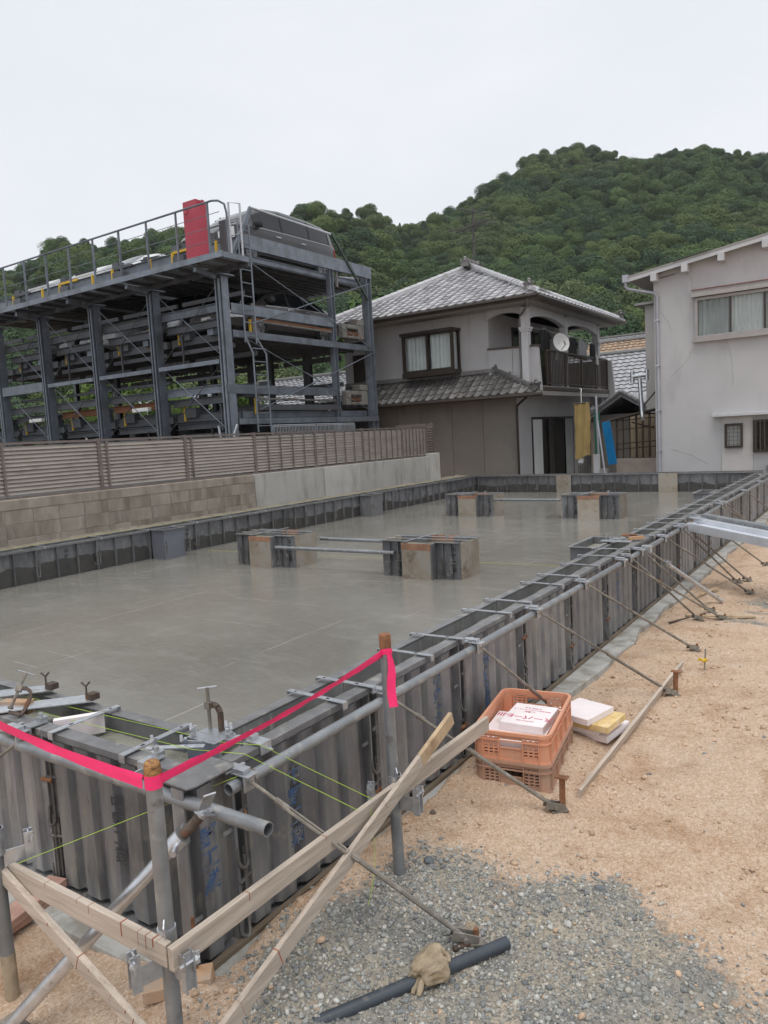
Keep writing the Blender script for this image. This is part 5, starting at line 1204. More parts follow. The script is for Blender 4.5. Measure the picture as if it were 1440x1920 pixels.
        hl = loc_(MB().grid([[(x, sgn*(sec(x,s)[0]+.006), sec(x,s)[1]) for s in (.34,.40,.48)] for x in np.linspace(L_-.50,L_-.08,6)]), 'headlight', m_lamp, smooth=True)
        loc_(MB().grid([[(x, sgn*(sec(x,s)[0]+.006), sec(x,s)[1]) for s in (.36,.42,.49,.56,.66)] for x in np.linspace(.03,.16,4)]), 'tail_light', m_tail)
        for hx in ((win[0][1]+.25, win[1][1]+.12) if style == 'van' else (win[0][1]-.1, win[1][1]-.05)):
            yv = sec(hx,.46)[0]; loc_(MB().box(hx,sgn*yv-.012+sgn*.008,.85,hx+.2,sgn*yv+.012+sgn*.008,.885), 'door_handle', m_rim)
    x0, x1 = ws; loc_(MB().grid([[(x0+(x1-x0)*f, y*max(.1,sec(x0+(x1-x0)*f,.86)[0])*.93, max(sec(x0+(x1-x0)*f,.97)[1], sec(x0+(x1-x0)*f,1.0)[1])+.012-.03*abs(y)**3) for y in np.linspace(-1,1,9)] for f in np.linspace(0.02,.98,8)]), 'windscreen', m_glass, smooth=True)
    x0, x1 = rw; loc_(MB().grid([[(x0+(x1-x0)*f-.012, y*max(.1,sec(x0+(x1-x0)*f,.86)[0])*.9, sec(x0+(x1-x0)*f,.97)[1]+.012) for y in np.linspace(-1,1,7)] for f in np.linspace(0.05,.95,6)]), 'rear_window', m_glass, smooth=True)
    loc_(MB().box(L_+.002,-.165,.40,L_+.012,.165,.565), 'number_plate', plate or m_plate)
    loc_(MB().box(L_-.02,-.5,.60,L_+.008,.5,.66), 'grille', m_black)
    loc_(MB().box(.01,-.45,.24,L_-.02,.45,.30), 'underbody', m_black)
    return t
car('dark grey minivan parked on the top level', (-14.36,18.05,6.46), 'van', paint('dark grey paint',(.05,.049,.053)))
car('taupe dark sedan on the middle level under the minivan', (-14.36,17.95,4.60), 'sedan', paint('taupe grey paint',(.085,.076,.074)))
car('dark small car with a yellow plate on the middle level', (-16.70,17.0,4.60), 'kei', paint('black paint',(.02,.02,.023)), m_yellow)
car('silver sedan on the middle level, third bay from the near corner', (-19.2,18.0,4.60), 'sedan', paint('silver paint',(.42,.43,.45)))
car('black sedan on the middle level, fourth bay from the near corner', (-21.6,18.0,4.60), 'sedan', paint('black paint two',(.03,.03,.035)))
car('white sedan on the top level, half hidden by the walkway railing', (-19.2,18.0,6.46), 'sedan', paint('white paint car',(.66,.67,.68)))
car('pale silver sedan on the top level near the left edge', (-21.6,18.0,6.46), 'sedan', paint('pale silver paint',(.52,.53,.54)))

# ------------------------------------------------------------------ grey two-storey house
m_wup = M('grey stucco', (.44,.435,.445), .85, 0, .06, 1.5, .2, 90, layers=(((.33,.32,.31),1.2,.58,.8,(2,2,.4)),), objrand=.02)
m_wlow = M('brown grey siding', (.235,.215,.195), .85, 0, .08, 1.5, .25, 90, layers=(((.17,.155,.14),1.6,.56,.78,(1.5,1.5,.5)), ((.29,.27,.25),1.2,.62,.8)), objrand=.03)
m_wwhite = M('pale panel', (.52,.525,.545), .8, 0, .05, 2, .1, 90, layers=(((.42,.41,.40),1.8,.6,.8,(2,2,.4)),), objrand=.03)
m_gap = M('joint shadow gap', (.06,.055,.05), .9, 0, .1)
m_tile = M('silver glazed roof tile', (.46,.46,.48), .27, 0, .14, 3, .1, 40, layers=(((.14,.135,.135),1.6,.58,.70,None,.6), ((.44,.44,.45),4,.6,.75)), objrand=.16)
m_tile_d = M('weathered dark roof tile', (.155,.15,.147), .42, 0, .18, 3, .1, 40, layers=(((.10,.095,.09),2,.52,.68,None,.65), ((.28,.275,.27),4,.6,.75)), objrand=.22)
m_eave = M('eave timber', (.13,.115,.10), .8, 0, .2, 3, objrand=.03)
m_soff = M('grey soffit', (.30,.29,.28), .85, 0, .08, 2, objrand=.02)
m_bronze = M('dark bronze frame', (.045,.034,.028), .4, .3, .1, objrand=.03)
m_brown = M('brown rail paint', (.075,.058,.048), .5, .1, .15, objrand=.05)
m_cur = M('net curtain', (.62,.64,.64), .9, 0, .06, 3, objrand=.03)
m_cur2 = M('grey curtain', (.36,.38,.38), .9, 0, .1, 3, objrand=.03)
m_pane = bpy.data.materials.new('window pane'); m_pane.use_nodes = True
_b = m_pane.node_tree.nodes['Principled BSDF']; _b.inputs['Base Color'].default_value = (.9,.93,.93,1); _b.inputs['Roughness'].default_value = .03; _b.inputs['Transmission Weight'].default_value = 1.0; _b.inputs['IOR'].default_value = 1.12
m_gpipe = M('grey drain pipe', (.17,.165,.16), .5, 0, .1); m_lpipe = M('pale drain pipe', (.36,.37,.42), .45, 0, .08)

def curtain(x0, x1, z0, z1, y, amp=.03, waves=9, ax='x', seed=0, gather=0.0):
    r_ = random.Random(seed); n = 60; P_ = []
    for i in range(n+1):
        f = i/n; col_ = []
        for j in range(5):
            g_ = j/4; off = amp*math.sin(f*waves*6.283+1.3*math.sin(f*5+seed))+amp*.4*math.sin(f*waves*14+g_*2); u = x0+(x1-x0)*f; z = z1+(z0-z1)*g_
            col_.append((u, y+off, z) if ax == 'x' else (y+off, u, z))
        P_.append(col_)
    return MB().grid(P_)
H = thing('two_storey_house', 'grey two-storey house with silver tiled hip roof, balcony and bay window', 'house', (-11.8,23,0))
def hp(nm, mb, m, par=H, **k): return part(nm, mb, m, par, **k)
# lower storey: panels with shadow joints
low = hp('lower_wall', MB().box(-14.93,20.03,-.1,-8.92,26.3,3.25), m_gap)
js = [-14.95,-13.97,-12.98,-12.15,-11.03,-9.99,-8.9]
for a, b_ in zip(js[:-1], js[1:]): part('siding_panel', MB().box(a+.006,19.995,-.1,b_-.006,20.029,3.25), m_wlow, low)
wr = hp('right_wall', MB().box(-8.92,20.0,-.1,-8.88,20.98,3.0), m_wwhite); hp('right_wall', MB().box(-8.92,24.5,-.1,-8.88,26.3,2.255), m_wwhite)
for k in range(5): part('siding_panel', MB().box(-8.915,20.99+1.06*k,2.26,-8.872,20.99+1.06*k+1.05,3.0), m_wwhite, wr)
# sliding door
dr = hp('sliding_door', MB().box(-8.93,20.985,.2,-8.86,21.03,2.25).box(-8.93,24.45,.2,-8.86,24.5,2.25).box(-8.93,21.03,2.20,-8.86,24.45,2.25).box(-8.91,22.70,.2,-8.87,22.76,2.2).box(-8.91,21.9,.2,-8.88,21.94,2.2), m_bronze)
part('pane', MB().box(-8.90,21.03,.2,-8.895,24.45,2.2), m_glass, dr); part('curtain', curtain(21.04,21.75,.2,2.19,-8.86,.012,7,'y',3), m_cur, dr); part('curtain', curtain(23.75,24.44,.2,2.19,-8.86,.012,7,'y',4), m_cur2, dr)
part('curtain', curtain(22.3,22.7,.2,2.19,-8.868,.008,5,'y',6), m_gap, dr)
# upper storey
up = hp('upper_wall', MB().box(-14.93,20.03,3.3,-9.72,26.3,5.6), m_gap)
js = [-14.95,-13.6,-12.42,-11.55,-10.62,-9.7]
for a, b_ in zip(js[:-1], js[1:]): part('siding_panel', MB().box(a+.004,19.995,3.3,b_-.004,20.029,5.62), m_wup, up)
hp('upper_right_wall', MB().box(-9.718,20.03,3.2,-9.70,26.3,5.62), m_wup); 
bw = hp('balcony_window', MB().box(-9.70,21.6,3.3,-9.66,21.66,5.05).box(-9.70,24.6,3.3,-9.66,24.66,5.05).box(-9.70,21.66,5.0,-9.66,24.6,5.05).box(-9.70,23.1,3.3,-9.67,23.15,5.0), m_bronze); part('pane', MB().box(-9.697,21.66,3.3,-9.69,24.6,5.0), m_glass, bw)
hp('window', MB().box(-14.6,19.96,3.6,-14.15,19.994,4.6), m_bronze)
# bay window
bay = hp('bay_window', MB().box(-12.42,19.50,3.66,-10.62,20.0,3.80).box(-12.44,19.47,4.91,-10.60,20.0,5.0).box(-12.40,19.52,3.80,-12.32,19.60,4.91).box(-10.72,19.52,3.80,-10.64,19.60,4.91).box(-11.56,19.53,3.80,-11.49,19.59,4.91)
    .box(-12.32,19.53,4.86,-10.72,19.58,4.909).box(-12.32,19.53,3.801,-10.72,19.58,3.86).box(-10.70,19.92,3.80,-10.64,19.994,4.91).box(-12.40,19.92,3.80,-12.34,19.994,4.91), m_bronze)
for a, b_ in ((-12.32,-11.56),(-11.49,-10.72)): part('pane', MB().box(a,19.555,3.86,b_,19.559,4.86), m_pane, bay); part('curtain', curtain(a+.01,b_-.01,3.82,4.88,19.66,.022,6,'x',int(a*7)), m_cur, bay)
part('pane', MB().box(-10.675,19.6,3.80,-10.671,19.92,4.91), m_pane, bay); part('curtain', curtain(19.6,19.93,3.8,4.9,-10.74,.015,4,'y',2), m_cur, bay)
# tiles
def tile_mesh(mat, w=.30, l=.31, am=1.0):
    n = 8; mb = MB(); pr = []
    for i in range(n+1):
        f = i/n; z = -.013*am*math.sin(math.pi*min(1, f/.72)) if f < .72 else .018*am*math.sin(math.pi*(f-.72)/.28*.62); pr.append((f*w, z))
    A = [[(x, 0, z+.030), (x, l, z+.004)] for x, z in pr]; mb.grid(A); k = len(mb.v)
    mb.add([(x,0,z+.030) for x,z in pr]+[(x,.002,z-.004) for x,z in pr], [(i+1,i,n+1+i,n+2+i) for i in range(n)])
    return mesh_of(mb, mat, True, 'tile')
me_tile = tile_mesh(m_tile); me_tile_d = tile_mesh(m_tile_d, .27, .29, 2.0)
def roof_frame(A, B, apexside):
    """A,B eave corners left->right seen from outside; up-slope direction towards apexside; returns basis"""
    A, B, C = Vector(A), Vector(B), Vector(apexside); u = (B-A).normalized(); v = (C-A); v = (v-u*v.dot(u)).normalized(); n = u.cross(v)
    return A, u, v, n
def tiles_on(parent, me, A, B, C, width_at, slope, ro, limit=300, w=.30, ex=.28, name='tile'):
    A, u, v, n = roof_frame(A, B, C); rows = int(slope/ex); cand = []
    for j in range(rows+1):
        s = j*ex; a, b_ = width_at(s)
        k0 = math.ceil(a/w-.35); k1 = math.floor(b_/w-.65)
        for k in range(k0, k1+1): cand.append((s, k*w))
    Mb = Matrix((( u.x,v.x,n.x,0),(u.y,v.y,n.y,0),(u.z,v.z,n.z,0),(0,0,0,1))); ro = Vector(ro)
    rest = MB(); vs = [x.co.copy() for x in me.vertices]; fs = [tuple(p.vertices) for p in me.polygons]
    for i, (s, x) in enumerate(cand):
        c = A+u*x+v*s+n*.012
        Mt = Matrix.Translation(c-ro) @ Mb @ Matrix.Rotation(random.uniform(-.012,.012),4,'Z') @ Matrix.Rotation(random.uniform(-.012,.012),4,'X')
        if i < limit: o = link(name, me, parent); o.matrix_local = Mt
        else: rest.add([Mt @ q for q in vs], fs)
    if rest.f:
        o = link('tile_field', mesh_of(rest, me.materials[0], True, 'tile_field'), parent); o['kind'] = 'stuff'
    return len(cand)
EZ, RZ = 5.52, 7.36; X0, X1, Y0, Y1 = -15.65,-7.85,19.15,27.15; XM = (X0+X1)/2; HW = XM-X0; YA, YB = Y0+HW, Y1-HW+.0
roof = hp('roof', MB().add([(X0,Y0,EZ),(X1,Y0,EZ),(X1,Y1,EZ),(X0,Y1,EZ),(XM,YA,RZ),(XM,YB,RZ)],[(0,1,4),(1,2,5,4),(2,3,5),(3,0,4,5)])
    .add([(X0,Y0,EZ-.10),(X1,Y0,EZ-.10),(X1,Y1,EZ-.10),(X0,Y1,EZ-.10)],[(3,2,1,0)]).add([(X0,Y0,EZ-.1),(X1,Y0,EZ-.1),(X1,Y1,EZ-.1),(X0,Y1,EZ-.1),(X0,Y0,EZ),(X1,Y0,EZ),(X1,Y1,EZ),(X0,Y1,EZ)],[(0,1,5,4),(1,2,6,5),(2,3,7,6),(3,0,4,7)]), m_eave)
SLp = math.hypot(HW, RZ-EZ); kk = HW/SLp; HO = (-11.8,23,0)
tiles_on(roof, me_tile, (X0,Y0,EZ),(X1,Y0,EZ),(XM,YA,RZ), lambda s: (s*kk, (X1-X0)-s*kk), SLp, HO, 300)
LY = Y1-Y0
tiles_on(roof, me_tile, (X1,Y0,EZ),(X1,Y1,EZ),(XM,YA,RZ), lambda s: (s*kk, LY-s*kk), SLp, HO, 0)
part('soffit', MB().box(X0+.25,Y0+.25,EZ-.16,X1-.25,Y1-.25,EZ-.101), m_soff, roof)
part('gutter', MB().path([(X0,Y0-.05,EZ-.07),(X1+.03,Y0-.05,EZ-.07)],.05,8).path([(X1+.05,Y0,EZ-.07),(X1+.05,Y1,EZ-.07)],.05,8), m_bronze, roof, smooth=True)
def hip(parent, p, q, r=.085, m=m_tile, seg=.24, base=True):
    p, q = Vector(p), Vector(q); L_ = (q-p).length; n = int(L_/seg); mb = MB(); d = (q-p)/n
    for i in range(n): mb.tube(p+d*i, p+d*(i+1.06), r*1.08, 8, r2=r*.92)
    if base: mb.bar(p-Vector((0,0,.06)), q-Vector((0,0,.06)), .15,.11)
    return part('hip_ridge', mb, m, parent, smooth=True)
def oni(parent, p, s=1.0, m=m_tile_d):
    p = Vector(p); mb = MB().box(p.x-.12*s,p.y-.12*s,p.z-.05,p.x+.12*s,p.y+.12*s,p.z+.20*s)
    for a in range(0,360,60): mb.tube(p+Vector((.13*s*math.cos(R(a)),.13*s*math.sin(R(a)),.13*s)), p+Vector((.2*s*math.cos(R(a)),.2*s*math.sin(R(a)),.2*s)), .05*s, 7)
    mb.tube(p+Vector((0,0,.18*s)), p+Vector((.06*s,-.10*s,.30*s)), .06*s, 8); o = part('ridge_end_tile', mb, m, parent, smooth=True); return o
up_ = Vector((0,0,.12))
hip(roof, Vector((X1-.15,Y0+.15,EZ))+up_, Vector((XM,YA,RZ))+up_); hip(roof, Vector((X0+.15,Y0+.15,EZ))+up_, Vector((XM,YA,RZ))+up_); hip(roof, Vector((X1-.15,Y1-.15,EZ))+up_, Vector((XM,YB,RZ))+up_)
hip(roof, (XM,YA-.35,RZ+.22),(XM,YB+.35,RZ+.22),.10,m_tile_d); hip(roof, (XM-.0,YA-.3,RZ+.1),(XM,YB+.3,RZ+.1),.13,m_tile_d)
oni(roof,(X1-.35,Y0+.35,EZ+.22),.75); oni(roof,(XM,YA-.38,RZ+.08),.8); oni(roof,(XM,YB+.38,RZ+.08),.8); oni(roof,(X1-.12,Y1-.12,EZ+.12),.8)
# lower skirt roof along the camera side, turning the corner
lr = hp('skirt_roof', MB().add([(-14.95,20.0,3.58),(-9.55,20.0,3.58),(-7.80,19.15,2.90),(-14.95,19.15,2.90),(-9.55,20.0,2.86),(-14.95,20.0,2.80),(-14.95,19.15,2.80),(-7.8,19.15,2.80),(-8.3,20.0,2.9),(-8.3,20.0,3.05)],[(3,2,1,0),(6,7,2,3),(5,8,7,6),(2,9,1),(7,8,9,2)]), m_eave)
sl = math.hypot(.85,.68)
tiles_on(lr, me_tile_d, (-14.95,19.15,2.90),(-7.9,19.15,2.90),(-14.95,20.0,3.58), lambda s: (0, 7.05-s/sl*1.55), sl, HO, 300, .27,.26)
hip(lr, (-7.95,19.25,2.99),(-9.5,20.0,3.66),.075,m_tile_d); oni(lr,(-8.0,19.28,3.02),.75); oni(lr,(-9.5,19.97,3.66),.5)
part('ridge_board', MB().box(-14.95,19.93,3.60,-9.5,19.99,3.72), m_tile_d, lr); part('gutter', MB().path([(-14.95,19.10,2.83),(-7.75,19.10,2.83)],.045,8), m_bronze, lr, smooth=True)
# balcony
bal = hp('balcony', MB().box(-9.7,20.0,2.98,-8.28,26.45,3.14).box(-8.36,20.1,2.86,-8.22,26.55,2.979), m_soff)
part('fascia', MB().box(-8.279,20.1,3.0,-8.22,26.55,3.10), m_brown, bal)
part('parapet', MB().add([(x,y,z) for y in (19.94,20.04) for x,z in ((-9.7,2.98),(-8.10,2.98),(-8.17,4.20),(-9.7,4.25))],[(0,1,2,3),(7,6,5,4),(0,4,5,1),(1,5,6,2),(2,6,7,3),(3,7,4,0)]), m_wup, bal)
part('coping', MB().bar((-9.72,19.99,4.275),(-8.14,19.99,4.225),.16,.05), m_brown, bal); part('joint', MB().box(-8.95,19.936,3.3,-8.94,19.939,4.2), m_gap, bal)
part('parapet', MB().add([(x,y,z) for y in (26.45,26.57) for x,z in ((-9.7,2.6),(-8.0,2.6),(-8.14,4.15),(-9.7,4.2))],[(0,1,2,3),(7,6,5,4),(0,4,5,1),(1,5,6,2),(2,6,7,3),(3,7,4,0)]), m_wup, bal)
for y in (19.9,22.85,25.95):
    part('pillar', MB().box(-8.60,y-.10,3.14,-8.40,y+.10,5.3).box(-8.65,y-.15,4.70,-8.35,y+.15,4.76).box(-8.63,y-.13,4.64,-8.37,y+.13,4.6999), m_wwhite, bal)
def arch(y0, y1, zs, zc, zt, ax='y', pos=-8.5, th=.16, n=14):
    mb = MB(); v = []
    for i in range(n+1):
        f = i/n; y = y0+(y1-y0)*f; z = zs+(zc-zs)*(1-abs(2*f-1)**2.2)
        for o_ in (-th/2, th/2):
            for zz in (z, zt): v.append((pos+o_, y, zz) if ax == 'y' else (y, pos+o_, zz))
    f_ = []
    for i in range(n): a = 4*i; b_ = a+4; f_ += [(a,a+1,b_+1,b_),(a+2,b_+2,b_+3,a+3),(a,b_,b_+2,a+2)]
    return mb.add(v, f_)
part('arch', arch(20.0,22.75,5.0,5.17,5.45), m_wwhite, bal); part('arch', arch(22.95,25.85,5.0,5.17,5.45), m_wwhite, bal); part('arch', arch(-9.7,-8.6,5.10,5.24,5.45,'x',19.98), m_wup, bal)
part('ceiling', MB().box(-9.7,20.05,5.36,-8.45,26.3,5.40), m_soff, bal)
for y in (20.85,22.35,23.8,25.2,26.42): part('rail_post', MB().box(-8.32,y-.03,3.14,-8.26,y+.03,4.14), m_brown, bal)
part('handrail', MB().bar((-8.29,20.82,4.16),(-8.29,26.45,4.16),.07,.05), m_brown, bal); part('bottom_rail', MB().bar((-8.29,20.82,3.22),(-8.29,26.45,3.22),.04,.04), m_brown, bal)
me_bal = mesh_of(MB().box(-.011,-.011,0,.011,.011,.90), m_brown, False, 'baluster')
for k in range(46): inst('baluster', me_bal, bal, T(-8.29+11.8, 20.92+.12*k-23, 3.24))
hp('downpipe', MB().path([(-8.15,19.25,5.42),(-8.2,19.35,5.25),(-8.62,19.84,5.08),(-8.66,19.86,4.95),(-8.66,19.86,3.35)],.035,8), m_gpipe, smooth=True); hp('downpipe', MB().path([(-8.3,19.3,2.78),(-8.85,19.93,2.60),(-8.87,19.95,2.4),(-8.87,19.95,.2)],.035,8), m_bronze, smooth=True)
hp('post', MB().tube((-8.35,26.0,-.1),(-8.35,26.0,2.86),.05,10), m_lpipe, smooth=True)
hp('vent_pipe', MB().tube((-14.0,19.9,4.66),(-13.7,19.9,4.66),.05,8), m_soff)
# antenna
an = thing('tv_antenna', 'roof antenna with crossed booms on the tiled roof', 'antenna', (XM+.05,YA+.2,RZ+.2))
m_ant = M('antenna metal', (.09,.09,.09), .6, .3, .2)
part('mast', MB().tube((XM+.05,YA+.2,RZ+.1),(XM+.08,YA+.2,9.42),.036,7), m_ant, an)
part('boom', MB().tube((XM-.75,YA+.5,8.78),(XM+.75,YA-.1,8.80),.024,6), m_ant, an); part('boom', MB().tube((XM-.1,YA-.5,9.22),(XM+.3,YA+.7,9.25),.020,6), m_ant, an)
for k in range(9): c = Vector((XM-.7+.17*k,YA+.48-.068*k,8.79)); part('element', MB().tube(c-Vector((.16,.36,0)),c+Vector((.16,.36,0)),.012,5), m_ant, an)
for k in range(5): c = Vector((XM-.05+.08*k,YA-.4+.26*k,9.23)); part('element', MB().tube(c-Vector((.2,-.07,0)),c+Vector((.24,-.07,0)),.012,5), m_ant, an)
for q in ((X1-.5,Y0+.4,EZ+.25),(X0+.4,Y0+.5,EZ+.2),(X1-.2,Y1-.4,EZ+.2)): part('guy_wire', MB().tube((XM+.08,YA+.2,8.5),q,.004,4), m_ant, an)
# satellite dish and laundry
ds = thing('satellite_dish', 'white satellite dish on the balcony railing', 'satellite dish', (-8.2,21.45,4.1))
mb = MB(); n_ = 18; rr = [0,.06,.12,.18,.225,.235]; P_ = [[Vector((.09*(r_/.23)**2-.02, r_*math.cos(2*math.pi*i/n_), r_*math.sin(2*math.pi*i/n_)*1.05)) for r_ in rr] for i in range(n_)]
Rm = Matrix.Translation((-8.10,21.45,4.38)) @ Matrix.Scale(1.15,4) @ Matrix.Rotation(R(-38),4,'Z') @ Matrix.Rotation(R(-14),4,'Y')
P_ = [[list(Rm @ q) for q in r_] for r_ in P_]; mb.grid(P_, True); part('reflector', mb, m_white, ds, smooth=True)
part('arm', MB().tube(Rm @ Vector((-.02,0,-.2)), Rm @ Vector((.26,0,-.12)), .012,6).tube(Rm @ Vector((.24,0,-.12)), Rm @ Vector((.20,0,-.02)), .025,8), m_soff, ds); part('mount', MB().tube((-8.22,21.45,3.9),(-8.14,21.45,4.38),.022,8), m_soff, ds)
def garment(label, x, y, z, w, h, mat, sleeve=True, seed=0):
    t = thing('hanging_garment', label, 'laundry', (x,y,z-h), group='laundry on the balcony'); n = 14; P_ = []
    for i in range(n+1):
        f = i/n-.5
        P_.append([(x+.02*math.sin(f*19+seed)*(j+1)/4+.02, y+f*w*(.75+.25*min(1,j/1.5)), z-h*j/5-.03*abs(f)) for j in range(6)])
    mb = MB().grid(P_); mb.grid([[(a[0]-.03,a[1],a[2]) for a in c] for c in P_][::-1])
    if sleeve:
        for s in (-1, 1): mb.add([(x+.03,y+s*w*.36,z-.02),(x+.03,y+s*w*.66,z-h*.32),(x+.03,y+s*w*.52,z-h*.42),(x+.03,y+s*w*.40,z-h*.25)],[(0,1,2,3)]).add([(x-.01,y+s*w*.36,z-.02),(x-.01,y+s*w*.66,z-h*.32),(x-.01,y+s*w*.52,z-h*.42),(x-.01,y+s*w*.40,z-h*.25)],[(3,2,1,0)])
    part('cloth', mb, mat, t, smooth=True); part('hanger', MB().path([(x,y-w*.3,z-.02),(x,y,z+.06),(x,y+w*.3,z-.02)],.008,5).path([(x,y,z+.06),(x,y,z+.14)],.006,5), m_white, t)
m_cblk = M('black cloth', (.02,.02,.022), .9, 0, .2, objrand=0); m_cgry = M('grey cloth', (.34,.335,.36), .9, 0, .1, objrand=0); m_cwht = M('white cloth', (.6,.6,.6), .9, 0, .1, objrand=0)
garment('black shirt hanging left of the satellite dish', -8.45,21.15,4.78,.75,.62,m_cblk,True,1); garment('black shirt hanging right of the satellite dish', -8.40,23.35,4.72,.75,.60,m_cblk,True,2)
garment('grey T-shirt hanging on the balcony', -8.40,24.25,4.68,.8,.60,m_cgry,True,3); garment('dark garment at the far end of the balcony laundry', -8.40,25.2,4.66,.5,.5,m_cblk,False,4); garment('striped pale towel over the balcony rail', -8.25,25.2,4.25,.22,.30,m_cwht,False,5)
solo('laundry_pole', MB().tube((-8.55,20.3,4.80),(-8.55,26.2,4.80),.016,8), m_galv, 'laundry pole under the balcony arches', 'laundry pole', smooth=True)

# ------------------------------------------------------------------ yard between the houses
m_khaki = M('khaki towel', (.30,.215,.085), .95, 0, .1, 6, .3, 120, objrand=0); m_bluesh = M('blue corrugated sheet', (.02,.22,.46), .5, 0, .12, 4, layers=(((.05,.28,.46),3,.55,.8),), objrand=0)
t = thing('hanging_towel', 'long khaki towel hanging below the balcony corner', 'towel', (-6.8,19.5,1.14))
P_ = [[(-7.02+.42*f+.01*math.sin(j*1.7+f*3), 19.5+.025*math.sin(f*13+j*.4), 2.52-1.38*j/10-.10*(1-f)*(j/10)-.02*math.sin(f*6)) for j in range(11)] for f in np.linspace(0,1,16)]
part('cloth', MB().grid(P_).grid([[(a[0],a[1]+.012,a[2]) for a in c] for c in P_][::-1]), m_khaki, t, smooth=True)
part('hanger_bar', MB().tube((-7.08,19.5,2.53),(-6.54,19.5,2.53),.018,7), m_brown, t); part('hook', MB().path([(-6.82,19.5,2.54),(-6.82,19.5,2.82),(-6.84,19.6,2.9),(-6.92,19.7,2.92)],.012,6), m_cwht, t, smooth=True)
pts_ = []; 
for i in range(33): pts_.append((i/32, .012*math.cos(i*math.pi)))
def corr(p00, p10, p11, p01, nx, amp):
    A, B, C, D = map(Vector, (p00,p10,p11,p01)); nn = (B-A).cross(D-A).normalized(); P_ = []
    for i in range(nx*4+1):
        f = i/(nx*4); o_ = nn*amp*math.sin(i*math.pi/2); P_.append([list(A.lerp(B,f)+o_), list(D.lerp(C,f)+o_)])
    return MB().grid(P_).grid([[list(Vector(a)+nn*-.002) for a in r_] for r_ in P_][::-1])
solo('corrugated_sheet', corr((-6.12,19.48,.86),(-5.90,19.50,.90),(-6.10,19.6,2.02),(-6.31,19.58,1.98),9,.014), m_bluesh, 'blue corrugated plastic sheet leaning at the shed', 'plastic sheet', smooth=True)
solo('support_pole', MB().tube((-6.38,19.45,2.05),(-6.12,19.40,0),.022,8), m_lpipe, 'thin pale pole leaning beside the blue sheet', 'pole', smooth=True)
solo('support_pole', MB().tube((-6.55,19.9,2.7),(-6.50,19.9,0),.03,8), m_lpipe, 'upright white post right of the khaki towel', 'pole', smooth=True)
sh = thing('lean_to_shed', 'lean-to of dark poles and reed screens between the houses', 'shed', (-5.7,22,0))
m_reed = M('reed screen', (.40,.32,.23), .9, 0, .25, 10, .3, 60, stretch=(6,6,.3), objrand=.1); m_pole = M('dark timber pole', (.075,.052,.038), .85, 0, .3, 6, objrand=.15)
part('roof_sheet', MB().bar((-6.75,21.6,2.02),(-4.95,21.6,2.36),.9,.03), m_eave, sh); part('low_wall', MB().box(-6.35,20.9,-.1,-4.9,21.05,.95), M('sandy render',(.36,.31,.27),.9,0,.15,4,.3,60), sh)
for k in range(8): part('reed_panel', MB().box(-6.4+.19*k,22.4,.9,-6.4+.19*k+.17,22.42,2.15), m_reed, sh)
for k in range(9): part('pole', MB().tube((-6.45+.185*k,21.3,.2),(-6.44+.185*k,21.3,2.1+.03*k),.018+.008*(k % 3 == 0),6), m_pole, sh)
for z in (1.2,1.35,1.75,2.0): part('pole', MB().tube((-6.45,21.27,z),(-4.95,21.27,z+.08),.016,6), m_pole, sh)
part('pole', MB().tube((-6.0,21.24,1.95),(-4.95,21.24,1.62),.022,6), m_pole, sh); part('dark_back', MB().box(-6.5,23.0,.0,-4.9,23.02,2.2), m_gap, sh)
fl = thing('flue_pipe', 'shiny steel flue with a T-shaped cap', 'flue', (-5.6,21,2))
part('pipe', MB().path([(-5.52,20.6,2.02),(-5.56,20.7,2.08),(-5.60,20.8,2.3),(-5.64,20.8,3.12)],.055,12), m_bright, fl, smooth=True); part('cap', MB().tube((-5.83,20.8,3.18),(-5.45,20.8,3.20),.06,12).tube((-5.83,20.8,3.02),(-5.83,20.8,3.32),.055,10).tube((-5.45,20.8,3.05),(-5.45,20.8,3.34),.055,10), m_bright, fl, smooth=True)
part('stay', MB().bar((-5.62,20.8,2.3),(-5.3,21.1,2.75),.03,.03), m_pole, fl)
t = thing('garden_clutter', 'white planter box and dark railings under the towel', 'planter', (-6.8,20,0))
part('panel', MB().box(-6.62,19.75,.3,-6.44,19.8,1.15), m_wwhite, t); part('box', MB().box(-6.44,19.7,.2,-6.22,19.85,.75), m_soff, t)
for k in range(12): part('rail', MB().box(-7.05+.05*k,19.8,.2,-7.035+.05*k,19.815,.85), m_gpipe if k > 5 else m_pole, t)
part('white_cloth', MB().box(-6.98,19.55,.92,-6.83,19.60,1.16), m_cwht, t, bev=.02); part('net', MB().box(-6.75,20.3,.5,-6.6,20.32,2.3), M('green net',(.03,.14,.10),.9,0,.2), t)
struct('yard_ground', MB().box(-9.9,18.3,-.3,6,60,.15), m_soil)

# ------------------------------------------------------------------ right building
m_st = M('pale grey render', (.47,.466,.475), .88, 0, .05, 1.2, .35, 70, layers=(((.38,.37,.38),1.1,.55,.8,(1.5,1.5,.5)), ((.51,.50,.515),2.2,.58,.78), ((.36,.36,.36),.7,.68,.85,(3,3,.35))), objrand=0, bdist=.015)
m_pl = M('patched render', (.52,.50,.49), .9, 0, .08, 2, .3, 70, objrand=0); m_crk = M('crack filler', (.30,.295,.305), .95, 0, .1, objrand=0)
m_red2 = M('faded red paint strip', (.30,.16,.15), .8, 0, .2, 5, objrand=0); m_alu = M('aged aluminium frame', (.36,.34,.33), .5, .4, .1, objrand=.03)
BY = 19.3; bx0, bx1 = -4.86, 4.0; SLO = .145; rz_ = lambda x: 5.34+(x-bx0)*SLO
B = thing('rendered_building', 'pale grey rendered building with shallow gable roof at the right edge', 'building', (0,22,0))
def bp_(nm, mb, m, par=B, **k): return part(nm, mb, m, par, **k)
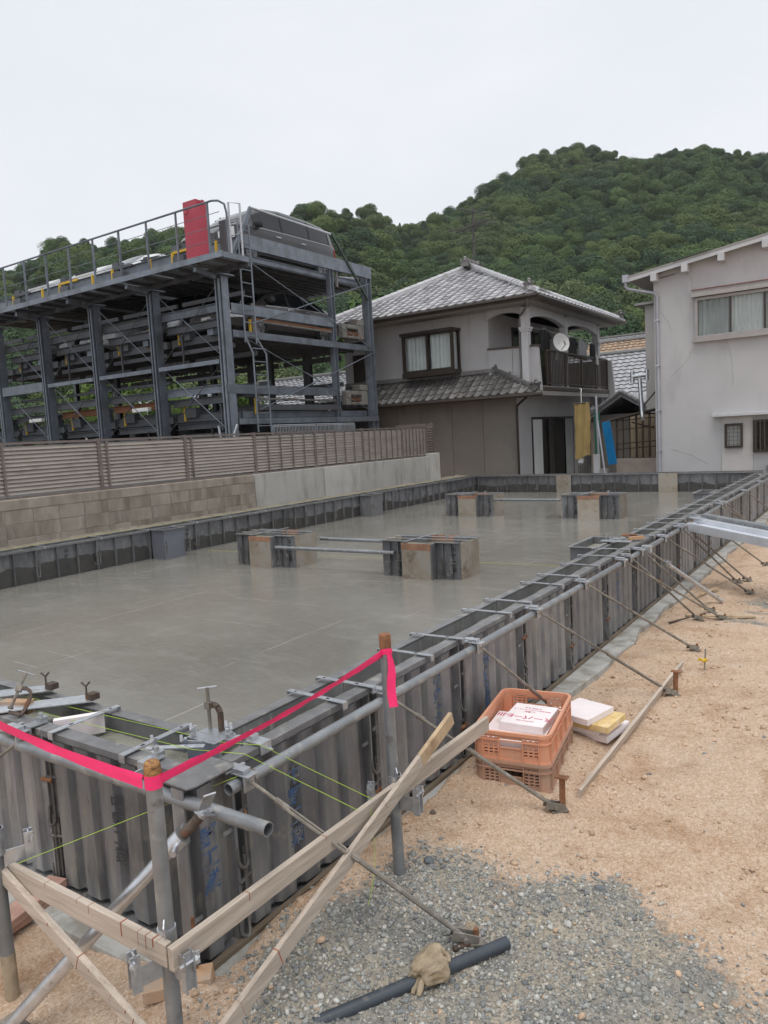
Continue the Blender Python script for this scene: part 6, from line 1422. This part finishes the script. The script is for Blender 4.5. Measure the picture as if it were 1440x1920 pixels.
wl_ = bp_('wall', MB().prism([(bx0,-.1),(bx1,-.1),(bx1,rz_(bx1)+.218),(bx0,rz_(bx0)+.218)], BY, BY+8, 'y'), m_st)
bp_('roof', MB().prism([(bx0-.58,rz_(bx0-.58)+.22),(bx1+.3,rz_(bx1+.3)+.22),(bx1+.3,rz_(bx1+.3)+.265),(bx0-.58,rz_(bx0-.58)+.265)], BY-.28, BY+8.3, 'y'), m_soff)
bp_('barge_board', MB().prism([(bx0-.56,rz_(bx0-.56)+.13),(bx1+.3,rz_(bx1+.3)+.13),(bx1+.3,rz_(bx1+.3)+.219),(bx0-.56,rz_(bx0-.56)+.219)], BY-.27, BY-.22, 'y'), m_wwhite)
bp_('soffit', MB().prism([(bx0-.55,rz_(bx0-.55)+.15),(bx0,rz_(bx0)+.15),(bx0,rz_(bx0)+.219),(bx0-.55,rz_(bx0-.55)+.219)], BY-.2199, BY+8.2, 'y'), m_soff)
for x in (bx0+.07, bx0+.78, bx0+1.58, bx0+2.5, bx0+3.4): bp_('purlin_end', MB().box(x-.07,BY-.30,rz_(x)-.04,x+.07,BY-.001,rz_(x)+.16), m_wwhite, bev=.008)
bp_('gutter', MB().path([(bx0-.6,BY-.3,5.50),(bx0-.6,BY+8.2,5.46)],.06,8).box(bx0-.66,BY-.33,5.38,bx0-.53,BY-.2,5.56), m_lpipe, smooth=True)
dp = bp_('downpipe', MB().path([(bx0-.6,BY-.27,5.40),(bx0-.6,BY-.26,5.28),(bx0-.55,BY-.22,5.22),(bx0+.02,BY-.09,5.06),(bx0+.09,BY-.06,4.98),(bx0+.09,BY-.06,.2)],.036,10), m_lpipe, smooth=True)
for z in (4.4,3.3,2.2,1.2): part('bracket', MB().box(bx0+.04,BY-.11,z-.015,bx0+.14,BY-.001,z+.015), m_galv, dp)
def win(x0, x1, z0, z1, cols, curt, fr=.07, m=m_alu, hood=True):
    w = bp_('window', MB().box(x0,BY-.10,z0,x1,BY+.0,z0+fr).box(x0,BY-.10,z1-fr,x1,BY,z1).box(x0,BY-.10,z0+fr,x0+fr,BY,z1-fr).box(x1-fr,BY-.10,z0+fr,x1,BY,z1-fr), m, bev=.004)
    n = cols; s = (x1-x0-2*fr)/n
    for k in range(n):
        a = x0+fr+k*s; part('pane', MB().box(a+.012,BY-.062,z0+fr,a+s-.012,BY-.058,z1-fr), m_pane, w)
        if k: part('stile', MB().box(a-.02,BY-.075,z0+fr,a+.02,BY-.05,z1-fr), m_bronze, w)
        if curt: part('curtain', curtain(a+.01,a+s-.01,z0+fr,z1-fr,BY-.022,.014,5+2*(k % 2),'x',k+3), m_cur2 if k % 2 == 0 else m_cur, w)
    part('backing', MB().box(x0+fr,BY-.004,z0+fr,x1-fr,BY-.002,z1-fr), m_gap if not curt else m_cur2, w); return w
w = win(-3.90,-.90,3.84,4.80,4,True)
part('hood', MB().box(-3.96,BY-.2,4.81,-.84,BY-.001,4.90).box(-3.94,BY-.16,4.90,-.86,BY-.001,4.97), m_alu, w); part('paint_strip', MB().box(-3.96,BY-.205,4.971,-.84,BY-.001,4.985), m_red2, w); part('sill', MB().box(-3.95,BY-.14,3.76,-.85,BY-.001,3.838), m_alu, w)
w = win(-3.26,-2.87,1.22,1.79,1,False,.045,m_bronze)
for k in range(5): part('bar', MB().box(-3.21,BY-.085,1.30+.09*k,-2.92,BY-.075,1.306+.09*k), m_bronze, w)
for k in range(3): part('bar', MB().box(-3.16+.09*k,BY-.090,1.26,-3.153+.09*k,BY-.0851,1.75), m_bronze, w)
w = win(-2.65,-1.55,1.10,1.85,2,False,.06,m_bronze)
for k in range(11): part('bar', MB().box(-2.59+.09*k,BY-.13,1.12,-2.57+.09*k,BY-.105,1.83), m_brown, w)
bp_('ledge', MB().box(-3.52,BY-.22,1.96,.5,BY-.001,2.04), m_wwhite, bev=.01); bp_('render_patch', MB().box(-3.33,BY-.025,.1,-2.66,BY-.001,1.955), m_pl)
for pts in ([(-4.5,3.0),(-4.2,3.25),(-4.05,3.42),(-3.93,3.72)],[(-3.22,3.72),(-3.12,3.35),(-3.08,2.9),(-3.14,2.55)],[(-3.9,4.98),(-3.97,5.1),(-3.98,5.4)],[(-2.70,1.08),(-2.74,.8),(-2.72,.5)],[(-4.5,1.25),(-4.0,1.05),(-3.5,.75)],[(-4.7,4.6),(-4.5,4.3),(-4.45,4.0)]):
    q_ = []
    for (xa,za),(xb,zb) in zip(pts[:-1],pts[1:]): q_ += [(xa+(xb-xa)*f+random.uniform(-.02,.02),BY+.002,za+(zb-za)*f+random.uniform(-.015,.015)) for f in (0,.25,.5,.75)]
    bp_('crack', MB().path(q_,.006,4), m_crk)
bp_('cable', MB().path([(-4.75,BY-.02,5.5),(-4.6,BY-.05,5.56),(-4.3,BY-.30,5.70),(-3.5,BY-.31,5.82)],.014,5), m_black); bp_('rod', MB().tube((-4.7,BY-.02,5.40),(-4.3,BY-.2,5.42),.01,5), m_black)
bp_('hose_reel', MB().box(-2.35,BY-.3,.6,-1.9,BY-.02,.8), m_pipe)
wg = thing('rear_annex', 'narrow pale annex wall behind the rendered building', 'building', (-5.5,24,0))
part('wall', MB().box(-6.05,23.0,0,-5.62,27,5.35).box(-5.619,22.6,0,-4.87,27,5.62), m_pl, wg); part('eave', MB().box(-6.3,22.8,5.351,-5.6,27,5.42).box(-5.8,22.4,5.621,-4.88,27,5.70), m_soff, wg)

# ------------------------------------------------------------------ neighbouring roofs behind
def small_house(label, x0, x1, y0, y1, ze, zr, wallm, tilem, ridge='x', grp='neighbouring houses behind', rows=True):
    t = thing('neighbour_house', label, 'house', ((x0+x1)/2,(y0+y1)/2,0), group=grp); o = .35
    part('wall', MB().box(x0,y0,0,x1,y1,ze), wallm, t)
    ym = (y0+y1)/2; xm = (x0+x1)/2
    if ridge == 'x':
        rf = part('roof', MB().prism([(y0-o,ze-.12),(ym,zr),(y1+o,ze-.12),(y1+o,ze-.22),(ym,zr-.12),(y0-o,ze-.22)], x0-o, x1+o, 'x'), tilem, t)
        sl_ = math.hypot(ym-y0+o, zr-ze+.12); n = max(4, int(sl_/.32)); mb = MB()
        nx = int((x1-x0+2*o)/.3)
        for j in range(n):
            f0 = j/n; f1 = (j+1.05)/n; P_ = []
            for i in range(nx*4+1):
                x = x0-o+(x1-x0+2*o)*i/(nx*4); wv = .02*math.sin(i*math.pi/2)
                P_.append([(x, y0-o+(ym-y0+o)*f0, ze-.12+(zr-ze+.12)*f0+.07+wv), (x, y0-o+(ym-y0+o)*f1, ze-.12+(zr-ze+.12)*f1+.03+wv)])
            mb.grid(P_)
        q = part('tile_rows', mb, tilem, rf); q['kind'] = 'stuff'
        part('ridge_cap', MB().tube((x0-o,ym,zr+.06),(x1+o,ym,zr+.06),.12,8), m_tile_d, rf)
    else:
        rf = part('roof', MB().prism([(x0-o,ze-.12),(xm,zr),(x1+o,ze-.12),(x1+o,ze-.22),(xm,zr-.14),(x0-o,ze-.22)], y0-o, y1+o, 'y'), tilem, t)
        for s in (-1, 1):
            mb = MB(); xe = x0-o if s < 0 else x1+o
            for k in range(7): f = k/7; mb.tube((xe+(xm-xe)*f,y0-o-.02,ze-.1+(zr-ze+.12)*f+.03),(xe+(xm-xe)*(f+.13),y0-o-.02,ze-.1+(zr-ze+.12)*(f+.13)+.03),.07,7)
            part('verge_tiles', mb, tilem, rf)
    return t
m_tileb = M('brown clay tile', (.36,.25,.17), .8, 0, .3, 5, .3, 20, layers=(((.20,.14,.10),6,.5,.65), ((.50,.40,.31),5,.58,.7)), objrand=.05)
m_tileg = M('blue grey tile', (.32,.325,.345), .45, 0, .2, 4, layers=(((.2,.2,.21),5,.5,.7),), objrand=.08)
small_house('low house with grey wavy tiles between the two big buildings', -12.5,-6.9,31,38,2.75,5.05, m_wlow, m_tileg)
small_house('brown tiled house behind the grey wavy roof', -14.5,-9.0,41,47,4.7,6.6, m_pl, m_tileb)
small_house('small dark gable with tiled verge in front of the grey wavy roof', -8.3,-6.5,25.4,30,2.25,2.95, m_wlow, m_tileg, 'y')
small_house('distant house with blue grey roof at the foot of the hill', -20.5,-16.4,60,66,7.0,9.0, m_wup, m_tileg)
small_house('long low building with pale ribbed roof seen through the parking machine', -30,-14.0,23.5,33,3.1,4.9, m_pl, m_tileg)
small_house('far house left of the tiled house, roof seen under the parking decks', -46,-33,30,38,3.6,5.6, m_wup, m_tileg)

# ------------------------------------------------------------------ foliage
m_leaf = bpy.data.materials.new('leaf mass'); m_leaf.use_nodes = True
_N = m_leaf.node_tree.nodes; _L = m_leaf.node_tree.links; _b = _N['Principled BSDF']; _b.inputs['Roughness'].default_value = .7; _b.inputs['Specular IOR Level'].default_value = .2
_a = _N.new('ShaderNodeAttribute'); _a.attribute_name = 'tint'; _L.new(_a.outputs['Color'], _b.inputs['Base Color'])
ICO = None
def ico():
    global ICO
    if ICO is None:
        bm = bmesh.new(); bmesh.ops.create_icosphere(bm, subdivisions=1, radius=1); bm.verts.ensure_lookup_table()
        ICO = (np.array([v.co[:] for v in bm.verts]), np.array([[v.index for v in f.verts] for f in bm.faces])); bm.free()
    return ICO
def crown_arrays(c, rad, hgt, n, col, leaf, lobes=8, conifer=False, core=True, g=rng):
    """leaf quads spread over the lobes of one crown -> (verts, quads, colours, core verts, core tris, core colours)"""
    if conifer:
        hh = g.uniform(0,1,n)**1.4; a = g.uniform(0,2*np.pi,n); r_ = rad*(1-hh)*(.55+.45*g.uniform(0,1,n)**.5)+.1
        p = np.stack([np.cos(a)*r_, np.sin(a)*r_, hh*hgt], 1); nr = np.stack([np.cos(a), np.sin(a), np.full(n,.6)], 1)
    else:
        u = g.normal(0,1,(lobes,3)); u[:,2] = np.abs(u[:,2])*.9-.15; u /= np.linalg.norm(u,axis=1)[:,None]
        lc = u*np.array([rad*.62,rad*.62,hgt*.40])+np.array([0,0,hgt*.42]); lr = rad*g.uniform(.36,.58,lobes)
        k = g.integers(0,lobes,n); d = g.normal(0,1,(n,3)); d[:,2] = d[:,2]*.9+.35; d /= np.linalg.norm(d,axis=1)[:,None]
        p = lc[k]+d*(lr[k]*g.uniform(.80,1.08,n))[:,None]*np.array([1,1,.85]); nr = d
    nr = nr+g.normal(0,.38,(n,3)); nr /= np.linalg.norm(nr,axis=1)[:,None]
    t = np.cross(nr, g.normal(0,1,(n,3))); t /= np.linalg.norm(t,axis=1)[:,None]+1e-9; b_ = np.cross(nr, t)
    s = (leaf*g.uniform(.6,1.35,n))[:,None]
    P_ = p+np.array(c); V = np.stack([P_-t*s-b_*s*.55, P_+t*s*.2-b_*s*.7, P_+t*s+b_*s*.5, P_-t*s*.3+b_*s*.75], 1).reshape(-1,3)
    cc = np.clip(np.array(col)*g.uniform(.80,1.22,n)[:,None]*np.array([1,1,1]), 0, 1)
    C = np.repeat(cc, 4, 0)
    iv, it = ico(); 
    if conifer: cv = iv*np.array([rad*.35,rad*.35,hgt*.40])+np.array(c)+[0,0,hgt*.35]
    else: cv = iv*np.array([rad*.80,rad*.80,hgt*.40])+np.array(c)+[0,0,hgt*.40]
    return V, C, cv, it, np.repeat(np.array(col)[None]*.85, len(iv), 0)
def leaf_mesh(name, parts_, mat):
    V = []; Q = []; T_ = []; C = []; off = 0
    for (v, c, cv, ct, cc) in parts_:
        n = len(v); V += [v, cv]; C += [c, cc]; Q.append(np.arange(n).reshape(-1,4)+off); T_.append(ct+off+n); off += n+len(cv)
    V = np.concatenate(V); C = np.concatenate(C); Q = np.concatenate(Q); T_ = np.concatenate(T_)
    me = bpy.data.meshes.new(name); me.vertices.add(len(V)); me.vertices.foreach_set('co', V.ravel().astype(np.float32))
    nl = Q.size+T_.size; me.loops.add(nl); me.polygons.add(len(Q)+len(T_))
    me.loops.foreach_set('vertex_index', np.concatenate([Q.ravel(), T_.ravel()]).astype(np.int32))
    me.polygons.foreach_set('loop_start', np.concatenate([np.arange(len(Q))*4, Q.size+np.arange(len(T_))*3]).astype(np.int32)); me.update(calc_edges=True)
    at = me.color_attributes.new('tint', 'FLOAT_COLOR', 'POINT'); at.data.foreach_set('color', np.concatenate([C, np.ones((len(C),1))],1).ravel().astype(np.float32))
    me.materials.append(mat); return me

# ------------------------------------------------------------------ wooded hill
RIDGE = np.array([(-90,10),(-75,11),(-66,11.5),(-60.2,12.5),(-58.6,13.0),(-56.8,14.3),(-55,14.6),(-53.7,14.4),(-51.5,14.9),(-48.1,15.4),(-43.9,15.8),(-40.3,16.5),(-37.9,16.9),(-34.8,16.6),(-32.4,15.9),(-31.3,15.4),(-30.1,15.9),(-27.3,16.7),(-25.3,17.9),(-22.1,19.2),(-19.9,19.5),(-16.3,18.9),(-14.9,17.9),(-12.8,18.4),(-10.1,18.0),(-6.9,16.8),(0,16),(12,14),(25,12)])
def ridge_r(az): return np.interp(az, [-90,-60,-45,-38,-31,-26,-20,-14,-5,25], [250,240,225,200,255,275,300,310,320,330])
def hill_z(r, az):
    el = np.interp(az, RIDGE[:,0], RIDGE[:,1])-1.05; rr = ridge_r(az); r0 = 85.
    t = np.clip((r-r0)/(rr-r0), 0, 1.6); x = r*np.sin(np.radians(az)); y = r*np.cos(np.radians(az))
    e = el*np.where(t < 1, t**.78, 1.0); z = np.tan(np.radians(e))*r+CAM_H
    z = np.where(t > 1, np.tan(np.radians(el))*rr+CAM_H-(r-rr)*.45, z)
    gl_ = (fbm(x+500, y+500, .018, 3, 41)-.5)*14*np.clip(t,0,1)*(1-np.clip(t,0,1))*2.2
    return np.where(t <= 0, 0.3, z+gl_)-.5*(t <= 0)
AZ = np.linspace(-90,25,180); RR = np.concatenate([np.linspace(80,330,90), [345,370,420,500]])
RRg, AZg = np.meshgrid(RR, AZ, indexing='ij'); hz_ = hill_z(RRg, AZg)
m_hill = M('woodland floor', (.022,.034,.014), .95, 0, .3, .1, objrand=0)
hl_ = link('hill', big_grid('hill', RRg*np.sin(np.radians(AZg)), RRg*np.cos(np.radians(AZg)), hz_, m_hill)); hl_['kind'] = 'structure'
g2 = np.random.default_rng(5)
pal = np.array([(.050,.082,.034),(.060,.098,.036),(.072,.112,.038),(.042,.072,.035),(.084,.118,.040),(.054,.086,.040),(.084,.110,.046)])*np.array([1.22,1.24,1.32])  # blue-leaning scale puts a little distance haze into the leaf colours
# crown prototypes (only reached through the scatter below, never placed on their own)
m_tree = bpy.data.materials.new('hillside foliage'); m_tree.use_nodes = True
_N = m_tree.node_tree.nodes; _L = m_tree.node_tree.links; _b = _N['Principled BSDF']; _b.inputs['Roughness'].default_value = .75; _b.inputs['Specular IOR Level'].default_value = .15
_a = _N.new('ShaderNodeAttribute'); _a.attribute_name = 'tint'; _c = _N.new('ShaderNodeAttribute'); _c.attribute_type = 'INSTANCER'; _c.attribute_name = 'tree_colour'
_m = _N.new('ShaderNodeMix'); _m.data_type = 'RGBA'; _m.blend_type = 'MULTIPLY'; _m.inputs[0].default_value = 1.0
_L.new(_a.outputs['Color'], _m.inputs[6]); _L.new(_c.outputs['Color'], _m.inputs[7]); _L.new(_m.outputs[2], _b.inputs['Base Color'])
protos = bpy.data.collections.new('tree_prototypes')
for k in range(8):
    if k < 6: arr = crown_arrays((0,0,0), 1.0, (1.25,1.5,1.1,1.35,1.6,1.2)[k], 7000, (1,1,1), .040, (9,12,14,7,11,16)[k], g=g2)
    else: arr = crown_arrays((0,0,0), .72, 2.0, 4500, (.8,.85,.95), .04, conifer=True, g=g2)
    protos.objects.link(bpy.data.objects.new('crown_%d' % k, leaf_mesh('crown', [arr], m_tree)))
TP = []; TS = []; TRt = []; TI = []; TC = []
r_ = 92.
while r_ < 335:
    step = 2.9+r_*.0026; naz = int(np.radians(92)*r_/step)
    for k in range(naz):
        az = -78+92*(k+g2.uniform(-.45,.45))/naz; rj = r_+g2.uniform(-.5,.5)*step; rr = float(ridge_r(az))
        if rj > rr+5: continue
        z = float(hill_z(np.array([rj]), np.array([az]))[0]); x, y = rj*math.sin(math.radians(az)), rj*math.cos(math.radians(az))
        nzv = float(fbm(np.array([x+900.]), np.array([y+900.]), .03, 3, 61)[0]); ci = int(np.clip((nzv-.28)/.44*7+g2.normal(0,.9), 0, 6)); col = pal[ci]*g2.uniform(.92,1.16)
        con = (abs(az+31.3) < 1.5 and rj > 200 and g2.uniform() < .5) or g2.uniform() < .012 or (-20.0 < az < -18.5 and rj > rr-6 and g2.uniform() < .35) or (-12.5 < az < -7 and 120 < rj < 190 and g2.uniform() < .35)
        if -17 < az < -12 and rj < 135 and g2.uniform() < .5: col = np.array((.135,.155,.045))
        rad = (g2.uniform(1.5,3.0) if g2.uniform() < .8 else g2.uniform(3.0,4.6))*(1+.0006*rj)
        if con: rad *= .85; col = pal[3]*.8
        if rj > rr-14: rad *= .75
        TP.append((x,y,z+.4)); TS.append((rad*g2.uniform(.9,1.15),rad*g2.uniform(.9,1.15),rad*g2.uniform(.85,1.2))); TRt.append((0,0,g2.uniform(0,6.28)))
        TI.append(int(g2.integers(6,8)) if con else int(g2.integers(0,6))); TC.append(tuple(col))
    r_ += step*.9
fm = bpy.data.meshes.new('forest'); fm.from_pydata(TP, [], [])
for nm, ty, dat, key in (('tree_scale','FLOAT_VECTOR',TS,'vector'),('tree_turn','FLOAT_VECTOR',TRt,'vector'),('tree_kind','INT',TI,'value'),('tree_colour','FLOAT_COLOR',[c+(1,) for c in TC],'color')):
    at = fm.attributes.new(nm, ty, 'POINT'); at.data.foreach_set(key, np.array(dat).ravel().astype(np.int32 if ty == 'INT' else np.float32))
fm.materials.append(m_tree)
fo = link('forest', fm); fo['kind'] = 'stuff'; fo['label'] = 'dense mixed green woodland covering the hillside'
ng = bpy.data.node_groups.new('scatter_trees', 'GeometryNodeTree')
ng.interface.new_socket('Geometry', in_out='INPUT', socket_type='NodeSocketGeometry'); ng.interface.new_socket('Geometry', in_out='OUTPUT', socket_type='NodeSocketGeometry')
gi = ng.nodes.new('NodeGroupInput'); go_ = ng.nodes.new('NodeGroupOutput'); ip_ = ng.nodes.new('GeometryNodeInstanceOnPoints'); ci_ = ng.nodes.new('GeometryNodeCollectionInfo')
ci_.inputs['Collection'].default_value = protos; ci_.inputs['Separate Children'].default_value = True; ci_.inputs['Reset Children'].default_value = True
def na(nm, ty):
    q = ng.nodes.new('GeometryNodeInputNamedAttribute'); q.data_type = ty; q.inputs['Name'].default_value = nm; return q.outputs['Attribute']
ip_.inputs['Pick Instance'].default_value = True
ng.links.new(gi.outputs[0], ip_.inputs['Points']); ng.links.new(ci_.outputs[0], ip_.inputs['Instance']); ng.links.new(na('tree_kind','INT'), ip_.inputs['Instance Index'])
ng.links.new(na('tree_turn','FLOAT_VECTOR'), ip_.inputs['Rotation']); ng.links.new(na('tree_scale','FLOAT_VECTOR'), ip_.inputs['Scale']); ng.links.new(ip_.outputs[0], go_.inputs[0])
fo.modifiers.new('scatter', 'NODES').node_group = ng
cnt = len(TP)

# thin moist air over the whole place
m_haze = bpy.data.materials.new('moist air'); m_haze.use_nodes = True; _n = m_haze.node_tree.nodes; _n.clear()
_o = _n.new('ShaderNodeOutputMaterial'); _v = _n.new('ShaderNodeVolumePrincipled'); _v.inputs['Color'].default_value = (.93,.96,1,1); _v.inputs['Density'].default_value = .0002; _v.inputs['Anisotropy'].default_value = .2
m_haze.node_tree.links.new(_v.outputs[0], _o.inputs['Volume'])
hzb = link('haze', mesh_of(MB().box(-720,-320,-2,720,1520,140), m_haze, False, 'haze')); hzb['kind'] = 'stuff'; hzb['label'] = 'thin pale haze in the air'
# shrubs seen between the decks of the parking machine
def shrub(label, x, y, z0, rad, hgt, n, col, leaf, name='shrub', grp='shrubs behind the parking machine'):
    t = thing(name, label, 'shrub', (x,y,z0), group=grp); g3 = np.random.default_rng(int(abs(x)*10))
    a = crown_arrays((0,0,hgt*.25), rad, hgt, n, col, leaf, 9, g=g3); o = link('crown', leaf_mesh('crown', [a], m_leaf), t)
    mb = MB()
    for k in range(5): an = k*1.3; mb.path([(0,0,0),(.2*rad*math.cos(an),.2*rad*math.sin(an),hgt*.3),(.5*rad*math.cos(an),.5*rad*math.sin(an),hgt*.7)],[.06,.04,.02],6)
    link('stem', mesh_of(mb, m_pole, True, 'stem'), t)
shrub('bright green bush seen under the parking decks, leftmost', -30.5,22.2,1.0,2.1,3.6,1800,(.085,.14,.028),.09)
shrub('bright green bush seen under the parking decks, middle', -25.8,22.0,1.0,1.7,3.3,1500,(.08,.13,.028),.09)
shrub('bright green bush seen under the parking decks, right of the middle one', -22.3,22.4,1.0,1.3,3.0,1200,(.075,.125,.025),.09)
shrub('dark leafy tree seen through the parking machine near the house', -17.6,30,0,2.6,7.0,2200,(.06,.105,.03),.2)
shrub('leafy tree seen behind the parking machine in the open bay', -24.5,36,0,3.2,8.0,2200,(.055,.10,.03),.22)
print('trees', cnt, 'objects', len(bpy.data.objects))
